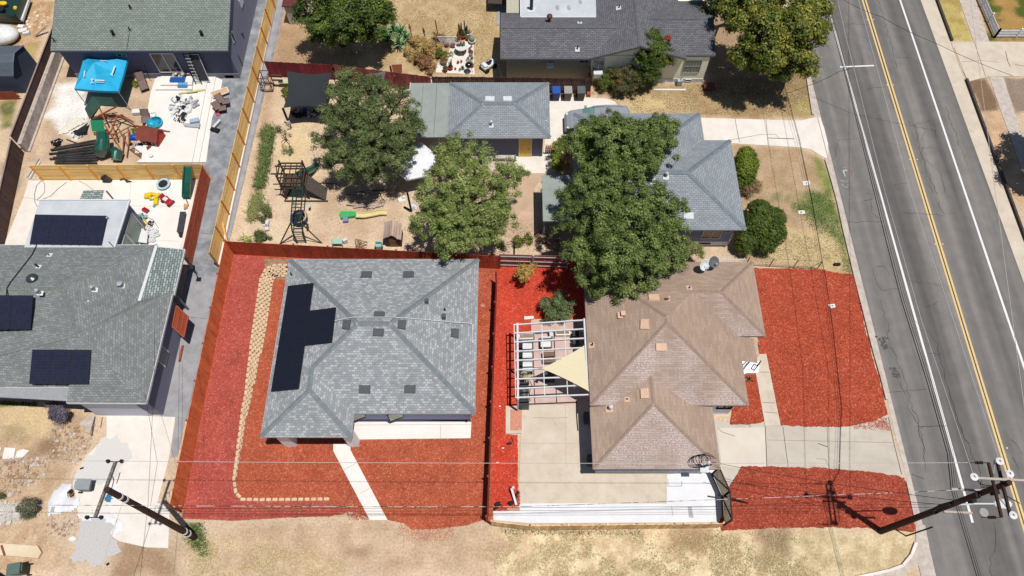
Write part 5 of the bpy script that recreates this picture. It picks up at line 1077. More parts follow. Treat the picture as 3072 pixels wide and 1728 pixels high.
fence('fence','rust red plank fence between the centre house and the brown house, seen from above',(-1.03,23.75),(-1.42,7.8),1.85,m_drk,bw=.14,side=-1,pmat=m_rustp,posts=2.4)
m_silver=M('rail_silver',S(210,206,204))
fence('fence','reddish plank fence with pale rails at the far end of the bright red side yard',G(1496,800),G(1700,806),1.75,M('fence_faded_red',WC(126,74,64,.6),WC(106,60,54,.6),vary=.2),bw=.12,posts=2.2,side=-1,pmat=m_silver)
# old plank fence at the lower edge
m_old=M('old_planks',WC(188,158,120,.62),WC(150,120,86,.62),scale=4,stretch=(1,1,.5),vary=.22,c3=WC(150,136,90,.6),s3=3)
q=[P('l',190,1075),P('l',470,1108),P('l',1120,1105),P('l',1880,1090)]
fence('fence','old weathered plank fence, left part, along the white coated patio',q[0],q[1],1.5,m_old,bw=.13,posts=2.4,side=1,jag=.02)
fence('fence','old weathered plank fence, long right part, along the white coated patio',q[1],q[3],1.5,m_old,bw=.15,posts=2.4,side=1,jag=.03)
# gate at the corner of the brown house
gt=thing('gate','leaning wood and wire gate with dark frame at the corner of the brown house','gate',P('l',1850,900))
ga_=[(12.2,10.6),(12.65,9.2),(12.55,7.6)]; b=MB(); mh=MB()
for (x0,y0),(x1,y1) in zip(ga_[:-1],ga_[1:]):
    u=Vector((0,0,1.8)); a=Vector((x0,y0,.05)); c=Vector((x1,y1,.05)); b.bar(a,a+u,.08,.08); b.bar(a+u,c+u,.07,.07); b.bar(a,c,.06,.06); b.bar(a,c+u,.05,.05); b.bar(c,c+u,.08,.08)
    mh.add([a+Vector((.03,0,.1)),c+Vector((.03,0,.1)),c+u+Vector((.03,0,-.04)),a+u+Vector((.03,0,-.04))],[(0,1,2,3)])
b.build('frame',M('gate_dark',S(60,48,46)),gt); mh.build('panel',M('gate_tan',WC(196,178,150,.75),WC(166,146,120,.75),scale=3),gt)
tag(MB().tube([P('l',1885,840,1.4),P('l',1960,860,1.0),P('l',2040,880,.5),P('l',2110,905,.05)],.05,8).build('pipe',M('pipe_rust_black',S(54,36,34))),'dark pipe leaning from the gate over the dark red mulch','pipe')
# mahogany fence of the left back yard and the pine fence joined to it
fence('fence','mahogany red fence of horizontal boards right of the toy strewn slab',P('e',1580,192),P('e',1438,850),1.85,m_maho,True,bw=.15,gap=.006,posts=0)
b=P('e',205,205); fence('fence','short pine fence of horizontal slats dividing the two left back yards',P('e',330,200),P('e',1580,192),1.8,m_pine,True,bw=.15,gap=.012,posts=2.05,side=-1,pmat=m_pinep)
b=thing('gate','small mahogany red lattice gate lying against the weathered house wall','gate',P('e',1400,1270)); q=[P('e',x,y,z) for x,y,z in((1325,1145,1.9),(1412,1225,1.9),(1380,1380,1.6),(1292,1300,1.7))]
m=MB(); m.add(q,[(0,1,2,3)]); m.build('panel',M('gate_mahogany',WC(120,52,32,.9)),b); m=MB()
for k in range(4): m.bar(q[k]+Vector((0,0,.03)),q[(k+1)%4]+Vector((0,0,.03)),.08,.06)
for k in (.35,.68): m.bar(q[0].lerp(q[1],k)+Vector((0,0,.03)),q[3].lerp(q[2],k)+Vector((0,0,.03)),.05,.05)
m.build('frame',M('gate_orange',WC(150,74,44,1.1)),b)
tag(MB().bar(P('e',1370,1440,.1),P('e',1345,1560,.1),.12,.12).build('plank',M('gate_orange',S(1,1,1))),'orange brown plank lying beside the lattice gate','plank')
tag(MB().bar(P('e',1668,515,1.2),P('e',1705,672,.3),.09,.05).build('plank',m_pinep),'pale timber prop leaning at the end of the pine fence','plank')
# dark red picket fence behind the play yard
m_crim=M('pickets_crimson',WC(108,38,44,.66),WC(86,30,38,.66),vary=.25); m_dkb=M('pickets_dark',WC(60,38,36,.6),WC(40,26,26,.6),vary=.35,c3=WC(140,110,90,.7),s3=14,amt3=.5)
fence('fence','crimson picket fence behind the play yard, left part by the black shade sail',P('b',175,575),P('b',680,600),1.7,m_crim,bw=.14,jag=.03,side=1)
fence('fence','crimson picket fence, middle part partly hidden by the olive grey tree',P('b',680,600),P('b',1400,690),1.7,M('pickets_faded',WC(118,48,50,.62),WC(96,60,56,.62),vary=.3,c3=WC(160,120,110,.7),s3=12,amt3=.4),bw=.14,jag=.03,side=1)
fence('fence','near black picket fence behind the grey garage and the wheeled bins',P('b',1400,690),(6.25,41.05),1.75,m_dkb,bw=.14,jag=.03,side=1)
fence('fence','short dark wooden side gate panel by the cream house',(6.25,41.0),(6.15,42.4),1.9,m_dkb,bw=.14)
# picket gate beside the garage
fence('gate','low brown picket gate beside the yellow garage door',P('c',385,1155),P('c',470,1150),1.0,M('gate_brown',WC(92,58,48,.6),vary=.2),bw=.08,gap=.07,side=-1)
# dark stained fence and concrete wall on the far left
wa_=[P('a',500,400),P('a',222,1135),P('a',205,1190),P('a',-60,1750)]
m_dst=M('fence_dark_brown',WC(64,46,42,.6),WC(50,36,34,.6),vary=.2); m_dcap=M('cap_taupe',WC(140,120,112,.95))
rw_=thing('retaining_wall','long pale concrete retaining wall on the left of the building yard','retaining wall',wa_[1])
b=MB(); wpt=[P('a',560,200),P('a',215,1140)]; d=(wpt[1]-wpt[0]).normalized(); n=Vector((-d.y,d.x,0)); n=n if n.x<0 else -n
b.prism([wpt[0],wpt[1],wpt[1]+n*.25,wpt[0]+n*.25],0,1.0); b.build('wall',M('wall_concrete',WC(170,160,154,.95),WC(136,126,122,.9),scale=1.5,detail=9,c3=WC(110,100,90,.8),s3=4,amt3=.6),rw_)
b=MB(); b.prism([wpt[0]-n*.16,wpt[1]-n*.16,wpt[1],wpt[0]],0,.12); b.build('footing',m_curb,rw_)
fence('fence','dark brown stained fence on top of the concrete wall, far left',wpt[0]+n*.3,wpt[1]+n*.3,.85,m_dst,bw=.14,z0=1.0,side=1,rails=False,capm=m_dcap)
c0=wpt[1]+n*.3; c1=P('e',20,330,0)+n*.2; fence('fence','dark brown stained fence, lower section with posts, at the left edge',c0+Vector((0,-.1,0)),Vector((-35.9,24.5,0)),1.7,m_dst,bw=.14,side=-1,posts=2.4,capm=m_dcap)
b=thing('retaining_wall','low crumbling concrete kerb wall below the dark fence at the left edge','retaining wall',P('e',100,200)); q=[P('e',120,-20),P('e',175,20),P('e',-10,420),P('e',-60,380)]; MB().prism(q,0,.35).build('wall',m_curb,b)
# wire fence above the large red bed
wf=thing('wire_fence','low wire fence with thin rusty posts above the large red mulch bed','fence',P('h',750,1050)); b=MB(); a=P('h',440,1040,0); e=P('h',975,1068,0)
for k in range(4): p=a.lerp(e,k/3); b.tube([p,p+Vector((0,0,1.1))],.03,6)
p_=MB(); p_.tube([a+Vector((0,0,1.1)),e+Vector((0,0,1.1))],.015,5); p_.tube([a+Vector((0,0,.1)),e+Vector((0,0,.1))],.02,5); p_.tube([e+Vector((0,0,1.1)),e+Vector((-.6,0,.05))],.02,5)
b.build('posts',M('post_rusty',S(90,66,58)),wf); p_.build('rail',M('rail_dull',S(150,136,120)),wf); tag(MB().bar(P('h',130,995,.9),P('h',440,995,.9),.05,.05).build('rail',m_tin),'white top rail between the brown house and the grey house','rail')
# white lattice picket fence on the far right
pk=thing('picket_fence','white low picket fence round the lawn at the top right corner','fence',P('d',1800,280)); m_pk=M('picket_white',WC(214,218,228,.9))
b=MB(); r=MB(); po=[]
cor=P('d',1805,283); up=P('d',1655,-60); rt=P('d',2300,283)
for s,e in((cor,up),(cor,rt)):
    L=(e-s).length; d=(e-s)/L; n=int(L/.13)
    for i in range(n): c=s+d*(.13*i); b.bar(c+Vector((0,0,.05)),c+Vector((0,0,.85)),.085,.02,up=Vector((-d.y,d.x,0)))
    for z in(.2,.5,.78): r.bar(s+Vector((0,0,z)),e+Vector((0,0,z)),.04,.07)
    for i in range(int(L/1.8)+1): c=s+d*(1.8*i); MB().bar(c,c+Vector((0,0,1.0)),.12,.12).build('post',m_pk,pk)
b.build('pickets',m_pk,pk); r.build('rails',m_pk,pk)
# ================================================================ STONE BORDER
bd=MB(); pts=[P('j',405,165),P('j',330,165),P('j',262,190),P('j',222,270),P('j',205,400),P('j',180,560),P('j',152,760),P('j',130,930),P('j',108,1110),P('o',75,260),P('o',55,430),P('o',30,600),P('o',12,740),P('o',25,830),P('o',75,878),P('o',200,880),P('o',450,878),P('o',735,875)]
# resample
path=[]; cum=[0]
for a,c in zip(pts[:-1],pts[1:]): cum.append(cum[-1]+(c-a).length)
tot=cum[-1]
def at_(s):
    for i in range(len(cum)-1):
        if s<=cum[i+1]: return pts[i].lerp(pts[i+1],(s-cum[i])/(cum[i+1]-cum[i])),(pts[i+1]-pts[i]).normalized()
    return pts[-1],(pts[-1]-pts[-2]).normalized()
def block(b,c,d,l,w,h):
    n=Vector((-d.y,d.x,0)); pr=[(-.5,-.32),(-.34,-.5),(.34,-.5),(.5,-.32),(.5,.32),(.34,.5),(-.34,.5),(-.5,.32)]
    lo=[c+d*(x*l)+n*(y*w) for x,y in pr]; hi=[v+Vector((0,0,h*.8)) for v in lo]; tp=[c+d*(x*l*.86)+n*(y*w*.84)+Vector((0,0,h)) for x,y in pr]
    k=8; b.add(lo+hi+tp,[tuple(range(16,24))]+[(i,(i+1)%k,(i+1)%k+8,i+8) for i in range(k)]+[(i+8,(i+1)%k+8,(i+1)%k+16,i+16) for i in range(k)])
rows=6; hrow=.085
for r_i in range(rows):
    endk=[1.0,.70,.62,.52,.44,.34][r_i]; s=.15*(r_i%2)
    while s<tot*endk:
        p_,d=at_(s); nrm=Vector((-d.y,d.x,0)); sd=1
        # terrace the courses toward the house side
        off=r_i*.128*min(1,(1-s/(tot*.72))*1.3+.15)
        nvis=sum(1 for e in [1.0,.70,.62,.52,.44,.34] if s<tot*e); z=.05+max(0,(nvis-1-r_i))*hrow*.9
        if p_.y>9: block(bd,p_+nrm*off+Vector((0,0,z)),d,.34*random.uniform(.9,1.0),.2,.13)
        else: block(bd,p_+Vector((0,0,.05)),d,.42*random.uniform(.9,1.02),.27,.14)
        s+=.385 if p_.y>9 else .44
sb=bd.build('stone_border',M('stone_cream',S(234,206,170),S(214,182,146),scale=6,vary=.07,bump=.3)); tag(sb,'long low border wall of cream stone blocks curving around the mulch','stone wall')
# ================================================================ POLES AND WIRES
m_pole=M('pole_wood',S(74,48,40),S(54,36,32),scale=5,stretch=(4,4,.3),bump=.3); m_arm=M('arm_wood_grey',S(206,196,186),S(176,164,154),scale=8,stretch=(1,6,1)); m_ins=M('insulator_white',S(246,246,248),rough=.3); m_insd=M('insulator_dark',S(56,44,44),rough=.3)
# right pole
bx=G(2641,1594); pr_=thing('utility_pole','tall dark utility pole with crossarms and street lamp at the lower right corner','utility pole',bx)
HP=12.5; MB().tube([bx,bx+Vector((.12,.05,HP))],[.19,.12],14).build('pole',m_pole,pr_)
def topz(z): return bx+Vector((.12*z/HP,.05*z/HP,z))
def arm(z,dirv,L,shift,mat,w=.1,h=.12,name='crossarm',off=(0,0,0)):
    c=topz(z)+Vector(off); d=Vector(dirv).normalized(); a=c+d*(-L/2+shift); e=c+d*(L/2+shift); MB().bar(a,e,w,h).build(name,mat,pr_); return a,e
dy=Vector((.06,1,0)).normalized(); dx=Vector((1,-.05,0)).normalized()
arms=[]
a1=arm(12.0,dy,2.4,-.2,m_pole,off=(-.4,0,0)); a2=arm(12.15,dy,2.35,-.2,m_pole,off=(-.1,0,0)); a3=arm(12.3,dx,2.6,-.25,m_arm,off=(0,.14,.1))
a4=arm(10.0,dx,1.4,-.45,m_arm,off=(0,.2,0)); a5=arm(7.2,dx,1.4,.55,m_arm,off=(0,-.25,0))
def insul(p,r=.17):
    b=MB(); b.lathe(p,[(.05,0),(.06,.1),(r,.14),(r*1.02,.17),(r*.55,.2),(.05,.22),(.04,.3)],14); return b.build('insulator',m_ins,pr_)
for p in (a3[0],a3[1],topz(12.3)+Vector((.05,.35,.12)),a2[0],a2[1]): insul(p+Vector((0,0,.05)))
def strain(p,d,L=.9):
    b=MB(); d=Vector(d).normalized()
    b.tube([p,p+d*L],.02,6)
    for k in range(5): b.tube([p+d*(L*.3+k*.07),p+d*(L*.3+k*.07+.03)],.07,8)
    b.build('strain_insulator',m_insd,pr_); return p+d*L
s1=strain(a1[1],(-1,0,0)); s2=strain(a1[0],(-1,0,0))
b=MB(); c=topz(7.7); lamp_e=Vector((23.9,7.27,8.05)); b.tube([c+Vector((.1,0,-.1)),c+Vector((1.,0,.25)),lamp_e],.04,8); b.build('lamp_arm',m_tin,pr_)
b=MB(); b.ball(lamp_e+Vector((.3,0,-.02)),.32,14,(1.5,.8,.42)); b.build('street_lamp_head',m_tin,pr_,smooth=True)
for z,o in((11,.2),(10.2,-.2),(9.2,.18),(6.4,-.2)): MB().box(topz(z)+Vector((o,-.1,0)),(.22,.22,.4)).build('junction_box',m_black,pr_)
b=MB(); b.tube([topz(8.0)+Vector((-.2,0,0)),topz(7.4)+Vector((-.35,0,0)),topz(6.8)+Vector((-.25,0,0))],.09,8); b.build('junction_box',m_black,pr_)
b=MB(); 
for k,(x,y,z) in enumerate([(-.9,.35,11.6),(-.5,.3,11.2),(.5,-.8,11.9)]): b.tube([topz(12)+Vector((0,0,-.3)),topz(z)+Vector((x*.6,y*.5,-.3)),topz(z)+Vector((x,y,.1))],.022,6)
b.build('jumper',m_black,pr_); b=MB(); b.tube([topz(12.0)+Vector((0,-1.2,0)),topz(11.2)],.03,6); b.tube([topz(12.0)+Vector((0,1.2,0)),topz(11.2)],.03,6); b.build('brace',m_galv,pr_)
# steel guy bracket and guy
q=G(2718,1608); tag(MB().tube([q,q+Vector((0,0,3.05))],.045,8).build('post',m_black,origin=q),'thin black post standing beside the foot of the right utility pole','post')
# left pole
bl=G(584,1612); pl_=thing('utility_pole','dark brown utility pole with one long weathered crossarm over the concrete drive','utility pole',bl)
ht=10.9; tp=G(320,1468,ht); MB().tube([bl,tp],[.19,.14],14).build('pole',m_pole,pl_)
qa=G(347,1385,ht-.3); qb=G(285,1553,ht-.3); MB().bar(qa,qb,.13,.13).build('crossarm',M('arm_lichen',S(130,118,110),S(96,86,82),scale=10,c3=S(190,186,180),s3=14),pl_)
for p in (qa,qb):
    for sx in(-.32,.32): MB().bar(p,p+Vector((sx,0,.02)),.04,.04).lathe(p+Vector((sx,0,-.02)),[(.05,0),(.1,.06),(.06,.12),(.08,.18),(.03,.24)],10).build('insulator',m_insd,pl_)
d=(tp-bl)
for k,w_ in((.88,.16),(.83,.165),(.10,.2),(.15,.2)): MB().tube([bl+d*(k-.006),bl+d*(k+.006)],w_+.01,14).build('metal_band',m_tin,pl_)
b=MB(); b.tube([G(338,1430,ht-.1),G(342,1440,ht-.9),G(335,1465,ht-.5)],.02,6); b.tube([G(360,1418,ht-.4),G(356,1432,ht-.9),G(350,1450,ht-.6)],.02,6); b.build('jumper',m_black,pl_)
# wires
def wire(pts,r,mat,label,sag=.0,group='overhead wires'):
    b=MB(); out=[]
    for a,c in zip(pts[:-1],pts[1:]):
        n=14
        for i in range(n): t=i/n; v=Vector(a).lerp(Vector(c),t); v.z-=sag*4*t*(1-t); out.append(v)
    out.append(Vector(pts[-1])); o=b.tube(out,r,5,False) .build('overhead_wire',mat); return tag(o,label,'wire',group)
m_wire=M('wire_black',S(44,42,44)); m_wl=M('wire_pale',S(214,210,206))
def thru(p0,px,far_=None):
    """a wire that hangs through measured points"""
    return [Vector(p0)]+[G(x,y,z) for x,y,z in px]
for p,px,lab in [(Vector(a3[0])+Vector((0,0,.2)),[(2764,960,10.6),(2656,580,10),(2540,120,10),(2400,-500,11)],'thin pale wire running up the lane beside the white edge line'),(Vector(a2[1])+Vector((0,0,.2)),[(2860,960,10.6),(2732,580,10),(2576,0,10),(2440,-500,11)],'thin pale wire running up the lane beside the yellow lines')]:
    wire(thru(p,px),.014,m_wl,lab)
wire([Vector(a3[1])+Vector((0,0,.2)),Vector((38,80,12))],.014,m_wl,'thin pale wire beyond the yellow lines at the right edge',.3)
e4=a4[0]
for k,(o,zz,rr_,lab) in enumerate([(0,6.0,.024,'thick black cable left of the white edge line'),(7,6.2,.018,'second black cable along the white edge line'),(13,6.5,.012,'third thin black cable beside the white edge line'),(18,6.8,.009,'thin black wire nearest the white edge line')]):
    wire(thru(e4+Vector((.1*k,0,0)),[(2842+o,1360,zz+2.6),(2782+o,1148,zz+1.4),(2704+o,900,zz+.5),(2659+o,725,zz+.2),(2597+o*.8,475,zz),(2550+o*.6,280,zz+.1),(2503+o*.5,100,zz+.4),(2478+o*.5,0,zz+.5),(2360,-500,zz+1.5)]),rr_,m_wire,lab)
    if k<3: wire(thru(e4+Vector((.1*k,0,0)),[(2930+o,1728,9.8),(2990+o,1950,9.6)]),rr_*.8,m_wire,lab+', below the right pole')
wire([s1,qa+Vector((.3,0,.1))],.013,m_wl,'thin pale wire crossing the whole picture just below the centre house',.25); wire([qa+Vector((-.3,0,.1)),qa+Vector((-30,.3,.2))],.012,m_wl,'thin pale wire leaving the left pole toward the left edge')
m_wt=M('wire_frayed',S(222,216,210),S(60,50,48),scale=1.2,lo=.48,hi=.52,stretch=(1,.01,.01))
wire([topz(10.6)+Vector((-.9,.1,0)),G(1560,1520,9.6),G(357,1516,9.7),G(-300,1510,9.4)],.013,m_wt,'black and white frayed cable crossing the lower edge of the mulch lots',.12)
for k,(z,zz) in enumerate([(7.9,7.2),(7.1,6.6)]):
    wire([topz(z),bl.lerp(tp,zz/ht)+Vector((.1,0,0))],.009,m_wire,['upper thin black communication cable between the two poles','lower thin black communication cable between the two poles'][k],.35)
mast=P('l',1790,585,3.4)
wire([topz(8.6),mast],.013,m_wire,'black service wire from the right pole to the brown house corner',.5)
wire([topz(7.6),P('l',1870,730,1.7)],.014,m_wire,'thin black wire from the right pole toward the dark framed gate',.4)
wire([P('i',1158,-400,7),P('i',1155,0,7),P('i',1110,900,7),P('i',1040,1560,7)],.009,m_wire,'left thin wire running down over the concrete drive')
wire([Vector((-22.1,14.8,3.0)),P('i',1180,600,5),P('i',1128,920,7)],.009,m_wire,'middle thin wire from the weathered house over the concrete drive'); wire([P('i',1350,-600,7),P('i',1335,540,7)],.007,m_wire,'right thin wire over the stained drive')
wire([bl.lerp(tp,.7),G(370,1500,6.5),Vector((-23,-20,7))],.014,m_wl,'thin pale wire running down from the left pole past the gravel heap',.4)
wire([Vector((-.0,80,9)),Vector((60,10,9))],.0001,m_wire,'x') if False else None
wire([P('d',0,775,5.2),P('d',420,640,6.4),P('d',650,533,8),P('d',760,495,9)],.016,m_wire,'thin dark wire rising from the top right tree toward the street',.1)
wire([P('d',680,0,9),P('d',960,125,9),P('d',1370,325,8.6),P('d',1950,570,7)],.014,m_wire,'thin dark wire crossing the street near the top',.1)
# service mast and loops of cable on the corner of the brown roof
ms_=thing('service_mast','white service mast with tangled black cables at the front corner of the brown roof','service mast',P('l',1775,640,2.4)); q=P('l',1775,640,2.5)
b=MB(); b.tube([q,q+Vector((0,0,1.3))],.05,8); b.box(q+Vector((0,-.05,.15)),(.5,.5,.06)); b.ball(q+Vector((0,0,1.35)),.09,8); b.build('mast',m_tin,ms_); b=MB()
for k in range(4): b.tube([q+Vector((-.35+.14*k+.42*math.cos(t),.25+.35*math.sin(t),.7+.12*k+.2*math.sin(t*2+k))) for t in np.linspace(0,5.6,16)],.022,5)
b.build('cable_loop',m_black,ms_)
# posts standing in the play yard
for (r,x0,y0,x1,y1,lab) in (('f',1335,785,1305,640,'black steel post standing in the play yard left of the leafy tree'),('b',320,935,258,812,'dark post with a white box at the lower left corner of the shade sail'),('b',1095,590,1078,492,'black post at the crimson fence right of the olive grey tree'),('b',660,555,645,485,'black post at the crimson fence behind the shade sail'),('g',155,1010,158,880,'grey post of the fence at the end of the bright red side yard')):
    p0=P(r,x0,y0); best=min([(abs(_pz-.0),z_) for z_ in np.arange(.5,4,.1) for _pz in [(P(r,x1,y1,z_)-Vector((p0.x,p0.y,z_))).length]]); 
    o=MB().bar(p0,Vector((p0.x,p0.y,best[1])),.12,.12).build('post',m_black); tag(o,lab,'post')
# ================================================================ TREES AND PLANTS
def leaves(blobs,n,size,seed,clump=.42,hemi=-.35,fill=.22,aspect=.5,droop=0,nclump=3.2,mesh=True,shell=(.72,1.06)):
    """leaf quads gathered in small clumps spread over and inside the lobes of a crown"""
    rr=np.random.RandomState(seed); B_=np.array([(b[0],b[1],b[2],b[3]) for b in blobs]); w=B_[:,3]**2; w/=w.sum(); C=[];O=[];CR=[]
    tot_cl=int(sum(nclump*4*b[3]**2/clump**2*.25 for b in blobs))+4
    bi=rr.choice(len(B_),tot_cl,p=w); d=rr.normal(size=(tot_cl,3)); d/=np.linalg.norm(d,axis=1)[:,None]; bad=d[:,2]<hemi; d[bad,2]*=-1
    rad=np.where(rr.rand(tot_cl)<fill,rr.uniform(.25,.7,tot_cl),rr.uniform(*shell,tot_cl)); cc=B_[bi,:3]+d*(B_[bi,3]*rad)[:,None]
    lw=rr.uniform(.4,1.6,tot_cl); lw/=lw.sum(); ci=rr.choice(tot_cl,n,p=lw); cr=clump*rr.uniform(.6,1.25,tot_cl)
    g=rr.normal(size=(n,3))*np.array([.5,.5,.36]); p=cc[ci]+g*cr[ci][:,None]; p[:,2]-=droop*rr.rand(n)*.3
    nrm=d[ci]*.7+g*1.0+rr.normal(size=(n,3))*.45+np.array([0,0,.45]); nrm/=np.linalg.norm(nrm,axis=1)[:,None]
    u=np.cross(nrm,rr.normal(size=(n,3))); u/=np.linalg.norm(u,axis=1)[:,None]; v=np.cross(nrm,u); s=size*rr.uniform(.6,1.35,n)[:,None]
    V=np.stack([p-u*s,p-v*s*aspect+nrm*s*.12,p+u*s,p+v*s*aspect+nrm*s*.12],1).reshape(-1,3); return V,cc,bi,B_
def leafmesh(name,V,mat,parent):
    o0=org(parent); V=V-np.array(o0)[None,:]; n=len(V)//4; me=bpy.data.meshes.new(name); me.vertices.add(len(V)); me.vertices.foreach_set('co',V.ravel())
    me.loops.add(n*4); me.loops.foreach_set('vertex_index',np.arange(n*4,dtype=np.int32)); me.polygons.add(n); me.polygons.foreach_set('loop_start',np.arange(0,n*4,4,dtype=np.int32)); me.update(calc_edges=True)
    me.materials.append(mat); o=bpy.data.objects.new(name,me); COL.objects.link(o); o.parent=parent; KIDS.setdefault(parent.name,[]).append(o); return o
m_bark=M('bark_grey',S(120,108,98),S(84,74,66),scale=12,stretch=(1,1,.3),bump=.4)
def tree(label,base,blobs,n,size,mat,seed,name='tree',cat='tree',trunk=.22,bark=None,split=1.6,twigs=True,core=0,**kw):
    base=Vector((base[0],base[1],0)); t=thing(name,label,cat,base); rr=random.Random(seed)
    V,cc,bi,B_=leaves(blobs,n,size,seed,**kw); leafmesh('crown',V,mat,t)
    if core:
        cb=MB()
        for q in B_: cb.ball(q[:3],q[3]*core,10)
        cb.build('inner_foliage',mat,t)
    b=MB(); fork=base+Vector((0,0,split)); 
    cen=Vector(np.average(B_[:,:3],axis=0,weights=B_[:,3])); fork=fork.lerp(Vector((cen.x,cen.y,split)),.25)
    b.tube([base-Vector((0,0,.1)),base.lerp(fork,.5)+Vector((.05,0,0)),fork],[trunk*1.25,trunk,trunk*.85],10)
    for k in range(len(B_)):
        e=Vector(B_[k,:3]); m1=fork.lerp(e,.5)+Vector((rr.uniform(-.3,.3),rr.uniform(-.3,.3),rr.uniform(0,.4))); b.tube([fork-Vector((0,0,.1)),m1,e],[trunk*.6,trunk*.38,trunk*.14],7)
        if twigs:
            idx=[i for i in range(len(cc)) if bi[i]==k]; rr.shuffle(idx)
            for i in idx[:26]: q=Vector(cc[i]); st=m1.lerp(e,rr.uniform(.2,1)); b.tube([st,st.lerp(q,.55)+Vector((rr.uniform(-.15,.15),rr.uniform(-.15,.15),rr.uniform(-.05,.2))),q],[trunk*.15,trunk*.09,.012],5,False)
    b.build('trunk',bark or m_bark,t); return t
def BL(r,lst): return [(*P(r,x,y,z),rad) for x,y,z,rad in lst]
lf_ash=leafmat('leaf_ash',S(52,66,32),S(94,112,54),S(156,168,94)); lf_dark=leafmat('leaf_deep',S(52,66,40),S(82,98,54),S(124,136,84)); lf_olive=leafmat('leaf_olive',S(52,64,36),S(90,104,58),S(144,150,96))
lf_mango=leafmat('leaf_glossy',S(40,58,22),S(72,92,32),S(132,144,58)); lf_yel=leafmat('leaf_yellowing',S(52,66,24),S(96,108,38),S(190,172,74)); lf_top=leafmat('leaf_topiary',S(58,76,16),S(100,118,30),S(156,168,60)); lf_top2=leafmat('leaf_topiary_deep',S(44,60,18),S(74,92,28),S(128,140,56))
# two big trees over the L shaped house
tree('big dark green leafy tree between the grey house and the brown house',P('g',860,960),
 BL('g',[(700,520,5.2,1.35),(900,470,6.4,1.5),(1120,560,6.0,1.5),(620,700,5.0,1.3),(820,720,6.6,1.6),(1040,760,6.8,1.6),(1260,640,5.4,1.35),(1330,820,5.0,1.15),(700,930,5.4,1.4),(900,980,6.2,1.5),(1120,960,5.6,1.4),(1300,980,4.6,1.0),(720,1080,4.4,1.1),(880,1130,4.6,1.1),(960,1240,3.9,.8),(1120,1130,4.4,1.0),(1380,1030,4.0,.65),(800,1190,3.9,.8),(1250,1070,4.2,.75),(560,520,4.6,.7),(1000,330,5.8,1.1),(760,380,5.4,1.0)]),
 130000,.07,lf_ash,101,trunk=.34,split=2.0,clump=.3,shell=(.62,1.22),nclump=2.1,fill=.1)
tree('big green leafy tree over the silver car and the grey roof',P('g',760,420),
 BL('c',[(720,1020,5.6,1.1),(880,960,5.8,1.0),(1010,1010,5.6,1.0),(680,1120,5.6,1.2),(860,1080,6.6,1.5),(1040,1120,6.0,1.3),(1200,980,5.2,.95),(1290,960,4.9,.75),(1240,1120,5.2,1.1),(1340,1080,4.8,.6),(1140,1210,5.2,.9),(900,1250,5.8,1.1),(700,1260,5.2,.9)]),
 76000,.07,lf_ash,102,trunk=.28,split=2.0,clump=.3,shell=(.62,1.22),nclump=2.1,fill=.1)
# leafy tree in the play yard (open crown, grey twigs showing)
def BZ(lst): return [(*G(1100+x*.276,440+y*.276,z),r) for x,y,z,r in lst]
tree('open crowned light green tree with grey twigs, behind the centre house roof',G(1100+1050*.276,440+760*.276),
 BZ([(1050,60,5.6,1.0),(850,110,5.0,.9),(1260,120,5.0,.9),(900,260,5.6,.9),(1180,300,5.8,1.1),(1460,330,5.0,1.0),(1640,270,4.4,.6),(760,420,5.2,1.0),(1000,470,6.2,1.1),(1300,500,5.6,1.1),(1520,500,4.8,.8),(700,620,5.0,1.0),(980,700,5.8,1.0),(1400,680,5.0,1.0),(640,800,4.4,.8),(880,880,5.0,1.1),(1200,840,5.2,1.1),(1500,820,4.2,.7),(720,960,4.4,.85),(960,1040,4.6,1.0),(1240,960,4.6,.8),(820,1150,4.0,.6),(1420,940,4.0,.6),(500,850,3.8,.4)]),
 62000,.064,leafmat('leaf_light',S(74,90,42),S(120,136,68),S(180,184,118)),103,trunk=.26,split=1.8,clump=.3,fill=.1,nclump=2.2,shell=(.6,1.35),bark=M('bark_pale',S(150,138,128),S(110,100,92),scale=12))
tree('dense olive grey tree between the black shade sail and the flat garage roof',P('f',1000,420),
 BL('b',[(760,600,4.6,.95),(690,700,4.4,.9),(960,680,4.8,1.1),(1150,760,4.4,.95),(800,800,5.2,1.2),(1020,860,5.6,1.3),(1230,860,4.2,.8),(600,870,3.4,.7),(680,960,4.2,1.0),(880,1020,5.4,1.3),(1120,1040,4.8,1.2),(1270,980,4.0,.7),(560,1060,3.2,.7),(700,1140,4.0,1.0),(900,1200,4.6,1.2),(1120,1200,4.0,1.0),(760,1300,3.4,.7),(900,1330,3.2,.55),(640,1220,3.0,.55),(1000,1280,3.6,.6),(1220,1130,3.6,.6)]),
 80000,.062,lf_olive,104,trunk=.3,split=1.6,clump=.3,shell=(.65,1.18),nclump=3,fill=.15)
tree('dark glossy tree with a broad shadow, at the top left of the straw yard',P('b',720,330),
 BL('b',[(500,30,5.0,1.3),(700,-20,5.6,1.5),(900,60,5.2,1.4),(560,180,4.4,1.2),(740,160,5.2,1.4),(940,190,4.2,1.1),(1010,90,4.2,.9),(500,240,3.4,.8),(640,260,3.6,.9),(800,250,3.8,.9),(430,120,3.8,.7),(930,270,3.0,.6),(1030,140,3.6,.5),(760,-160,5.2,1.3)]),
 52000,.1,lf_mango,105,trunk=.3,split=1.7,clump=.4)
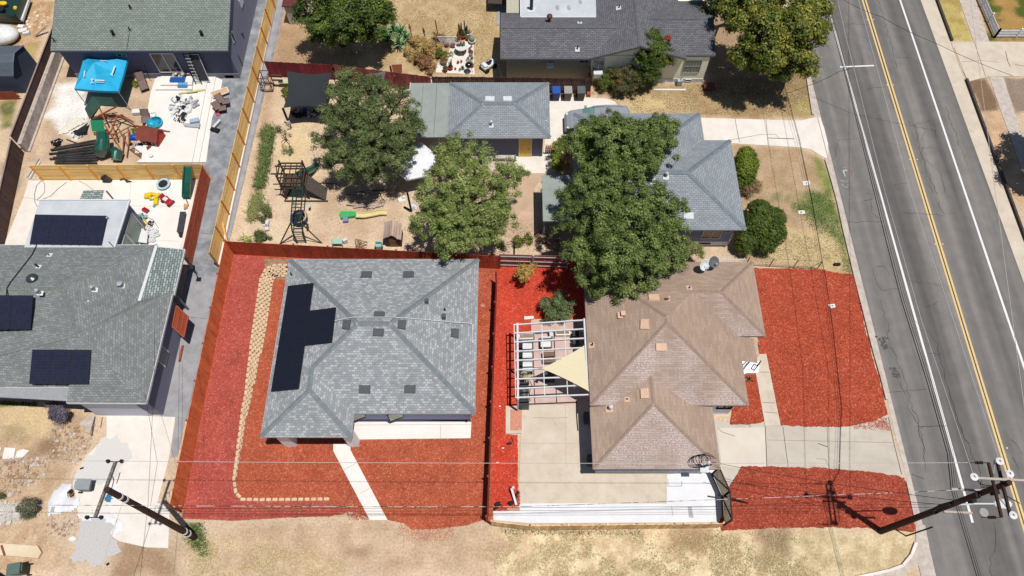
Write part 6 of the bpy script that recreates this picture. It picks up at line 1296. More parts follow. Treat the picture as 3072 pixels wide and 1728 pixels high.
tree('large yellowing green tree leaning over the kerb at the top of the street',P('c',2330,520),
 BL('c',[(1800,60,5.5,1.0),(1880,170,5.6,1.2),(1900,330,5.0,1.1),(1850,440,4.2,.8),(2020,40,6.4,1.5),(2060,230,6.4,1.5),(2080,400,5.4,1.3),(2240,60,6.8,1.5),(2280,230,6.6,1.5),(2240,400,5.2,1.1),(2400,120,5.8,1.2),(2420,280,5.4,1.0),(2360,500,4.2,.7),(2330,440,4.6,.8),(2200,520,3.8,.7),(2120,560,3.0,.5),(1960,520,3.4,.7)]),
 80000,.105,lf_yel,106,trunk=.34,split=2.2,clump=.42)
tree('dark green tree behind the yellowing tree, cut by the top edge',P('c',1750,180),
 BL('c',[(1700,20,4.2,1.0),(1640,-60,4.2,1.1),(1760,-60,5.0,1.2),(1790,150,3.4,.8),(1590,120,3.2,.5),(1640,90,3.0,.4)]),14000,.11,lf_dark,107,trunk=.2)
tree('dark tree beyond the right edge, casting its shadow on the sidewalk',P('d',2290,1160),
 BL('d',[(2290,880,3.6,1.1),(2330,1010,4.2,1.4),(2300,1180,3.6,1.2),(2420,900,4.6,1.4)]),14000,.12,lf_dark,108,trunk=.25)
# clipped shrubs
def bush(label,base,blobs,n,size,mat,seed,name='shrub',cat='shrub',**kw):
    kw.setdefault('clump',.2); return tree(label,base,blobs,n,size,mat,seed,name,cat,trunk=.06,split=.3,twigs=False,**kw)
bush('round clipped bright green shrub, the smaller one beside the grey roof corner',P('h',450,400),BL('h',[(445,240,1.5,.72),(450,290,1.5,.82),(440,350,1.2,.75),(430,400,.8,.6),(440,200,1.4,.5)]),24000,.05,lf_top,111,shell=(.95,1.04),nclump=6,clump=.13,core=.86)
bush('large clipped dark green shrub with a hollow dry centre, beside the street lawn',P('h',600,880),BL('h',[(540,640,1.5,.85),(640,700,1.5,.9),(650,800,1.4,.85),(520,760,1.5,.95),(600,880,1.0,.7),(450,860,1.1,.75),(430,910,.7,.6),(400,880,.8,.45)]),38000,.05,lf_top2,112,shell=(.95,1.04),nclump=6,clump=.13,core=.86)
bush('dry brown shrub between the two clipped shrubs',P('h',490,490),BL('h',[(480,470,.6,.5),(520,440,.5,.45),(450,500,.4,.35)]),3500,.04,leafmat('leaf_dry',S(104,84,62),S(140,116,86),S(170,150,110)),113)
bush('green hedge with an orange dead patch left of the silver car nose',P('g',510,280),BL('g',[(520,110,1.8,.42),(490,160,1.8,.5),(480,230,1.7,.5),(470,290,1.6,.5),(480,330,1.3,.4)]),7000,.05,lf_top,114)
bush('dead orange brown hedge patch beside the green hedge',P('g',545,250),BL('g',[(540,180,1.9,.35),(545,250,1.8,.42),(535,300,1.6,.35)]),4000,.045,leafmat('leaf_orange',S(128,84,48),S(176,124,80),S(206,160,110)),115)
tree('small golden leaved maple in the bright red side yard',P('k',430,190),BL('k',[(430,90,1.5,.45),(400,130,1.4,.4),(460,120,1.5,.4),(480,60,1.4,.35),(410,60,1.3,.3)]),2600,.05,leafmat('leaf_gold',S(150,120,50),S(196,160,84),S(226,196,120)),116,trunk=.04,split=.6,clump=.16,nclump=2,fill=.05)
bush('round grey green shrub at the top end of the white pergola',P('k',660,390),BL('k',[(600,340,1.0,.5),(680,320,1.4,.65),(740,330,1.2,.55),(640,400,1.1,.55),(740,400,.9,.5),(700,270,1.2,.4)]),11000,.045,leafmat('leaf_sage',S(62,82,44),S(104,122,76),S(154,164,122)),117)
bush('purple flowering shrub below the weathered house front',P('i',450,240),BL('i',[(420,180,.8,.5),(470,210,.9,.55),(440,250,.6,.45),(490,260,.6,.4),(400,230,.6,.35)]),6000,.04,leafmat('leaf_lavender',S(70,74,64),S(104,98,110),S(136,118,150)),118)
bush('round grey green shrub beside the pale rock heap, lower left',P('i',220,960),BL('i',[(200,930,.7,.45),(240,920,.7,.42),(220,970,.5,.4)]),6000,.04,leafmat('leaf_grey',S(74,80,58),S(106,108,84),S(140,138,112)),119)
bush('small dark shrub cut by the left edge below the stepping stones',P('i',-10,860),BL('i',[(-10,850,.4,.22)]),800,.03,lf_dark,120)
# planting before the cream house
tree('bottlebrush tree with red flowers against the cream house gable',P('c',1180,600),BL('c',[(1180,300,3.4,.85),(1240,350,3.3,.85),(1150,380,3.1,.9),(1255,430,2.9,.85),(1190,470,2.6,.9),(1110,450,2.4,.8),(1300,460,2.4,.5),(1220,250,3.2,.5),(1200,400,3.4,.9),(1160,560,1.8,.7)]),30000,.06,lf_mango,121,name='tree',trunk=.12,split=.9,clump=.25)
bush('clusters of red bottlebrush flowers on the tree at the cream gable',P('c',1310,400),BL('c',[(1310,285,3.6,.24),(1255,292,3.7,.16),(1340,350,3.1,.18),(1300,462,2.8,.15)]),900,.045,leafmat('petal_red',S(190,30,30),S(220,50,40),S(240,90,70)),122,name='flowers',cat='flowers',clump=.1)
bush('yellow green shrub left of the dark bushes at the cream house',P('c',840,640),BL('c',[(850,570,1.0,.65),(830,620,.7,.55),(880,600,.9,.55)]),6500,.05,lf_yel,123)
bush('dark reddish green bush in front of the cream house wall',P('c',1000,690),BL('c',[(930,590,1.1,.75),(1010,570,1.3,.8),(1080,590,1.2,.75),(960,660,.8,.65),(1060,660,.8,.6)]),17000,.05,leafmat('leaf_reddish',S(56,62,36),S(90,92,52),S(140,86,60)),124)
bush('dry climbing vine on the cream gable wall left of the bottlebrush',P('c',980,560),BL('c',[(1000,420,2.2,.4),(950,450,2.0,.4),(1030,480,1.8,.45),(980,520,1.4,.4)]),3500,.04,leafmat('leaf_vine',S(96,88,58),S(132,120,84),S(164,150,110)),125)
bush('olive bush beside the broad white gas meter wall',P('c',1200,620),BL('c',[(1190,600,.8,.4),(1230,570,.8,.35)]),2500,.045,lf_olive,126)
tag(MB().add([P('c',1115,610,.9),P('c',1140,600,1.0),P('c',1150,640,.8),P('c',1135,655,.6),P('c',1122,640,.7)],[(0,1,2,3,4)]).build('plastic_toy',M('lime',S(190,220,80))),'lime green plastic scrap caught in the bush before the cream house','plastic scrap')
# shrubs beyond the fences
bush('small shrub with pale flowers beside the satellite dishes',P('g',1470,960),BL('g',[(1440,920,1.6,.45),(1500,900,1.7,.5),(1550,950,1.5,.4),(1420,980,1.3,.35)]),4500,.05,leafmat('leaf_mixed',S(84,96,48),S(130,134,76),S(190,176,130)),127)
bush('dry pinkish brush pile behind the side yard fence',P('g',410,850),BL('g',[(370,820,.4,.4),(430,860,.4,.45),(480,880,.3,.35)]),3500,.06,leafmat('leaf_pink_dry',S(120,96,80),S(180,150,128),S(214,186,162)),128)
bush('sparse green weeds behind the side yard fence',P('g',220,870),BL('g',[(180,860,.2,.4),(250,840,.2,.4),(60,880,.2,.35)]),2500,.045,lf_yel,129)
# ---- grass like strips, agave, palms
def blades(name,label,cat,pts,n,l,w,mats,seed,up=.8,sp=.5,kind=None,lean=.6):
    rr=np.random.RandomState(seed); b=MB()
    for i in range(n):
        k=rr.randint(len(pts)); c=Vector(pts[k])+Vector((rr.normal()*sp*.5,rr.normal()*sp*.5,0)); a=rr.uniform(0,6.28); L=l*rr.uniform(.6,1.2); d=Vector((math.cos(a),math.sin(a),0)); s=Vector((-d.y,d.x,0))*w*.5; e=rr.uniform(lean*.4,lean*1.3); b.m=rr.randint(len(mats))
        m1=c+d*(L*.35*e)+Vector((0,0,L*up*.7)); m2=c+d*(L*e)+Vector((0,0,L*up*.75)); b.add([c-s,c+s,m1+s*.8,m1-s*.8,m2],[(0,1,2,3),(3,2,4)])
    o=b.build(name,mats); tag(o,label,cat)
    if kind: o['kind']=kind
    return o
mb1=[M('blade_a',S(96,124,60)),M('blade_b',S(126,148,80)),M('blade_c',S(70,98,44)),M('blade_d',S(166,172,110))]
ps=[P('f',x,y) for x,y in((265,190),(262,230),(258,275),(255,320),(248,360))]; blades('grass_clump','tall green arching grass clump, topmost of the strip along the pine fence','grass clump',ps,1700,.6,.03,mb1,131,sp=.5)
ps=[P('f',x,y) for x,y in((240,430),(225,490),(210,540),(200,590))]; blades('grass_clump','green arching grass clump, middle of the strip along the pine fence','grass clump',ps,1400,.55,.03,mb1,132,sp=.45)
ps=[P('f',x,y) for x,y in((185,690),(175,730),(160,780),(150,830))]; blades('grass_clump','yellowish grass clump, lower part of the strip along the pine fence','grass clump',ps,1100,.55,.03,[mb1[3],M('blade_e',S(190,180,120)),mb1[1]],133,sp=.45)
ps=[P('f',100,1000),P('f',115,1015)]; blades('agave','yellow striped agave at the corner of the rust red fence','agave',ps,46,.55,.09,[M('agave_yellow',S(206,206,120)),M('agave_lime',S(140,164,84))],134,sp=.1,up=.6,lean=1.)
bush('low dark green shrub by the fence corner below the grass strip',P('f',215,985),BL('f',[(200,970,.2,.35),(240,985,.2,.35),(190,1000,.2,.25)]),3000,.045,lf_dark,135)
bush('sparse olive weeds right of the grass strip',P('f',240,850),BL('f',[(250,760,.1,.4),(240,830,.1,.45),(260,800,.1,.3)]),2200,.04,lf_olive,136)
bush('sparse dry shrub right of the topmost grass clump',P('f',400,250),BL('f',[(390,200,.3,.4),(380,320,.3,.35),(420,330,.3,.3),(350,170,.3,.3)]),1600,.035,lf_olive,137,nclump=1.6)
def rosette(label,c,r,n,mats,seed,h=.5,w=.1,name='agave'):
    rr=np.random.RandomState(seed); b=MB(); c=Vector(c)
    for i in range(n):
        a=i*2.4+rr.uniform(-.2,.2); t=(i+1)/n; L=r*rr.uniform(.8,1.1); d=Vector((math.cos(a),math.sin(a),0)); e=1.45*(1-t)+.12; s=Vector((-d.y,d.x,0))*w*.5; b.m=rr.randint(len(mats))
        p1=c+d*(L*.35*math.sin(e))+Vector((0,0,h*.5+L*.35*math.cos(e))); p2=c+d*(L*.75*math.sin(e))+Vector((0,0,h*.5+L*.7*math.cos(e)-.05)); p3=c+d*(L*math.sin(e))+Vector((0,0,h*.5+L*math.cos(e)-.12*t)); p0=c+Vector((0,0,h*.4))
        b.add([p0-s*.6,p0+s*.6,p1+s,p1-s,p2+s*.7,p2-s*.7,p3,p1+Vector((0,0,-.02))],[(0,1,2,3),(3,2,4,5),(5,4,6)])
    b.m=0; b.tube([c,c+Vector((0,0,h*.5))],.06,6); return tag(b.build(name,mats),label,'agave','agave clump beside the glossy tree')
mag=[M('agave_green',S(104,148,92)),M('agave_mint',S(156,190,136)),M('agave_deep',S(64,104,62)),M('agave_pale',S(188,212,150))]
for i,(x,y,r) in enumerate([(1030,275,.95),(1060,325,.8),(1105,240,.8),(1145,350,1.05),(1160,265,.9),(1190,300,.75)]):
    rosette('large green agave rosette '+['leftmost of the clump','at the lower left of the clump','at the top of the clump','lowest and largest of the clump','at the upper right of the clump','rightmost of the clump'][i],P('b',x,y),r,34,mag,140+i,.55,.12)
rosette('small spiky plant in the red bed by the brown house door',P('m',365,595),.45,16,[M('spike_dark',S(60,70,40)),M('spike_tan',S(150,130,80))],151,.1,.06,'yucca')
# ================================================================ THINGS LYING AND STANDING ABOUT
def col(name,r,g,b,**k): return M(name,S(r,g,b),**k)
def simple(mb,name,mat,label,cat,group=None,**k): return tag(mb.build(name,mat,**k),label,cat,group)
# ---- blue canopy tent
cz=2.05; c4=[P('a',630,422,cz+.1),P('a',958,430,cz+.1),P('a',884,684,cz+.1),P('a',557,664,cz+.1)]; pk_=P('a',703,470,cz+.75)
tt=thing('canopy_tent','sky blue pop-up canopy tent with white marks and thin silver legs','canopy tent',sum(c4,Vector())/4-Vector((0,0,cz)))
b=MB(); N=8
for i in range(4):
    a,c=c4[i],c4[(i+1)%4]; rows_=[]
    for j in range(N+1):
        v=j/N; rows_.append([a.lerp(c,u/N).lerp(pk_,v)+Vector((0,0,-.16*math.sin(math.pi*v)*(1-abs(2*u/N-1))-.05*math.sin(math.pi*u/N)*(1-v))) for u in range(N+1)])
    for j in range(N):
        for u in range(N): b.add([rows_[j][u],rows_[j][u+1],rows_[j+1][u+1],rows_[j+1][u]],[(0,1,2,3)])
    n=8
    for u in range(n):
        p=a.lerp(c,u/n)-Vector((0,0,.05*math.sin(math.pi*u/n))); q=a.lerp(c,(u+1)/n)-Vector((0,0,.05*math.sin(math.pi*(u+1)/n))); b.add([p,q,q-Vector((0,0,.22)),p-Vector((0,0,.22))],[(0,1,2,3)])
b.build('canopy',M('canopy_blue',S(46,190,236),S(34,174,226),scale=2,rough=.6),tt,smooth=False)
for v in c4: MB().bar(Vector((v.x,v.y,0))+Vector((0,0,0)),v-Vector((0,0,.02)),.04,.04).build('leg',m_galv,tt)
b=MB(); pln=plane(c4[3],c4[2],pk_)
def mark(pts,pl_,off=.06):
    for x0,y0,x1,y1,w in pts: b.bar(PL('a',x0,y0,pl_,off),PL('a',x1,y1,pl_,off),w,.012)
mark([(690,590,690,622,.06),(678,594,704,592,.05),(678,620,704,620,.05),(710,600,784,604,.10),(712,614,784,616,.05)],pln)
mark([(862,495,838,560,.12),(826,555,848,570,.06)],plane(c4[1],c4[2],pk_)); mark([(634,530,630,575,.08)],plane(c4[0],c4[3],pk_)); mark([(750,452,800,456,.05)],plane(c4[0],c4[1],pk_))
b.build('mark',m_tin,tt)
# ---- collapsed timber play set
ps_=thing('play_set','half dismantled timber play set with green tarps and tube slide below the blue canopy','play set',P('a',820,1000)); m_tim=M('timber_orange',WC(140,82,50,1.1),WC(116,64,38,1.1),scale=3,vary=.15); m_tarp=M('tarp_green',S(72,104,92),S(60,92,82),scale=2); m_pan=M('panel_green',S(26,132,92))
b=MB(); 
for q in ([(690,722,2.4),(838,730,2.4),(880,795,1.7),(752,790,1.7)],[(690,722,2.4),(752,790,1.7),(672,895,1.0),(634,815,1.2)]): b.add([P('a',*v) for v in q],[(0,1,2,3)])
b.build('roof_tarp',m_tarp,ps_)
b=MB(); b.add([P('a',*v) for v in ((676,902,1.3),(768,900,1.3),(790,985,1.0),(690,985,1.0))],[(0,1,2,3)]); b.build('roof_panel',m_pan,ps_)
b=MB()
for x0,y0,z0,x1,y1,z1,w in [(752,790,1.7,690,880,.9,.1),(880,795,1.7,700,890,1,.1),(735,785,1.6,790,905,1,.1),(760,900,1.2,860,1050,.6,.1),(840,850,1,1000,915,.8,.1),(880,870,1,830,990,.6,.09),(830,900,.8,920,860,.9,.1),(870,930,.8,960,1100,.2,.09),(930,1000,.4,920,1170,.1,.08),(700,995,.9,830,990,.9,.1),(705,1010,.7,880,1005,.6,.09),(850,1030,.6,925,1150,.2,.08),(960,960,.5,970,1080,.2,.08),(880,1000,.5,990,940,.4,.06),(840,930,.9,880,1050,.4,.1),(950,1180,.2,975,1010,.2,.06),(740,860,.8,880,845,.7,.05),(750,875,.7,860,870,.7,.05),(770,890,.6,880,885,.6,.05),(790,860,.9,830,910,.6,.05)]:
    b.bar(P('a',x0,y0,z0),P('a',x1,y1,z1),w,w*.8)
b.build('beams',m_tim,ps_)
m_slg=M('slide_green',S(26,96,78),rough=.25,spec=.6,coat=.4)
b=MB(); b.tube([P('a',768,1010,1.3),P('a',772,1060,1.25),P('a',765,1110,1.0),P('a',750,1150,.5)],[.42,.45,.5,.42],16); b.tube([P('a',764,1088,1.07),P('a',766,1096,1.05)],.53,16); b.build('tube_slide',m_slg,ps_,smooth=False)
b=MB(); b.tube([P('a',855,1130,.5),P('a',880,1150,.5),P('a',870,1200,.35)],[.36,.42,.36],14); b.build('tube_slide_end',m_slg,ps_)
simple(MB().bar(P('a',1000,940,.5),P('a',1275,990,.3),.12,.1).bar(P('a',905,860,.6),P('a',1000,915,.5),.1,.1),'timber_beam',m_tim,'long round orange timber beam lying behind the red playhouse','timber')
b=MB()
for k in range(9): b.bar(P('a',972+k*14,1125+k*9,.12),P('a',1000+k*13,1108+k*9.5,.12),.05,.04)
b.bar(P('a',972,1120,.1),P('a',1080,1200,.1),.06,.08).bar(P('a',1000,1105,.1),P('a',1110,1195,.1),.06,.08); simple(b,'play_ladder',m_tim,'small orange rung ladder lying at the pine divider fence','ladder')
for i in range(9): 
    y=1060+i*17+random.uniform(-4,4); x0=375+random.uniform(-5,60)
    simple(MB().tube([P('a',x0,y+55-i*4,.1+.05*(i%3)),P('a',735-random.uniform(0,15),y-8+i*4,.1+.05*(i%3))],.09,8),'pipe',M('pipe_black_grey',S(72,70,70),S(44,42,44),scale=3),'black pipe '+['uppermost','second','third','fourth','fifth','sixth','seventh','eighth','lowest'][i]+' in the heap left of the green tube slide','pipe','black pipes heaped beside the green tube slide')
# ---- red playhouse
rh=thing('playhouse','small barn red toy playhouse with white window trim and brown roof','playhouse',P('a',1145,1100)); m_red=M('toy_red',WC(150,44,30,.75)); m_rrf=M('toy_roof',S(150,78,62),S(134,66,54),scale=2)
E0=[P('a',1062,1048,1.0),P('a',1090,950,1.45),P('a',1208,978,1.4),P('a',1188,1080,1.0),P('a',1240,1040,1.0)]
fl_=P('a',1075,1095,0); fr_=P('a',1205,1118,0); br_=fr_+Vector((.3,1.05,0)); blf=fl_+Vector((.3,1.05,0)); h0=Vector((0,0,1.0)); mdl=fl_.lerp(blf,.5)+Vector((0,0,1.45)); mdr=fr_.lerp(br_,.5)+Vector((0,0,1.45))
b=MB(); b.prism([fl_,fr_,br_,blf],0,1.0); b.add([fr_+h0,br_+h0,mdr,fl_+h0,blf+h0,mdl],[(0,1,2),(3,5,4)]); b.build('wall',m_red,rh)
o_=Vector((0,-.15,-.06)); x_=Vector((.12,.02,0)); b=MB(); b.add([fl_+h0+o_-x_,fr_+h0+o_+x_,mdr+x_+Vector((0,0,.05)),mdl-x_+Vector((0,0,.05))],[(0,1,2,3)]); b.add([blf+h0-o_*Vector((1,1,-1)).x-x_,br_+h0+x_,mdr+x_+Vector((0,0,.05)),mdl-x_+Vector((0,0,.05))],[(0,1,2,3)]); b.build('roof',m_rrf,rh)
dd=(fr_-fl_); 
for k in (.22,.78): 
    c=fl_+dd*k+Vector((0,-.02,.55)); MB().bar(c-dd*.11+Vector((0,0,0)),c+dd*.11,.03,.36).build('window',m_tin,rh); MB().bar(c-dd*.07+Vector((0,-.02,0)),c+dd*.07+Vector((0,-.02,0)),.03,.24).build('window_pane',m_blk,rh)
MB().bar(fl_+dd*.5+Vector((-.16,-.02,.35)),fl_+dd*.5+Vector((.16,-.02,.35)),.03,.66).build('doorway',m_blk,rh)
# ---- loungers
m_sl=M('sling_brown',S(140,118,110),S(122,102,96),scale=8); 
def lounger(label,pts,w,grp='brown sling loungers'):
    t=thing('sun_lounger',label,'sun lounger',(pts[0].x,pts[0].y,0),group=grp); s=MB(); f=MB()
    for a,c in zip(pts[:-1],pts[1:]): 
        d=(c-a).normalized(); n=Vector((-d.y,d.x,0)).normalized()*w/2; s.add([a-n,a+n,c+n,c-n],[(0,1,2,3)]); f.bar(a-n,c-n,.04,.04); f.bar(a+n,c+n,.04,.04)
        for q in (a-n,a+n): 
            if q.z<.6: f.bar(Vector((q.x,q.y,0)),q,.035,.035)
    s.build('sling',m_sl,t); f.build('frame',M('frame_dark',S(66,58,58)),t); return t
lounger('brown sling lounger with raised back, right of the blue canopy',[P('a',1035,540,.9),P('a',1058,600,.4),P('a',1085,670,.35)],.62)
lounger('brown sling lounger at the edge of the white terrace, above the red playhouse',[P('a',1075,815,.9),P('a',1090,870,.4),P('a',1095,920,.3)],.62)
lounger('brown sling lounger, the upper one stacked on the stained drive beside the terrace steps',[P('a',1622,705,.9),P('a',1665,765,.5),P('a',1720,755,.5)],.55)
lounger('brown sling lounger, the lower one stacked on the stained drive beside the terrace steps',[P('a',1600,760,.8),P('a',1640,815,.4),P('a',1695,805,.4)],.55)
b=MB(); b.box(P('a',1030,838,.2),(.75,.42,.3),.1); simple(b,'cooler_lid',M('foam_white',S(248,248,246)),'white plastic chest on the soil left of the terrace edge','box',bevel=.04)
q=[P('a',1578,695,.25),P('a',1700,655,.3),P('a',1715,690,.3),P('a',1600,735,.25)]; t=thing('tray','white edged tan board lying across the terrace steps','board',q[0]); MB().add(q,[(0,1,2,3)]).build('board',M('board_tan',S(232,186,130)),t); b=MB()
for k in range(4): b.bar(q[k],q[(k+1)%4],.08,.08)
b.build('frame',m_tin,t)
simple(MB().bar(P('a',1598,955,.25),P('a',1650,900,.25),.16,.12),'board',m_tin,'short white board lying on the stained drive below the loungers','board')
simple(MB().box(P('a',1612,975,.1),(.7,.35,.2),-.4),'mat',m_blk,'small black mat beside the short white board','mat'); lump('cloth',PP('a',[(1625,815),(1700,815),(1690,850),(1620,848)]),.35,M('cloth_charcoal',S(70,68,72)),5,.08,'charcoal cloth heaped below the stacked loungers','cloth',.08)
lump('cloth',PP('a',[(1622,852),(1662,850),(1655,880),(1620,872)]),.12,M('cloth_pink',S(220,90,120)),6,.06,'small pink cloth beside the charcoal cloth','cloth',.06)
# ---- junk on the terrace
def junk(name,label,cat,cx,cy,rx,ry,n,mats,seed,z0=.3,s=.2,reg='a',flatn=.5,hmax=.4):
    rr=random.Random(seed); b=MB()
    for i in range(n):
        a=rr.uniform(0,6.28); r=math.sqrt(rr.random()); c=P(reg,cx+rx*r*math.cos(a),cy+ry*r*math.sin(a),z0+rr.uniform(0,hmax)*(1-r*.7)); b.m=rr.randrange(len(mats)); k=s*rr.uniform(.4,1.3)
        ax=Matrix.Rotation(rr.uniform(0,6),3,'Z')@Matrix.Rotation(rr.uniform(-.7,.7),3,'X'); b.box(c,(k,k*rr.uniform(.5,1),k*rr.uniform(.08,.5)),ax=ax)
    o=b.build(name,mats); return tag(o,label,cat,kind='stuff')
m_w8=M('scrap_white',S(246,246,246)); m_k=M('scrap_black',S(40,40,44)); m_gy=M('scrap_grey',S(190,190,196)); m_bn=M('scrap_brown',S(140,100,80))
junk('scrap_heap','heap of white, black and brown scrap in the middle of the white terrace','scrap heap',1345,800,80,85,70,[m_w8,m_k,m_w8,m_gy,m_w8],201,s=.34); junk('scrap_heap','small grey and white scrap heap right of the big heap on the terrace','scrap heap',1440,770,50,40,36,[m_gy,m_w8,m_gy],202); junk('scrap_heap','brownish scrap at the lower end of the terrace heap','scrap heap',1345,880,45,40,30,[m_bn,m_w8,m_k],203,s=.16)
q=[P('a',1420,895,.6),P('a',1485,880,.6),P('a',1500,925,.35),P('a',1432,935,.35)]; simple(MB().prism(q,.4,.62),'box',M('box_pale_blue',S(176,198,220)),'pale blue box at the lower right of the terrace scrap','box'); simple(MB().prism(PP('a',[(1372,930),(1500,925),(1495,960),(1385,950)],.35),.30,.42),'frame',m_gy,'flat grey frame lying under the pale blue box','frame')
# water bottle packs
def pack(label,x,y,nx,ny,z,mat,s=.1):
    c=P('a',x,y,z); b=MB()
    for i in range(nx):
        for j in range(ny): q=c+Vector(((i-nx/2)*s,(j-ny/2)*s,0)); b.lathe(q,[(.045,0),(.045,.16),(.02,.2),(.02,.22)],7)
    return simple(b,'bottle_pack',mat,label,'bottle pack','blue water bottle packs on the steps')
m_bb=M('bottle_blue',S(60,130,220),rough=.3,spec=.6); m_bc=M('bottle_cyan',S(110,186,236),rough=.3)
for i,x in enumerate((1303,1340,1378)): pack(['leftmost','middle','rightmost'][i]+' shrink wrapped blue bottle pack of the upper row on the door steps',x,600,4,5,.6,m_bb)
for i,x in enumerate((1362,1398)): pack(['left','right'][i]+' pale blue bottle pack of the lower pair on the door steps',x,640,4,5,.45,m_bc)
junk('packaging','scraps of cardboard and black trays on the top door step','scraps',1370,560,70,16,24,[m_w8,m_bn,m_k,M('card',S(214,196,176))],204,.62,.22,hmax=.12)
# ladder leaning on the wall
ld=thing('ladder','black and silver extension ladder leaning on the slate wall right of the sliding door','ladder',P('a',1500,630,.3)); b0=P('a',1492,632,.3); t0=Vector((P('a',1492,632,.3).x-.25,42.7,3.2)); dL=(t0-b0); sx=Vector((.24,0,0)); b=MB(); b.bar(b0-sx,t0-sx,.05,.09); b.bar(b0+sx,t0+sx,.05,.09); b.build('side_rail',m_black,ld)
b=MB(); 
for k in range(1,11): b.bar(b0-sx+dL*k/11,b0+sx+dL*k/11,.05,.04)
b.build('rung',m_galv,ld)
b=thing('screen_door','dark screen door with thin white frame leaning against the wall beside the ladder','screen door',P('a',1520,580)); q=[Vector((-25.35,42.6,2.75)),Vector((-24.5,42.6,2.75)),Vector((-24.35,42.05,.35)),Vector((-25.2,42.05,.35))]; m=MB()
for k in range(4): m.bar(q[k],q[(k+1)%4],.04,.04)
m.build('frame',m_tin,b); MB().add([v+Vector((0,.02,0)) for v in q],[(0,1,2,3)]).build('mesh',M('mesh_grey',S(70,70,78)),b)
for i,(x0,y0,x1,y1) in enumerate([(1338,702,1535,672),(1400,692,1480,684)]): simple(MB().bar(P('a',x0,y0,.36+.08*i),P('a',x1,y1,.36+.08*i),.16-.03*i,.06),'lumber',M('lumber_yellow',S(226,214,150)),['long pale yellow plank on the terrace below the bottle packs','short pale yellow plank on top of the long one'][i],'plank')
# kids' pools, chair, bag
def pool(label,c,r,h,mo,mi,name='paddling_pool',cat='paddling pool'):
    t=thing(name,label,cat,c); b=MB(); b.lathe((0,0,0),[(r*.8,0),(r,.03),(r*1.03,h),(r*.9,h+.02),(r*.86,.05),(.05,.045)],22); b.build('wall',mo,t,local=True); MB().cyl((0,0,.05),r*.84,.02,20).build('floor',mi,t,local=True); return t
m_cy=M('pool_cyan',S(40,180,214),rough=.35); m_cy2=M('pool_deep',S(20,140,190)); pool('turquoise inflatable pool half folded, above the red playhouse',P('a',1170,930,.3),.55,.25,m_cy,m_cy2); lump('inflatable',PP('a',[(1085,905),(1150,895),(1200,905),(1190,950),(1120,955),(1095,935)],.5),.35,m_cy,9,.07,'crumpled turquoise inflatable toy beside the round pool','inflatable toy',.1,.35)
lump('tarp',PP('a',[(975,1025),(1050,1010),(1055,1050),(1000,1062),(975,1055)]),.35,M('tarp_blue',S(30,90,200),rough=.35),4,.08,'bright blue tarp bundle left of the red playhouse','tarp',.12); junk('scrap_heap','dark scrap between the blue bundle and the playhouse','scrap heap',1015,1080,45,14,26,[m_k,m_k,m_gy],205,.0,.22,hmax=.2)
ck=thing('chair','overturned black garden chair on the white dusted soil','chair',P('a',600,965)); b=MB(); b.add([P('a',*v) for v in((560,985,.3),(640,960,.5),(665,915,.3),(600,960,.1))],[(0,1,2,3)]); b.add([P('a',*v) for v in((540,990,.2),(570,1000,.4),(640,985,.5),(640,960,.5),(560,975,.3))],[(0,1,2,3,4)]); b.build('seat',m_k,ck); b=MB()
for x0,y0,x1,y1 in ((580,990,545,1035),(600,1000,590,1040),(640,985,610,1030),(560,980,530,1000)): b.bar(P('a',x0,y0,.4),P('a',x1,y1,.05),.035,.035)
b.build('legs',m_k,ck)
lump('bag',PP('a',[(395,1065),(470,1055),(480,1085),(440,1105),(400,1100)]),.45,M('bag_black',S(36,36,40),rough=.25,spec=.6),7,.08,'shiny black bag at the left end of the pipe heap','bag',.12)
lump('rubble_sheet',PP('a',[(520,890),(640,880),(650,930),(560,970),(500,1000),(430,1020)]),.14,M('sheet_cream',S(246,238,222)),12,.1,'pale crumpled paper sheets on the dusty soil left of the play set','sheet',.12)
for i,(x0,y0,x1,y1) in enumerate([(500,1045,620,1090),(205,1330,290,1190),(215,1340,300,1210),(228,1340,262,1270)]): simple(MB().bar(P('a',x0,y0,.05),P('a',x1,y1,.08),.08,.05),'plank',[M('bar_dark',S(70,60,56)),m_gy,m_conc2,m_gy][i],['thin dark bar lying above the pipe heap','long grey plank at the left end of the short pine fence','pale plank beside the long grey plank','short grey plank beside the two longer ones'][i],'plank')
simple(MB().add([P('a',*v) for v in ((1095,1100,.6),(1130,1085,.5),(1135,1115,.2),(1112,1148,.1))],[(0,1,2,3)]),'tile',m_rrf,'brown diamond shaped board below the red playhouse','board'); simple(MB().box(P('a',1060,1120,.08),(.9,.7,.1),.2),'board',m_w8,'white board on the terrace below the red playhouse','board'); simple(MB().ball(P('a',1132,1165,.4),.17,10,(1,1,.5)),'basin',m_w8,'small white basin at the corner of the terrace by the pine fence','basin')
simple(MB().bar(P('a',1120,590,0),P('a',1080,480,2.2),.04,.04),'rod',m_black,'thin black rod leaning on the slate wall right of the lounger','rod')
for nm,x,y,s in (('weeds',1020,625,.25),('weeds',1018,985,.3)): bush('small green weed '+('beside the canopy tent leg' if y<700 else 'between the play set beams and the playhouse'),P('a',x,y),BL('a',[(x,y,.15,s)]),500,.05,lf_yel,int(y),name='weed',cat='weed')
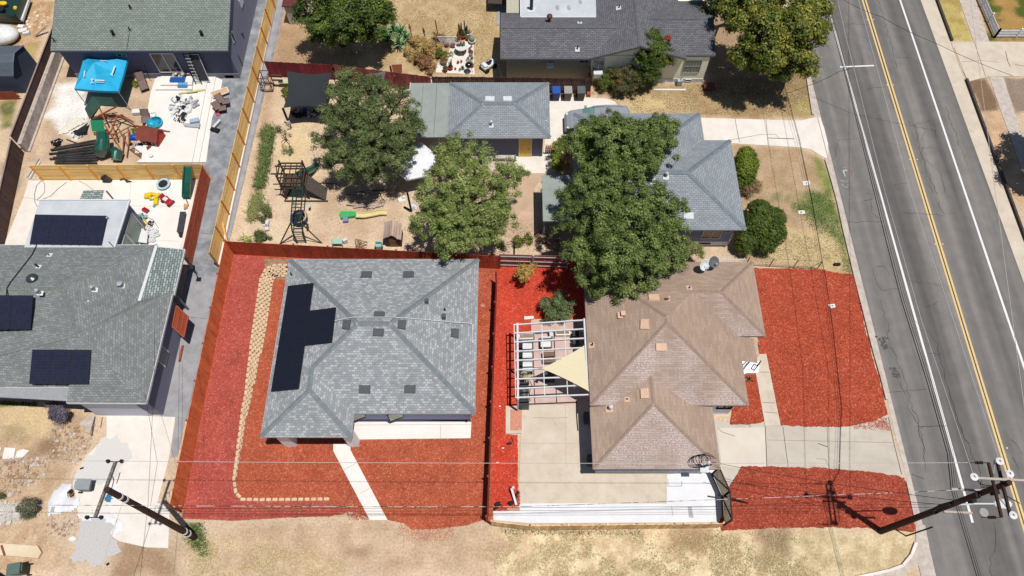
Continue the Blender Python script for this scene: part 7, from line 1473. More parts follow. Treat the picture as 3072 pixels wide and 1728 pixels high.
# ---- toy strewn slab (lower)
m_yl=M('toy_yellow',S(250,214,20),rough=.35); m_tr=M('toy_crimson',S(196,26,44),rough=.3)
tp_=thing('trampoline','small round black toddler trampoline with pale blue rim','trampoline',P('e',1232,242)); MB().cyl((0,0,.22),.36,.02,24).build('mat',m_k,tp_,local=True); b=MB()
for k in range(24): a0=k*math.pi/12; a1=a0+math.pi/12; b.bar((math.cos(a0)*.43,math.sin(a0)*.43,.22),(math.cos(a1)*.43,math.sin(a1)*.43,.22),.17,.05)
b.build('rim',M('rim_blue',S(196,226,244)),tp_,local=True); b=MB(); b.tube([(-.4,.2,.2),(-.35,.45,.8),(.3,.45,.8),(.4,.2,.2)],.02,6); b.build('handle',m_galv,tp_,local=True)
b=MB()
for k in range(4): a=k*1.57+.6; b.tube([(math.cos(a)*.42,math.sin(a)*.42,0),(math.cos(a)*.42,math.sin(a)*.42,.2)],.02,6)
b.build('leg',m_k,tp_,local=True)
yt=thing('climbing_toy','bright yellow plastic toy tractor parts on the slab below the trampoline','toy',P('e',1150,330)); b=MB()
for x,y,w,h,d,a in ((1110,315,.5,.35,.25,.2),(1150,310,.45,.25,.3,-.3),(1185,320,.4,.35,.3,.5),(1170,365,.3,.5,.25,.1),(1130,335,.5,.15,.12,-.5),(1165,335,.2,.5,.15,.4),(1100,330,.3,.2,.3,0)): b.box(P('e',x,y,.15),(w,h,d),a)
b.build('body',m_yl,yt,bevel=.04); b=MB(); 
for x,y in ((1088,330),(1155,395),(1185,345),(1130,345)): b.ball(P('e',x,y,.12),.1,8)
b.build('knob',M('toy_sky',S(110,180,210)),yt)
cr_t=thing('toy_car','red toy ride-on car with black wheels, right of the yellow toy','toy car',P('e',1260,370)); d=(P('e',1300,395)-P('e',1225,345)).normalized(); n=Vector((-d.y,d.x,0)); c=P('e',1262,368); b=MB(); b.bar(c-d*.48+Vector((0,0,.22)),c+d*.48+Vector((0,0,.22)),.46,.26); b.bar(c+d*.1+Vector((0,0,.4)),c+d*.46+Vector((0,0,.34)),.42,.14); b.bar(c-d*.46+Vector((0,0,.45)),c-d*.36+Vector((0,0,.55)),.4,.3); b.build('body',m_tr,cr_t,bevel=.05)
b=MB(); b.bar(c-d*.3+Vector((0,0,.37)),c+d*.08+Vector((0,0,.37)),.3,.02); b.build('seat',m_tin,cr_t)
for sx in(-1,1):
    for k in(-.32,.34): w=c+d*k+n*.26*sx+Vector((0,0,.11)); MB().tube([w-n*.04,w+n*.04],.12,12).build('wheel',m_k,cr_t)
simple(MB().box(P('e',1092,428,.15),(.42,.32,.25),-.5).tube([P('e',1062,420,.2),P('e',1070,408,.35),P('e',1085,410,.35)],.02,6),'toy_bucket',m_tr,'red plastic toy box below the yellow toys','toy box',bevel=.03)
sg=thing('slide','dark green plastic slide standing against the mahogany fence','slide',P('e',1400,220)); pth=[P('e',1412,100,1.5),P('e',1410,150,1.4),P('e',1402,220,1.1),P('e',1400,280,.7),P('e',1398,335,.25)]; b=MB(); sec=[(-.3,.16),(-.24,.16),(-.2,.02),(.2,.02),(.24,.16),(.3,.16),(.26,-.04),(-.26,-.04)]
vs=[];fs=[]
for p_ in pth: vs+=[p_+Vector((x,0,z)) for x,z in sec]
k=len(sec)
for i in range(len(pth)-1):
    for j in range(k): fs.append((i*k+j,i*k+(j+1)%k,(i+1)*k+(j+1)%k,(i+1)*k+j))
b.add(vs,fs); b.build('chute',m_slg,sg); b=MB(); b.bar(P('e',1395,345,.3),P('e',1415,395,.05),.06,.06).bar(P('e',1365,130,1.2),P('e',1372,330,.2),.04,.04); b.build('support',m_tim,sg)
bk=thing('bucket','dark olive round bin tipped beside the short pine fence','bucket',P('e',828,208)); MB().lathe((0,0,0),[(.2,0),(.26,.6),(.24,.6),(.19,.05)],16,Matrix.Rotation(-.5,3,'Y')).build('body',M('olive_dark',S(74,70,60)),bk,local=True); MB().lathe((0,0,0),[(.27,.58),(.27,.62),(.23,.62)],16,Matrix.Rotation(-.5,3,'Y')).build('rim',m_k,bk,local=True)
simple(MB().tube([P('e',900,200,.1),P('e',930,190,.15),P('e',950,215,.1),P('e',985,212,.1),P('e',945,200,.12)],.05,6),'hose',M('hose_brown',S(96,70,60)),'short brown black hose coil at the foot of the short pine fence','hose')
def cable(name,label,reg,pts,r,mat,z=.05,cat='hose'): return simple(MB().tube([P(reg,x,y,z) for x,y in pts],r,5),name,mat,label,cat)
cable('hose','thin grey hose looping over the upper left of the back slab','e',[(290,415),(262,370),(258,310),(275,240),(310,205),(335,225),(335,290),(300,330),(275,350),(300,352),(380,320),(430,270),(500,215)],.02,M('hose_grey',S(140,136,134)))
cable('hose','thin hose by the small canopy on the back slab','e',[(590,205),(640,230),(700,275)],.015,M('hose_grey',S(1,1,1))); cable('hose','thin grey cord ring left of the turquoise inflatable toy','a',[(1130,850),(1160,845),(1172,860),(1155,880),(1125,875)],.02,M('hose_grey',S(1,1,1)),.33,'cord')
gl=thing('folded_table','black folded table top leaning against the mahogany fence','folding table',P('e',1362,520)); MB().prism(PP('e',[(1350,437),(1393,437),(1365,592),(1324,590)],.35),.3,.36).build('top',M('table_black',S(62,62,66),S(80,80,82),scale=5,rough=.4),gl); MB().prism(PP('e',[(1342,594),(1364,596),(1358,622),(1340,620)],.3),.2,.3).build('foot',m_k,gl)
lump('toy_pile',PP('e',[(1385,390),(1415,390),(1405,430),(1382,428)]),.3,M('plastic_orange',S(236,170,110)),3,.07,'pale orange plastic toy behind the folded black table','toy',.06)
q=[P('e',x,y,.12) for x,y in((1010,475),(1110,545),(1090,590),(1000,510))]; simple(MB().prism(PP('e',[(1005,470),(1070,500),(1115,555),(1090,595),(998,515)]),.031,.08),'cardboard',M('cardboard',S(206,154,92)),'brown cardboard sheet on the slab beside the garden room window','cardboard')
simple(MB().prism(PP('e',[(1032,532),(1108,598),(1098,672),(1005,660),(995,600)],.5),.42,.5),'table_top',m_w8,'white square table top leaning near the garden room window','table'); junk('bundle','teal and grey bottles and tubs heaped right of the garden room','tubs',1065,475,38,22,26,[M('tub_teal',S(70,150,150)),M('tub_pale',S(200,222,222)),m_gy,M('tub_green',S(30,110,100))],206,.03,.2,'e',hmax=.3)
for k in range(3): cable('hose',['upper','middle','lower'][k]+' yellow hose curving over the cardboard','e',[(1050+k*6,470+k*8),(1090+k*5,500+k*7),(1105+k*4,545+k*4)],.028,m_yl,.15)
junk('tools','black tools and cable heap at the right end of the cardboard','tools',1130,530,22,22,22,[m_k,m_k,m_gy],207,.03,.15,'e',hmax=.2); cable('cord','thin dark cord curling right of the tools','e',[(1110,480),(1150,500),(1175,540),(1188,560)],.015,m_k,.08,'cord')
for i in range(16):
    rr=random.Random(300+i); x=1105+rr.uniform(0,85); y=560+rr.uniform(0,100); q=P('e',x,y,.03); simple(MB().lathe(q,[(.11,0),(.16,.05),(.17,.12),(.12,.17),(.06,.13),(.05,.03)],12),'plaster_ring',M('ring_white',S(240,240,242)),'white round ring from the heap right of the white table top','ring','white rings heaped on the back slab')
simple(MB().bar(P('e',1015,640,.3),P('e',1050,672,.1),.08,.04).bar(P('e',1005,630,.3),P('e',1030,672,.1),.04,.04),'lumber',M('lumber_yellow',S(1,1,1)),'yellow offcut between the white table top and the house eave','plank')
simple(MB().bar(P('e',815,662,3.2),P('e',850,700,3.15),.05,.03),'strap',m_black,'small black strap lying on the flat white roof','strap'); simple(MB().box(P('e',1440,860,2.2),(.3,.3,.25)).bar(P('e',1400,780,2.6),P('e',1445,870,2.3),.06,.06),'awning_bracket',m_black,'black bracket with wires hanging at the end of the mahogany fence','bracket')
# ---- far left corner
dn=thing('gambrel_shed','dark blue grey shed with a folded gambrel roof at the left edge','shed',P('a',60,480)); m_sh=M('shed_roof',S(96,106,116),S(84,94,104),scale=2,stretch=(1,4,1)); q=[P('a',-60,340,2.3),P('a',178,340,2.3),P('a',112,395,2.7),P('a',-60,395,2.7)]
b=MB(); pr=[(P('a',178,342,2.3)),(P('a',108,400,2.8)),(P('a',100,470,2.7)),(P('a',100,572,1.9))]; L_=Vector((-4,0,0))
for a,c in zip(pr[:-1],pr[1:]): b.add([a,c,c+L_,a+L_],[(0,1,2,3)])
b.build('roof',m_sh,dn); b=MB(); g0=[Vector((v.x-.05,v.y,v.z-.03)) for v in pr]; b.add(g0+[Vector((g0[-1].x,g0[-1].y,0)),Vector((g0[0].x,g0[0].y,0))],[(0,1,2,3,4,5)]); b.add([g0[-1],Vector((g0[-1].x,g0[-1].y,0)),Vector((g0[-1].x-4,g0[-1].y,0)),g0[-1]+L_],[(0,1,2,3)]); b.build('wall',M('shed_wall',WC(46,54,70,.6)),dn)
b=MB(); 
for a,c in zip(pr[:-1],pr[1:]): b.bar(a+Vector((0,0,.03)),c+Vector((0,0,.03)),.08,.05)
b.build('verge_trim',M('trim_steel',S(110,126,144)),dn)
simple(MB().ball(P('a',15,260,.55),1.0,20,(1.35,1.0,.62)),'tank',M('tank_white',S(250,250,250),rough=.35),'white rounded tank or boat hull cut by the left edge','tank',smooth=True)
gr_=thing('smoker_grill','black round kettle with grey lid above the white tank','grill',P('a',40,120)); MB().lathe((0,0,0),[(.12,0),(.2,.35),(.34,.6),(.36,.8),(.2,.98)],16).build('kettle',m_black,gr_,local=True); MB().cyl((0,0,.98),.14,.06,14).build('lid',m_galv,gr_,local=True)
tk=thing('truck_bed','dark green open truck bed with white bumper, loaded with yellow things, top left corner','truck',P('a',80,60)); q=[P('a',-40,135,.6),P('a',140,150,.6),P('a',205,-20,.6),P('a',-40,-60,.6)]; b=MB(); mg_=M('truck_green',S(34,62,58),rough=.3,spec=.6)
b.prism(q,.3,.45)
for k in (0,1): b.bar(q[k]+Vector((0,0,.25)),q[k+1]+Vector((0,0,.25)),.16,.55)
b.build('bed',mg_,tk); MB().bar(P('a',165,155,.45),P('a',222,-10,.45),.16,.2).build('bumper',m_tin,tk); b=MB(); b.ball(P('a',118,62,.8),.2,10); b.ball(P('a',20,25,.8),.25,10,(1.6,1,.6)); b.build('cargo',m_yl,tk); MB().cyl(P('a',150,130,.05),.33,.25,14).build('wheel',m_k,tk)
for i,(x,y,w,h,a,mm) in enumerate([(175,235,.7,.45,.2,m_conc2),(200,250,.5,.3,.3,m_w8),(160,205,.5,.35,-.1,m_patio)]): simple(MB().box(P('a',x,y,.15),(w,h,.3),a),'block',mm,['long pale block right of the white tank','small white block right of the white tank','square pale block behind the white tank'][i],'block')
simple(MB().bar(P('a',265,270,.1),P('a',340,205,.6),.14,.06),'plank',m_dcap,'grey brown plank leaning on the dark fence near the white tank','plank')
fence('fence','low reddish brown board deck fence below the gambrel shed',P('a',-80,750),P('a',165,745),.9,M('deck_red',WC(130,66,50,.7),vary=.2),bw=.14)
junk('debris','tan and pink building debris on the ground at the top left','debris',290,150,90,120,60,[m_conc2,M('debris_tan',S(226,190,150)),M('debris_pink',S(226,176,150))],208,0,.22,'a',hmax=.03)
# ---- lower left
for i,q in enumerate([[(38,488),(120,492),(105,575),(20,572)],[(130,515),(175,500),(222,510),(175,560),(118,568)],[(-40,485),(12,488),(-5,555),(-50,540)]]): simple(MB().prism(PP('i',q),0,.06),'stepping_stone',m_patio,['square cream stepping stone left of centre of the three','five sided cream stepping stone, rightmost','cream stepping stone cut by the left edge'][i],'stepping stone','cream stepping stones')
simple(MB().prism(PP('i',[(-60,1205),(40,1208),(298,1228),(325,1275),(300,1320),(-60,1290)]),0,.22),'timber_form',M('ply_cream',S(240,224,196),S(228,206,172),scale=1),'long cream pointed plywood slab at the left edge above the green bin','plywood'); simple(MB().bar(P('i',10,1220,.26),P('i',35,1295,.26),.1,.06),'plank',m_tim,'short orange brown board lying across the cream plywood slab','plank')
simple(MB().prism(PP('i',[(225,1085),(262,1090),(245,1150),(215,1142)]),0,.04),'tile',M('tile_sand',S(222,188,150)),'sand coloured flat tile on the dirt above the plywood slab','tile'); simple(MB().ball(P('i',545,1170,.05),.24,8,(1.1,.8,.6)),'rock',m_patio,'single pale rock between the tile and the gravel','rock'); simple(MB().ball(P('i',75,840,.05),.2,8,(1,1,.6)),'rock',mrk[2],'single pale rock above the pale rock heap','rock')
simple(MB().prism(PP('i',[(600,300),(690,250),(715,252),(680,380),(640,375),(655,340)]),0,.1),'broken_slab',m_curb,'broken flagstones at the corner of the concrete drive','broken slab')
simple(MB().box(P('i',395,950,.2),(.2,.3,.03)),'vent_grille',m_gy,'small white slotted grille on the plastic sheet','grille'); junk('pot','small brown pot and scrap above the plastic sheet','scrap',535,830,16,24,14,[m_bn,m_k],209,0,.2,'i',hmax=.25)
simple(MB().box(P('i',614,642,.03),(.22,.1,.06),.3),'shoe',m_k,'small black shoe on the upper gravel','shoe'); simple(MB().box(P('i',808,1360,.03),(.16,.12,.06),.8),'shoe',m_k,'small black scrap on the dirt below the lower gravel','scrap')
# grey wheeled bin with open lid etc.
def bin_(label,p,rz,cb,cl_,tip=0,grp=None,name='wheeled_bin'):
    t=thing(name,label,'wheeled bin',p,rz,grp); R=Matrix.Rotation(tip,3,'X'); b=MB()
    lo=[(-.24,-.26),(.24,-.26),(.24,.26),(-.24,.26)]; hi=[(-.3,-.36),(.3,-.36),(.3,.36),(-.3,.36)]
    vs=[R@Vector((x,y,.08)) for x,y in lo]+[R@Vector((x,y,1.0)) for x,y in hi]; b.add(vs,[(3,2,1,0),(4,5,6,7),(0,1,5,4),(1,2,6,5),(2,3,7,6),(3,0,4,7)]); b.build('body',cb,t,local=True)
    b=MB(); vs=[R@Vector((x*1.06,y*1.06,z)) for z,s in((1.0,1),(1.07,1)) for x,y in hi]; b.add(vs,[(3,2,1,0),(4,5,6,7),(0,1,5,4),(1,2,6,5),(2,3,7,6),(3,0,4,7)]); b.tube([R@Vector((-.2,.44,.98)),R@Vector((.2,.44,.98))],.025,6); b.build('lid',cl_,t,local=True)
    for s in(-1,1): a=R@Vector((s*.27,.3,.12)); MB().tube([a,a+Vector((s*.06,0,0))],.12,12).build('wheel',m_k,t,local=True)
    return t
m_bg=M('bin_grey',S(150,158,164),rough=.5); m_bgb=M('bin_grey_body',S(120,126,132),rough=.5)
bin_('grey wheeled bin tipped on the driveway left of the left utility pole',P('i',655,790),1.6,m_bgb,m_bg,.25)
bin_('dark green wheeled bin at the lower left corner',P('i',195,1410),-1.4,M('bin_dkgreen',S(40,56,50),rough=.5),M('lid_green',S(104,124,116),rough=.5),.1)
for i,(x,lab,c1,c2) in enumerate([(468,'blue wheeled bin, leftmost of the three behind the grey garage',(20,56,130),(46,96,190)),(555,'light grey wheeled bin in the middle of the three behind the grey garage',(112,104,100),(176,172,170)),(652,'dark green grey wheeled bin, rightmost of the three behind the grey garage',(60,68,66),(104,114,112))]):
    bin_(lab,P('c',x,742),.0,M('bin_b%d'%i,S(*c1),rough=.5),M('bin_l%d'%i,S(*c2),rough=.5),0,'wheeled bins in a row behind the grey garage')
wc=thing('car','white car cut off at the lower left corner with dark windscreen','car',P('i',-20,1440)); 
# ================================================================ VEHICLES
def car_body(t,Ln,Wd,Hh,paint,glass,hood=.26,tail=.04,van=True):
    """car along +X (nose), lofted from cross sections"""
    st=[]; # x, half width, belt height, roof height, roof half width
    xs=[0,.03,.10,.24,.27,.38,.44,.60,.80,.93,.98,1.0]
    hz=[.55,.72,.86,.98,1.0,1.0,1.0,1.0,1.0,1.0,.95,.8] # shoulder
    rf=[.55,.72,.88,1.02,1.06,1.48,1.66,1.74,1.74,1.66,1.2,.8]
    wd=[.72,.86,.95,1,1,1,1,1,1,.98,.94,.88]; rw=[.6,.74,.84,.88,.86,.76,.76,.76,.75,.72,.74,.8]
    vs=[];fs=[];k=10
    for x,h,r,w,q in zip(xs,hz,rf,wd,rw):
        X=Ln/2-x*Ln; s=Hh/1.74; W2=Wd/2
        vs+=[(X,-W2*w*.92,.25),(X,-W2*w,.5),(X,-W2*w,h*s),(X,-W2*q,(r-.05)*s if r>h+.1 else (h+.02)*s),(X,-W2*q*.8,r*s),(X,W2*q*.8,r*s),(X,W2*q,(r-.05)*s if r>h+.1 else (h+.02)*s),(X,W2*w,h*s),(X,W2*w,.5),(X,W2*w*.92,.25)]
    n=len(xs); mi=[]
    for i in range(n-1):
        for j in range(k-1):
            fs.append((i*k+j,(i+1)*k+j,(i+1)*k+j+1,i*k+j+1)); 
            g=0
            if j in(2,6) and 4<=i<=8: g=1
            if j in (3,4,5) and i in(4,5): g=1
            if j in (3,4,5) and i==9: g=1
            mi.append(g)
        fs.append((i*k,i*k+9,(i+1)*k+9,(i+1)*k)); mi.append(0)
    fs.append(tuple(range(k))); mi.append(0); fs.append(tuple(range((n-1)*k+k-1,(n-1)*k-1,-1))); mi.append(0)
    b=MB(); b.v=vs; b.f=[f for f,m in zip(fs,mi) if m==0]; b.mi=[0]*len(b.f); bo=b.build('body',paint,t,local=True,smooth=False); 
    b=MB(); b.v=vs; b.f=[f for f,m in zip(fs,mi) if m==1]; b.mi=[0]*len(b.f); b.build('window',glass,t,local=True)
    for sx in(.31,-.31):
        for sy in(-1,1):
            c=Vector((Ln*sx,sy*(Wd/2-.12),.36)); MB().tube([c-Vector((0,.12,0)),c+Vector((0,.12,0))],.36,18).build('wheel',m_k,t,local=True)
    for sy in(-1,1):
        MB().ball((Ln/2-.22,sy*Wd*.36,.72),.14,10,(.9,1.2,.7)).build('headlight',m_w8,t,local=True)
        MB().box((Ln*.18,sy*(Wd/2+.1),1.08),(.2,.22,.16)).build('mirror',paint,t,local=True)
pv_=M('paint_silver',S(158,163,170),S(158,163,170),rough=.3,spec=.6,coat=.4); gl_=M('glass_teal',S(130,172,166),rough=.08,spec=.8)
nose=P('c',545,900,.0); cc_=P('c',800,880,0)
sv=thing('parked_car','silver grey minivan parked nose left between the garage and the grey roof','car',(6.62,37.65,0),math.pi); car_body(sv,5.1,1.95,1.78,pv_,gl_)
b=MB()
for y in(-.5,.5): b.bar((-1.9,y,1.82),(.4,y,1.82),.04,.05)
b.build('roof_rail',m_galv,sv,local=True)
wc.location=G(0,1722); wc['_o']=(0,0,0); wc.rotation_euler=(0,0,2.7); car_body(wc,4.4,1.8,1.5,M('paint_white_car',S(246,248,252),rough=.25,coat=.5),m_glass)
wc.location=P('i',-185,1480)
# ride-on mower
mw=thing('ride_on_mower','white ride-on toy buggy by the dark shadow of the charcoal roof','toy buggy',P('b',1810,510),.75); b=MB(); b.box((0,0,.35),(1.15,.62,.3)); b.box((-.35,0,.55),(.35,.55,.25)); b.box((.45,0,.45),(.4,.5,.15)); b.build('body',M('toy_white',S(250,250,252),rough=.3),mw,local=True,bevel=.08)
MB().box((.05,0,.52),(.28,.4,.06)).build('seat',m_k,mw,local=True); MB().lathe((.28,0,.6),[(.12,0),(.14,.03),(.1,.03)],12).build('steering_wheel',m_k,mw,local=True)
for x in(-.4,.42):
    for y in(-.36,.36): MB().tube([(x,y-.07,.2),(x,y+.07,.2)],.2,12).build('wheel',m_k,mw,local=True)
simple(MB().bar(P('b',1922,590,.3),P('b',1880,480,1.6),.04,.04),'pole',m_gy,'thin grey pole leaning in the shadow right of the toy buggy','pole')
# ================================================================ PLAY YARD
m_wd=M('wood_dark_brown',WC(70,54,46,.7),WC(52,40,34,.7),scale=4,vary=.15); m_mg=M('metal_green',S(24,70,54),rough=.4)
sw=thing('swing_set','dark wooden play tower with a green climbing ladder bridge in the play yard','swing set',P('f',500,640))
b=MB(); zt=2.6
T1=[P('f',425,560,0),P('f',590,560,0),P('f',590,690,0),P('f',430,700,0)]; x0,x1=T1[0].x,T1[1].x; y0=P('f',500,690).y; y1_=P('f',500,600).y+.2
for x in(x0,x1):
    for y in(y0,y1_): b.bar((x,y,0),(x,y,2.9),.1,.1)
for z in(1.3,1.95,2.6):
    for y in(y0,y1_): b.bar((x0,y,z),(x1,y,z),.06,.12)
    for x in(x0,x1): b.bar((x,y0,z),(x,y1_,z),.06,.12)
for k in(.25,.5,.75): b.bar((x0+(x1-x0)*k,y0,2.6),(x0+(x1-x0)*k,y1_,2.6),.05,.08)
b.bar((x0-.1,(y0+y1_)/2,3.1),(x1+.1,(y0+y1_)/2,3.1),.08,.1)
for x in(x0,x1):
    for y in(y0,y1_): b.bar((x,y,2.6),(x,(y0+y1_)/2,3.1),.05,.08)
b.bar((x0-.9,y1_-.2,1.6),(x0,y1_-.2,1.6),.09,.09); b.bar((x0-.7,y0+.2,.9),(x0,y0+.2,.9),.06,.06); b.build('tower_frame',m_wd,sw)
MB().cube(x0,x1,y0,y1_,1.22,1.28).build('deck',m_wd,sw)
b=MB(); b.add([(x1,y0,1.25),(x1,y1_,1.25),(x1+1.25,y1_-.4,.05),(x1+1.25,y0-.2,.05)],[(0,1,2,3)]); b.build('ramp',M('ramp_grey',S(98,88,82),S(76,66,62),scale=6),sw)
b=MB(); b.bar(P('f',385,708,.06),P('f',710,708,.06),.1,.1).bar(P('f',440,600,.06),P('f',385,708,.06),.08,.1).bar(P('f',600,570,.05),P('f',780,580,.05),.06,.06); b.build('ground_beam',m_wd,sw)
b=MB(); b.bar((x0+.45,y0,1.3),(x1+.3,y1_+.7,1.3),.02,.02) if False else None
pth=[Vector((x0+(x1-x0)*.55,y1_-.1,1.3)),Vector((x1-.2,y1_+.5,1.0)),Vector((x1+.05,y1_+1.2,.4)),Vector((x1+.1,y1_+1.7,.15))]; b.tube(pth,.26,10); b.build('slide',m_slg,sw)
# horizontal ladder running toward the viewer on dark A-frames
lx0=P('f',455,560,2.3); lx1=P('f',430,850,2.3); rx0=P('f',525,560,2.3); rx1=P('f',500,850,2.3); le=P('f',480,1022,0.05); re=P('f',545,1020,.05); lm=P('f',440,930,1.6); rm=P('f',520,930,1.6)
b=MB(); b.bar(lx0,lx1,.07,.09).bar(rx0,rx1,.07,.09).bar(lx1,lm,.07,.09).bar(rx1,rm,.07,.09).bar(lm,le,.07,.09).bar(rm,re,.07,.09); b.build('ladder_rail',m_mg,sw)
for k in range(11): MB().bar(lx0.lerp(lx1,(k+.5)/11),rx0.lerp(rx1,(k+.5)/11),.045,.045).build('ladder_rung',m_mg,sw)
for k in range(3): MB().bar(lx1.lerp(lm,(k+.5)/3),rx1.lerp(rm,(k+.5)/3),.045,.045).build('ladder_rung',m_mg,sw); MB().bar(lm.lerp(le,(k+.5)/3),rm.lerp(re,(k+.5)/3),.04,.04).build('ladder_rung',m_mg,sw)
b=MB(); b.bar(P('f',350,1030,0),P('f',430,870,2.2),.07,.07).bar(P('f',665,1025,0),P('f',505,870,2.2),.07,.07).bar(P('f',360,1022,.1),P('f',440,965,.8),.05,.05).bar(P('f',650,1018,.1),P('f',535,975,.6),.05,.05); b.build('leg',m_wd,sw)
ts=thing('tyre_swing','round blue black tyre swing with yellow rim hanging under the ladder bridge','swing',P('f',495,830)); c=P('f',495,830,.5); 
b=MB(); b.tube([c+Vector((.48*math.cos(t),.48*math.sin(t),.1*math.sin(t))) for t in np.linspace(0,6.283,22)],.12,8); b.build('tyre',M('tyre_navy',S(40,40,96)),ts); b=MB(); b.tube([c+Vector((.5*math.cos(t),.5*math.sin(t),.14)) for t in np.linspace(-1.6,1.2,10)],.06,6); b.build('rim',M('rim_yellow',S(226,210,140)),ts); MB().cyl(c-Vector((0,0,.02)),.38,.03,16).build('seat',m_k,ts); b=MB()
for t in(0.5,2.6,4.7): b.tube([c+Vector((.45*math.cos(t),.45*math.sin(t),.1)),c+Vector((0,.2,1.75))],.012,4)
b.build('chain',m_k,ts)
for i,(x,y,mm,lab) in enumerate([(570,740,M('seat_mint',S(190,224,216)),'small mint swing seat right of the ladder bridge'),(555,895,m_mg,'small dark green swing seat below the tyre swing')]):
    s_=thing('swing',lab,'swing',P('f',x,y)); c=P('f',x,y,.5); MB().box(c,(.16,.4,.06),.1).build('seat',mm,s_); MB().tube([c+Vector((0,.15,0)),c+Vector((-.35,.5,1.8))],.012,4).build('rope',m_gy,s_)
# toy slide lying on the ground
gs=thing('toy_slide','small green and pale yellow plastic slide lying on the dirt','toy slide',P('f',980,820)); b=MB(); b.prism(PP('f',[(800,815),(815,800),(920,800),(925,832),(812,850)]),0,.3); b.build('platform',M('toy_green',S(70,196,110),rough=.4),gs)
pth=[P('f',920,815,.25),P('f',980,818,.2),P('f',1040,808,.18),P('f',1100,795,.2),P('f',1150,795,.12)]; b=MB()
for a,c in zip(pth[:-1],pth[1:]): b.bar(a,c,.38,.05); b.bar(a+Vector((0,.19,.06)),c+Vector((0,.19,.06)),.05,.12); b.bar(a+Vector((0,-.19,.06)),c+Vector((0,-.19,.06)),.05,.12)
b.build('chute',M('slide_cream',S(244,226,160),rough=.4),gs); MB().box(P('f',842,850,.15),(.36,.34,.25),.1).build('step',M('toy_lilac',S(150,150,206)),gs)
for i in range(22):
    rr=random.Random(500+i); x=rr.uniform(900,1090); y=rr.uniform(635,755); a=rr.uniform(-.25,.2)+(math.pi/2*.6 if i%6==0 else 0); L=rr.uniform(.5,1.7); c=P('f',x,y,.05+.02*i*.3); d=Vector((math.cos(a),math.sin(a),0))*L/2
    simple(MB().bar(c-d,c+d,.13,.03),'plank',M('plank_grey',S(206,186,168),S(170,150,134),scale=5,vary=.15),'weathered board in the loose heap of boards above the toy slide','plank','weathered boards heaped in the play yard')
simple(MB().bar(P('f',850,655,.1),P('f',1130,628,.1),.16,.08),'plank',M('plank_dk',S(96,84,80)),'long dark board at the top of the board heap','plank')
q=P('f',1262,692,.04); t=thing('mat','cream square mat with a grey patch left of the black steel post','mat',q); MB().prism(PP('f',[(1228,685),(1285,668),(1295,705),(1240,720)]),.0,.05).build('base',m_patio,t); MB().prism(PP('f',[(1262,688),(1285,682),(1288,693),(1266,697)]),.05,.08).build('patch',m_gy,t)
simple(MB().bar(P('f',1280,755,.0),P('f',1330,782,.1),.16,.14),'beam',m_k,'short black beam on the dirt at the foot of the steel post','beam'); junk('rag_heap','pale rags heaped at the foot of the leafy tree, right of the steel post','rags',1355,750,18,26,18,[m_w8,m_gy],210,0,.2,'f',hmax=.15)
# wooden toy hut with grey board roof
wh=thing('playhouse','small dark wooden hut with a pale weathered board roof behind the rust red fence','playhouse',P('f',1205,1010)); hx0,hx1=P('f',1140,1055).x,P('f',1275,1055).x; hy0,hy1=P('f',1200,1050).y,P('f',1200,950).y; hm=(hx0+hx1)/2
b=MB(); b.prism([(hx0+.1,hy0),(hx1-.1,hy0),(hx1-.1,hy1),(hx0+.1,hy1)],0,1.15); b.add([(hx0+.1,hy0,1.15),(hx1-.1,hy0,1.15),(hm,hy0,1.55)],[(0,1,2)]); b.build('wall',M('hut_dark',WC(76,58,50,.75),WC(50,38,34,.7),scale=3,stretch=(8,1,.3)),wh)
b=MB(); n=4
for s,xe_ in((-1,hx0),(1,hx1)):
    for k in range(n):
        u0,u1=k/n+.01,(k+1)/n-.01; a=Vector((hm,0,1.62)); e=Vector((xe_,0,1.15)); p0=a.lerp(e,u0); p1=a.lerp(e,u1); j=random.uniform(-.05,.1); b.add([(p0.x,hy0-.12+j,p0.z),(p1.x,hy0-.12+j,p1.z),(p1.x,hy1+.1,p1.z),(p0.x,hy1+.1+j,p0.z)],[(0,1,2,3)])
b.build('roof',M('roof_boards_pale',S(206,182,166),S(176,150,136),scale=4,stretch=(1,.3,1),vary=.15),wh); MB().cube(hm-.28,hm+.28,hy0-.02,hy0+.02,.05,.95).build('door',M('hut_door',WC(110,86,72,.8)),wh)
# small things by the fence
tb=thing('toy_table','mint green toy table with a pale chair beside it, behind the rust red fence','toy table',P('f',785,1030)); MB().cube(*sorted((P('f',748,1040).x,P('f',825,1040).x)),P('f',0,1052).y,P('f',0,1012).y,.38,.46).build('top',M('mint',S(176,216,200)),tb,bevel=.03); b=MB()
for x in(748,822):
    for y in(1050,1015): p=P('f',x,y); b.bar(p,p+Vector((0,0,.38)),.06,.06)
b.build('leg',M('mint',S(1,1,1)),tb); simple(MB().box(P('f',838,1005,.25),(.3,.2,.35),.5),'toy_chair',m_tin,'small white toy chair right of the mint toy table','toy chair')
b=MB()
for x0,y0,x1,y1 in((912,990,1005,1020),(920,1055,1000,1010),(930,1000,985,1060),(915,1050,950,995),(945,1060,1000,1035),(960,1005,930,1062),(912,992,925,1058)): b.bar(P('f',x0,y0,.3),P('f',x1,y1,.5),.04,.05)
simple(b,'trellis',M('wood_tan',S(150,122,90)),'tangle of thin wooden slats between the toy table and the hut','trellis')
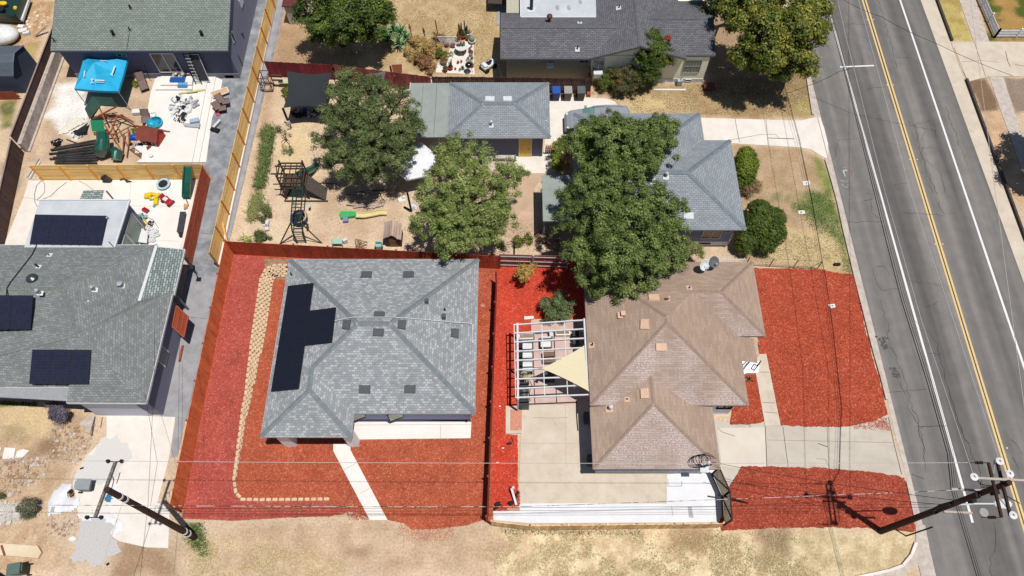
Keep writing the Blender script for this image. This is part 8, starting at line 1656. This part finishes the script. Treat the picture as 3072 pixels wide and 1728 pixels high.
ch_=thing('toy_armchair','pale teal toy armchair with black wheels left of the wooden hut','toy chair',P('f',1088,1045)); MB().box(P('f',1090,1040,.25),(.42,.42,.35)).box(P('f',1088,1020,.5),(.42,.1,.35)).build('seat',M('seat_teal',S(150,206,206)),ch_,bevel=.04); MB().tube([P('f',1060,1060,.1),P('f',1068,1060,.1)],.14,12).tube([P('f',1112,1060,.1),P('f',1120,1060,.1)],.14,12).build('wheel',m_k,ch_)
tr_=thing('ride_on_toy','white and grey ride-on toy beside the weeds above the fence corner','toy',P('f',252,895)); MB().box(P('f',255,870,.2),(.22,.4,.25)).box(P('f',252,915,.15),(.3,.3,.2),.2).box(P('f',232,888,.1),(.2,.14,.1)).build('body',M('toy_white2',S(232,234,238)),tr_,bevel=.03); MB().box(P('f',257,885,.35),(.12,.2,.04)).build('seat',m_gy,tr_)
# shade sail
sq=[P('b',300,532,2.5),P('b',642,545,2.4),P('b',600,815,2.2),P('b',275,810,2.3)]; sa=thing('shade_sail','black square shade sail stretched by the crimson fence','shade sail',(sum(sq,Vector())/4)*1); sa.location.z=0; b=MB(); N=10
def sail(c4,N,dip,pinch):
    vs=[];fs=[]; cn=sum(c4,Vector())/len(c4)
    for j in range(N+1):
        for i in range(N+1):
            u,v=i/N,j/N; p=c4[0].lerp(c4[1],u).lerp(c4[3].lerp(c4[2],u),v); e=max(0,1-4*u*(1-u)); f=max(0,1-4*v*(1-v))
            k=pinch*(4*u*(1-u)*f+4*v*(1-v)*e); p=p.lerp(cn,k); p.z-=dip*16*u*(1-u)*v*(1-v); vs.append(p)
    for j in range(N):
        for i in range(N): fs.append((j*(N+1)+i,j*(N+1)+i+1,(j+1)*(N+1)+i+1,(j+1)*(N+1)+i))
    return vs,fs
b.add(*sail(sq,N,.35,.13)); b.build('cloth',M('sail_black',S(44,48,52),S(54,58,62),scale=12),sa,smooth=True); b=MB()
for v in sq: b.tube([Vector((v.x,v.y,0)),v],.04,6)
b.build('post',m_black,sa)
junk('stored_things','boxes and tubs stored in the shade under the black sail','boxes',430,850,110,30,40,[m_bn,m_k,M('store_blue',S(60,90,150)),m_gy],211,0,.35,'b',hmax=.4)
simple(MB().box(P('b',312,920,.9),(.3,.05,.35),.2),'sign_board',m_w8,'small white box fixed to the dark post of the shade sail','box'); simple(MB().box(P('b',290,608,.5),(1.1,.5,.05),0),'tray',M('tray_lime',S(206,220,170)),'pale lime tray left of the black shade sail','tray')
sail2=[P('b',890,560,2.0),P('b',1045,530,2.2),P('b',1035,610,1.8),P('b',900,615,1.8)]; vs,fs=sail(sail2,6,.1,.1); simple(MB().add(vs,fs),'shade_cloth',M('cloth_grey',S(120,112,112)),'small grey shade cloth at the crimson fence','shade cloth')
bush('bright green leafy plant at the left side of the black shade sail',P('b',305,720),BL('b',[(305,690,.5,.4),(310,730,.4,.3)]),900,.09,lf_yel,160)
# wire cage rack
rk=thing('cage','empty rusty wooden cage frame at the top of the pine fence strip','cage',P('b',160,640)); b=MB(); q0,q1,q2,q3=P('b',125,690),P('b',200,690),P('b',205,630),P('b',140,630)
for v in(q0,q1,q2,q3): b.bar(v,v+Vector((0,0,1.5)),.05,.05)
for z in(.05,.8,1.5):
    for a,c in((q0,q1),(q1,q2),(q2,q3),(q3,q0)): b.bar(a+Vector((0,0,z)),c+Vector((0,0,z)),.05,.05)
b.build('frame',M('wood_rust',S(110,76,60)),rk); simple(MB().bar(P('b',185,568,1.2),P('b',262,572,1.2),.12,.2).bar(P('b',190,600,.8),P('b',270,602,.8),.1,.1),'shelf',m_dst,'dark weathered shelf boards behind the cage frame','shelf')
simple(MB().prism(PP('b',[(1105,580),(1180,575),(1180,640),(1120,668)]),1.3,1.4),'board',M('board_rust',S(128,66,44)),'square rust brown board leaning on the crimson fence right of the tree','board'); b=MB()
for k in range(4): b.bar(P('b',1042,560+k*14,1.3-.2*k),P('b',1115,585+k*14,1.3-.2*k),.03,.03)
b.bar(P('b',1042,545,1.5),P('b',1050,620,.3),.04,.04).bar(P('b',1112,575,1.5),P('b',1110,640,.3),.04,.04); simple(b,'trellis',M('trellis_pink',S(150,70,80)),'small reddish wire trellis at the crimson fence','trellis')
# white umbrella / canopy
um=thing('garden_umbrella','bright white hexagonal garden umbrella between the two trees','umbrella',P('f',1370,480)); c=Vector((0,0,2.5)); b=MB(); R6=1.75
for k in range(6):
    a0=k*math.pi/3+.25; a1=a0+math.pi/3; p0=Vector((math.cos(a0)*R6,math.sin(a0)*R6,1.95)); p1=Vector((math.cos(a1)*R6,math.sin(a1)*R6,1.95)); b.add([c,p0,p1,p1-Vector((0,0,.15)),p0-Vector((0,0,.15))],[(0,1,2),(1,4,3,2)])
b.build('canopy',M('umbrella_white',S(252,252,254),S(236,238,244),scale=2),um,local=True); MB().tube([(0,0,0),c],.03,8).build('pole',m_galv,um,local=True); um.location=P('f',1385,455,0)+Vector((0,-.9,0))
# old wooden shed at the top
sd_=thing('shed','weathered plank shed with a dark red roof under the glossy tree at the top','shed',P('b',385,150)); b=MB(); bb=P('b',385,170); x0s,x1s=P('b',325,180).x,P('b',470,180).x; y0s=P('b',400,183).y
n=6
for k in range(n): 
    xa=x0s+(x1s-x0s)*k/n; xb=x0s+(x1s-x0s)*(k+1)/n-.02; b.cube(xa,xb,y0s,y0s+.05,0,1.9)
b.cube(x0s,x1s,y0s+.06,y0s+2.2,0,1.88); b.build('wall',M('shed_planks',WC(176,168,166,.8),WC(146,136,134,.8),scale=4,stretch=(6,1,.4),vary=.12),sd_); MB().cube(x0s-.15,x1s+.15,y0s-.1,y0s+2.4,1.92,2.0).build('roof',M('roof_dark_red',S(120,62,60),S(96,48,48),scale=3),sd_)
# ================================================================ CACTUS GARDEN
pav=struct(MB().prism(PP('b',[(1425,480),(1490,455),(1540,330),(1700,300),(1708,560),(1420,545)]),0,.04).build('paving',m_conc2))
lt=thing('lattice_panel','white diagonal lattice panel standing among the potted succulents','lattice',P('b',1500,310)); b=MB(); la,lb,lc,ld_=P('b',1430,275,1.0),P('b',1575,278,1.0),P('b',1575,345,.1),P('b',1470,345,.1); fr=Vector((0,0,0))
for k in range(-6,14):
    for sgn in(1,-1):
        pts=[]
        for t in np.linspace(0,1,9):
            u=(k/13+sgn*t*.32); 
            if 0<=u<=1: pts.append(la.lerp(lb,u).lerp(ld_.lerp(lc,u),t))
        if len(pts)>1: b.bar(pts[0],pts[-1],.035,.015)
b.build('slats',m_tin,lt); b=MB(); b.bar(la,lb,.05,.04).bar(ld_,lc,.05,.04).bar(la,ld_,.05,.04).bar(lb,lc,.05,.04); b.build('frame',m_tin,lt)
rt=thing('round_table','round glass garden table with dark underside full of small succulents','table',P('b',1610,420)); c=P('b',1612,395,0); MB().cyl((0,0,.68),.52,.03,22).build('top',M('table_white',S(240,238,234),rough=.3),rt,local=True); rt.location=c
b=MB()
for k in range(4): a=k*1.57+.4; b.tube([(math.cos(a)*.42,math.sin(a)*.42,0),(math.cos(a)*.3,math.sin(a)*.3,.68)],.03,6)
b.build('leg',m_k,rt,local=True)
def pot(label,p,r,h,mat,plant,pm,grp='potted plants in the cactus garden'):
    t=thing('potted_plant',label,'potted plant',p,group=grp); MB().lathe((0,0,0),[(r*.7,0),(r*1.0,h*.85),(r*1.12,h*.86),(r*1.12,h),(r*.9,h),(r*.9,h*.85)],14).build('pot',mat,t,local=True); b=MB()
    if plant=='ball': b.ball((0,0,h+r*.5),r*.9,10)
    elif plant=='spikes':
        for k in range(14): a=k*2.4; e=random.uniform(.2,1.); b.bar((0,0,h),(math.cos(a)*r*1.8*e,math.sin(a)*r*1.8*e,h+r*2.2*(1.2-e)),.03,.015)
    elif plant=='column':
        for k in range(4): a=k*1.6; x,y=math.cos(a)*r*.45,math.sin(a)*r*.45; b.tube([(x,y,h),(x*1.2,y*1.2,h+random.uniform(.4,.9))],[.05,.04],7)
    else:
        for k in range(16): a=k*2.4; q=Vector((math.cos(a)*r*.8*(k/16)**.5,math.sin(a)*r*.8*(k/16)**.5,h+.05)); b.ball(q,r*.26,6)
    b.build('plant',pm,t,local=True); return t
m_tc=M('terracotta',S(176,84,56)); m_pw=M('pot_white',S(230,228,222)); m_pg=M('pot_grey',S(128,124,122)); m_p1=M('plant_green',S(84,108,64)); m_p2=M('plant_red',S(156,88,80)); m_p3=M('plant_grey',S(150,156,136)); m_p4=M('plant_orange',S(196,130,74))
rr=random.Random(77); kinds=['ball','spikes','column','cluster']; mats_=[m_tc,m_pw,m_pg,m_tc]; pl_m=[m_p1,m_p2,m_p3,m_p4,m_p2]
spots=[(1492,535,.2,.4,m_tc,'spikes',m_p1,'tall potted plant in a dark pot at the lower left of the paving'),(1530,520,.2,.3,m_tc,'column',m_p1,'terracotta pot with columnar cactus at the lower edge of the paving'),(1565,522,.08,.15,m_tc,'ball',m_p4,'tiny orange pot beside the columnar cactus'),
(1480,480,.25,.35,m_pg,'spikes',m_p4,'grey pot with orange spiky plant at the left of the paving'),(1672,470,.2,.2,m_pw,'cluster',m_p3,'pale pot right of the round table legs'),(1690,320,.28,.3,m_pw,'ball',m_p3,'large white pot with grey cactus at the right edge'),(1668,270,.2,.3,m_pw,'spikes',m_p3,'white pot near the tall cactus stems'),
(1665,300,.22,.3,m_tc,'cluster',m_p1,'red terracotta pot left of the large white pot'),(1622,280,.3,.35,m_tc,'ball',m_p1,'round cactus in terracotta pot above the table'),(1590,300,.2,.25,m_tc,'spikes',m_p4,'small terracotta pot at the lattice end'),(1548,350,.22,.2,m_pg,'cluster',m_p2,'dark bowl of red succulents below the lattice'),(1500,345,.2,.2,m_tc,'cluster',m_p2,'terracotta bowl of red succulents at the lattice foot'),
(1690,500,.16,.2,m_tc,'spikes',m_p2,'small pot beside the black kettle grill'),(1620,520,.12,.16,m_pg,'spikes',m_p1,'small dark pot at the lower edge left of the kettle grill'),(1600,530,.1,.14,m_pw,'ball',m_p1,'tiny white pot at the lower edge of the paving')]
for x,y,r,h,pm,kd,qm,lb_ in spots: pot(lb_,P('b',x,y,.04),r,h,pm,kd,qm)
for i in range(14):
    a=rr.uniform(0,6.28); d=rr.uniform(.1,.42); pot('small succulent pot standing on the round garden table',c+Vector((math.cos(a)*d,abs(math.sin(a))*d*.9,.71)),rr.uniform(.06,.1),.1,rr.choice([m_tc,m_pg]),'cluster',rr.choice([m_p2,m_p3,m_p1]),'succulent pots on the round garden table')
for i in range(22):
    x=rr.uniform(1575,1700); y=rr.uniform(300,490); 
    if 1580<x<1650 and 360<y<470: x=1690-rr.uniform(0,20)
    pot('small potted succulent crowding the paving around the round table',P('b',x,y,.04),rr.uniform(.07,.13),.14,rr.choice([m_tc,m_pg,m_pw]),rr.choice(['cluster','spikes']),rr.choice([m_p2,m_p3,m_p2,m_p1]),'small potted succulents around the round table')
b=MB()
for k in range(11): x=1585+k*7; p=P('b',x+rr.uniform(-3,3),285+rr.uniform(-15,10)); b.tube([p,p+Vector((rr.uniform(-.1,.1),rr.uniform(-.1,.1),rr.uniform(.8,1.7)))],[.06,.045],7)
simple(b,'column_cactus',M('cactus_dark',S(84,80,56)),'group of tall thin dark column cacti above the round table','cactus')
kg=thing('kettle_grill','shiny black kettle grill at the dark picket fence','grill',P('b',1668,545)); MB().ball((0,0,.85),.3,16,(1,1,.8)).build('kettle',M('enamel_black',S(30,32,38),rough=.12,spec=.8),kg,local=True,smooth=True); b=MB()
for k in range(3): a=k*2.1; b.tube([(math.cos(a)*.32,math.sin(a)*.32,0),(math.cos(a)*.12,math.sin(a)*.12,.7)],.02,6)
b.build('leg',m_galv,kg,local=True)
for i,(x,y,n,sz,mm,lab) in enumerate([(1300,330,2600,.5,leafmat('leaf_aloe',S(150,110,66),S(196,156,96),S(226,196,130)),'golden orange aloe bed left of the lattice'),(1400,370,2200,.45,leafmat('leaf_aloe',(0,0,0,1),(0,0,0,1),(0,0,0,1)),'golden aloe mass below the lattice'),(1330,460,2600,.5,leafmat('leaf_aloe_red',S(90,84,54),S(150,110,74),S(206,140,96)),'reddish spiky succulents at the lower left of the cactus garden'),(1440,290,1200,.35,leafmat('leaf_aloe_red',(0,0,0,1),(0,0,0,1),(0,0,0,1)),'dark reddish shrub above the lattice'),(1480,410,1300,.35,lf_yel,'lime green succulent mass left of the round table'),(1245,400,900,.35,leafmat('leaf_aloe',(0,0,0,1),(0,0,0,1),(0,0,0,1)),'small golden succulent right of the agave clump'),(1380,510,900,.35,leafmat('leaf_aloe_red',(0,0,0,1),(0,0,0,1),(0,0,0,1)),'low reddish succulents at the dark picket fence')]):
    bush(lab,P('b',x,y),BL('b',[(x-25,y-10,.35,sz),(x+25,y-5,.3,sz*.9),(x,y+25,.25,sz*.8)]),n,.075,mm,170+i,name='succulent',cat='succulent',aspect=.28,nclump=2.2) if False else tree(lab,P('b',x,y),BL('b',[(x-30,y-15,.45,sz),(x+30,y-5,.35,sz*.9),(x,y+30,.3,sz*.85)]),n,.09,mm,170+i,'succulent','succulent',trunk=.04,split=.2,twigs=False,clump=.2,aspect=.25,hemi=-.1)
for i,(x,y,h) in enumerate([(1252,330,1.7),(1350,330,1.3),(1435,265,1.6)]):
    p=P('b',x,y); t=thing('flower_spike',['tall aloe with a red flower spike right of the agave clump','thin dark stem standing in the golden aloe bed','thin dark stake above the lattice panel'][i],'plant',p); MB().tube([p,p+Vector((-.1,0,h))],.04,6).build('stem',m_p4 if i==0 else m_k,t)
    if i<2: MB().tube([p+Vector((-.1,0,h)),p+Vector((-.12,0,h+.5))],[.12,.02],8).build('flower',M('flower_red',S(216,90,60)) if i==0 else m_p1,t)
# ================================================================ WHITE PERGOLA AND SIDE PATIO
Zp=2.45; pg_=thing('pergola','white slatted pergola frame attached to the left side of the brown house','pergola',P('k',640,800))
def kz(x,y,z=Zp): return P('k',x,y,z)
rf=[((357,487),(870,452)),((362,550),(876,518)),((363,616),(878,588)),((364,686),(880,658)),((366,754),(740,735)),((368,825),(600,812)),((368,893),(740,880)),((368,966),(870,940)),((372,1032),(922,1010))]
for a,c in rf: MB().bar(kz(*a,Zp+.06),kz(*c,Zp+.06),.075,.12).build('rafter',m_tin,pg_)
MB().bar(kz(381,475),kz(385,1045),.12,.14).build('beam',m_tin,pg_); b=MB(); b.bar(kz(355,480,Zp+.1),kz(368,1035,Zp+.1),.05,.08); b.build('edge_slat',m_tin,pg_); MB().bar(kz(563,480,Zp+.14),kz(585,1022,Zp+.14),.05,.06).build('cross_slat',m_tin,pg_); MB().bar(kz(732,468,Zp+.14),kz(757,1015,Zp+.14),.05,.06).build('cross_slat',m_tin,pg_)
MB().bar(kz(882,440,2.6),kz(912,985,2.6),.14,.12).build('ledger',m_tin,pg_)
for x,y in((381,478),(385,1040),(383,760)): p=kz(x,y,0); v=kz(x,y); MB().bar(Vector((v.x,v.y,0)),v,.11,.11).build('post',m_tin,pg_)
ss=thing('shade_sail','cream triangular shade sail hooked to the brown house and the pergola','shade sail',kz(780,820,0)); tri=[kz(560,812,2.72),kz(882,640,2.85),kz(918,985,2.85)]; b=MB(); N=12; vs=[];fs=[];idx={}
cn=sum(tri,Vector())/3
for i in range(N+1):
    for j in range(N+1-i):
        a,b2=i/N,j/N; c_=1-a-b2; p=tri[0]*c_+tri[1]*a+tri[2]*b2; k=.16*4*(c_*a*(1-b2)+a*b2*(1-c_)*.5+b2*c_*(1-a)); p=p.lerp(cn,min(.5,k*.45)); p.z-=.5*a*b2*c_; idx[(i,j)]=len(vs); vs.append(p)
for i in range(N):
    for j in range(N-i):
        fs.append((idx[(i,j)],idx[(i+1,j)],idx[(i,j+1)])); 
        if (i+1,j+1) in idx: fs.append((idx[(i+1,j)],idx[(i+1,j+1)],idx[(i,j+1)]))
b.add(vs,fs); b.build('cloth',M('sail_cream',S(238,226,190),S(232,218,180),scale=8,rough=.7),ss,smooth=True)
b=MB(); b.tube([tri[0],kz(500,812,2.45)],.015,5); b.build('rope',m_tin,ss)
so_=thing('garden_sofa','white cushioned garden sofa with black frame along the left side of the pergola','sofa',P('k',440,740,.05)); xA_,xB_=P('k',398,700).x,P('k',492,700).x; yA_,yB_=P('k',0,835,.4).y,P('k',0,622,.4).y
MB().cube(xA_,xB_,yA_-.1,yB_+.05,.1,.3).cube(xA_-.05,xA_+.15,yA_-.1,yB_+.05,.3,.75).build('frame',m_k,so_)
for k in range(3): MB().cube(xA_+.17,xB_-.02,yA_+(yB_-yA_)*k/3+.02,yA_+(yB_-yA_)*(k+1)/3-.02,.3,.46).build('cushion',m_w8,so_,bevel=.05)
ar=thing('armchair','white cushioned armchair at the top of the pink pergola patio','armchair',P('k',592,635,.05)); q=P('k',590,640,.05); MB().box(q+Vector((0,0,.17)),(.8,.75,.3)).build('frame',m_k,ar); MB().box(q+Vector((0,0,.4)),(.68,.62,.16)).box(q+Vector((0,.33,.5)),(.7,.12,.3)).build('cushion',m_w8,ar,bevel=.05)
fp=thing('fire_table','low fire pit table with an orange centre inside the pergola','table',P('k',610,750,.05)); q=P('k',612,758,.05); MB().box(q+Vector((0,0,.2)),(.75,.5,.4)).build('body',m_pg,fp); MB().box(q+Vector((0,0,.42)),(.5,.28,.05)).build('basin',M('ember_orange',S(196,104,50),S(150,70,40),scale=8),fp)
simple(MB().box(P('k',612,712,.3),(.75,.3,.4)),'bench',M('bench_brown',S(140,110,96)),'short brown bench above the fire pit table','bench'); simple(MB().prism(PP('k',[(575,840),(660,840),(660,920),(580,925)]),.05,.08),'mat',M('mat_slate',S(96,90,98)),'slate coloured mat under the tip of the cream sail','mat')
simple(MB().ball(P('k',596,848,.4),.12,10),'ball',m_w8,'small white ball on the patio under the cream sail tip','ball'); simple(MB().cyl(P('k',525,912,.05),.1,.15,12),'drum',m_k,'small black round pot on the pink patio below the sofa','pot')
pb_=thing('planter','white edged raised planter with dry soil at the upper left of the pergola','planter',P('k',445,590,.05)); b=MB(); q=PP('k',[(392,572),(505,568),(503,606),(392,610)]); 
for k in range(4): b.bar(q[k]+Vector((0,0,.25)),q[(k+1)%4]+Vector((0,0,.25)),.1,.4)
b.build('box',m_tin,pb_); MB().sheet(q,.38).build('soil',M('soil',S(1,1,1)),pb_)
pc_=thing('planter','long raised planter of dry plants at the upper right of the pergola','planter',P('k',720,560,.05)); b=MB(); q=PP('k',[(660,545),(775,543),(775,578),(662,580)]); b.prism(q,0,.35); b.build('box',m_conc2,pc_); MB().prism(inset(q,.1),.35,.45).build('plants',M('plants_dry',S(180,150,110),S(120,110,70),scale=12,bump=1),pc_)
simple(MB().prism(PP('k',[(430,432),(500,428),(505,448),(432,455)]),0,.2),'step_block',m_conc2,'flat cream stone block at the top of the pergola','block')
simple(MB().prism(PP('k',[(550,580),(628,576),(628,598),(552,602)],.4),.35,.42),'bench',m_k,'black bench behind the white armchair','bench'); simple(MB().box(P('k',632,565,.3),(.22,.4,.6),.1),'stand',m_tin,'white stand between the two planters','stand')
for i,y in enumerate((560,592,630)): simple(MB().box(P('k',815,y,.4),(.4,.28,.75)),'storage_box',M('box_charcoal',S(70,72,78)),['upper','middle','lower'][i]+' charcoal storage box in the shade beside the brown house','storage box','charcoal storage boxes beside the brown house')
# smoker / grill train
gk=thing('barrel_grill','long grey barrel grill with black firebox at the lower left of the pergola','grill',P('k',430,1000,.05)); a=P('k',430,975,.85); c=P('k',430,1050,.8); MB().tube([a,c],.32,18).build('barrel',M('steel_grey',S(110,114,118),S(80,84,88),scale=4,rough=.35,metal=.4),gk); MB().box(P('k',430,1075,.45),(.62,.6,.7)).build('firebox',M('firebox',S(52,56,62),rough=.4),gk); MB().box(P('k',430,955,.55),(.6,.5,.6)).build('cabinet',M('firebox',S(1,1,1)),gk); MB().tube([P('k',460,1000,1.0),P('k',460,1040,1.0)],.03,6).build('handle',m_galv,gk)
junk('tools','black barbecue tools and pots above the barrel grill','tools',435,915,30,26,32,[m_k,m_gy,m_k],212,.05,.2,'k',hmax=.5)
bush('dry grassy plant in a pot behind the barrel grill',P('k',440,880),BL('k',[(440,870,.9,.3),(455,880,.8,.25)]),500,.06,leafmat('leaf_strawy',S(150,130,100),S(200,184,150),S(226,216,190)),213,name='potted_plant',cat='potted plant')
cable('garden_hose','thin dark hose curling right of the barrel grill','k',[(470,900),(490,940),(480,960),(470,1000),(475,1060)],.02,m_k,.08); cable('rod','thin rusty rod lying on the bright red mulch','k',[(197,1272),(250,1290)],.02,m_bn,.09,'rod')
# things in the red side yard / on the drive
dp=thing('downspout','white gutter pipe leaning on a black bag at the lower left of the back patio','pipe',P('l',360,870)); MB().bar(P('l',335,790,.7),P('l',372,915,.2),.13,.1).build('pipe',m_w8,dp); MB().ball(P('l',348,786,.75),.1,8).build('elbow',m_tin,dp)
lump('bag',PP('l',[(205,905),(250,895),(260,915),(235,955),(203,955)]),.3,m_k,15,.07,'black plastic bag at the lower end of the bright red side yard','bag',.1,.06); lump('bag',PP('l',[(298,905),(345,895),(380,825),(385,860),(370,905),(300,925)]),.25,m_k,16,.07,'black crumpled bag under the leaning white pipe','bag',.1,.06)
simple(MB().box(P('l',320,455,.15),(.3,.12,.12),.2).bar(P('l',335,405,.1),P('l',352,450,.2),.03,.03),'garden_tool',m_k,'small black garden tool lying on the bright red mulch','tool'); 
for i,(x,y,lab) in enumerate([(230,600,'white stone on the bright red mulch by the pale wire'),(272,490,'white scrap on the bright red mulch below the brick step'),(248,176,'pale scrap left of the brick step')]): simple(MB().ball(P('l',x,y,.08),.07,7,(1.2,.8,.5)),'scrap',m_w8,lab,'scrap')
simple(MB().lathe(P('k',120,343,.05),[(.13,0),(.15,.05),(.1,.06),(.07,.02)],12),'drain_cap',M('cap_pink',S(220,150,130)),'small round pinkish drain cap in the mulch right of the centre house','drain cap')
b=MB()
for k in range(9): b.box(P('l',388+k%2*6,815+k*13,.06),(.13,.1,.06),.2)
simple(b,'brick_edging',M('brick_red',S(176,96,76),vary=.2),'short row of loose bricks edging the back patio','brick edging'); simple(MB().prism(PP('l',[(303,938),(398,938),(398,958),(303,958)]),0,.12),'brick_step',M('brick_salmon',S(1,1,1)),'low brick step at the lower end of the bright red side yard','step')
for i,(x,y) in enumerate([(905,275),(930,590)]): 
    t=thing('air_conditioner',['grey outdoor air conditioner beside the brown house drive','small grey box unit at the front left corner of the brown house'][i],'air conditioner',P('l',x,y)); q=P('l',x-12,y,.05); MB().box(q+Vector((0,0,.3)),(.3,.6,.6)).build('case',M('case_grey',S(90,90,96)),t); MB().tube([q+Vector((-.16,0,.32)),q+Vector((-.14,0,.32))],.2,14).build('fan_grille',m_k,t)
cable('hose','dark rope along the edge of the shaded drive','l',[(822,135),(824,230),(828,300),(834,360)],.04,m_k,.06)
# water meter lids, curb things
for i,(r,q,lab,mm) in enumerate([('h',[(865,412),(920,408),(926,437),(872,443)],'rectangular concrete meter lid at the top of the green lawn patch',m_patio),('h',[(832,632),(880,630),(888,655),(840,658)],'pale meter lid in the middle of the green lawn patch',m_patio),('m',[(955,38),(1005,34),(1012,60),(975,64)],'white utility lid in the large red bed under the wires',m_patio),('d',[(125,762),(146,762),(146,778),(126,778)],'small round white lid on the lawn above the upper driveway',m_patio)]):
    t=thing('meter_lid',lab,'meter lid',P(r,*q[0])); z0=.06 if r=='m' else 0; MB().prism(PP(r,q),z0,z0+.05).build('lid',mm,t); c=sum(PP(r,q),Vector())/4; MB().box(c+Vector((0,0,z0+.055)),(.12,.07,.012),.2).build('hatch',m_k,t)
simple(MB().prism(PP('h',[(1098,1030),(1145,1030),(1146,1046),(1102,1046)]),0,.2),'newspaper_box',m_k,'small black box on the lawn end beside the wire fence','box')
simple(MB().ball(P('h',1935,1019,.2),.01,5),'x',m_k,'x','x') if False else None
# red flowers and brick by the cream house
simple(MB().prism(PP('c',[(700,655),(728,655),(728,728),(700,728)]),0,.3),'brick_pillar',M('brick_red',S(1,1,1)),'small red brick pillar right of the wheeled bins','brick pillar'); simple(MB().prism(PP('c',[(1200,672),(1440,672),(1442,684),(1200,682)]),0,.1),'kerb_stone',m_conc2,'narrow pale concrete edging below the cream gable','edging'); simple(MB().prism(PP('c',[(1572,640),(1650,640),(1655,684),(1575,682)]),0,.35),'brick_planter',M('brick_dark',S(120,70,60)),'low dark brick planter at the corner of the cream house','planter')
simple(MB().bar(P('c',510,1015,1.2),P('c',580,1010,1.2),.05,.04),'rail',m_tin,'short white rail between the garage and the hedge','rail')
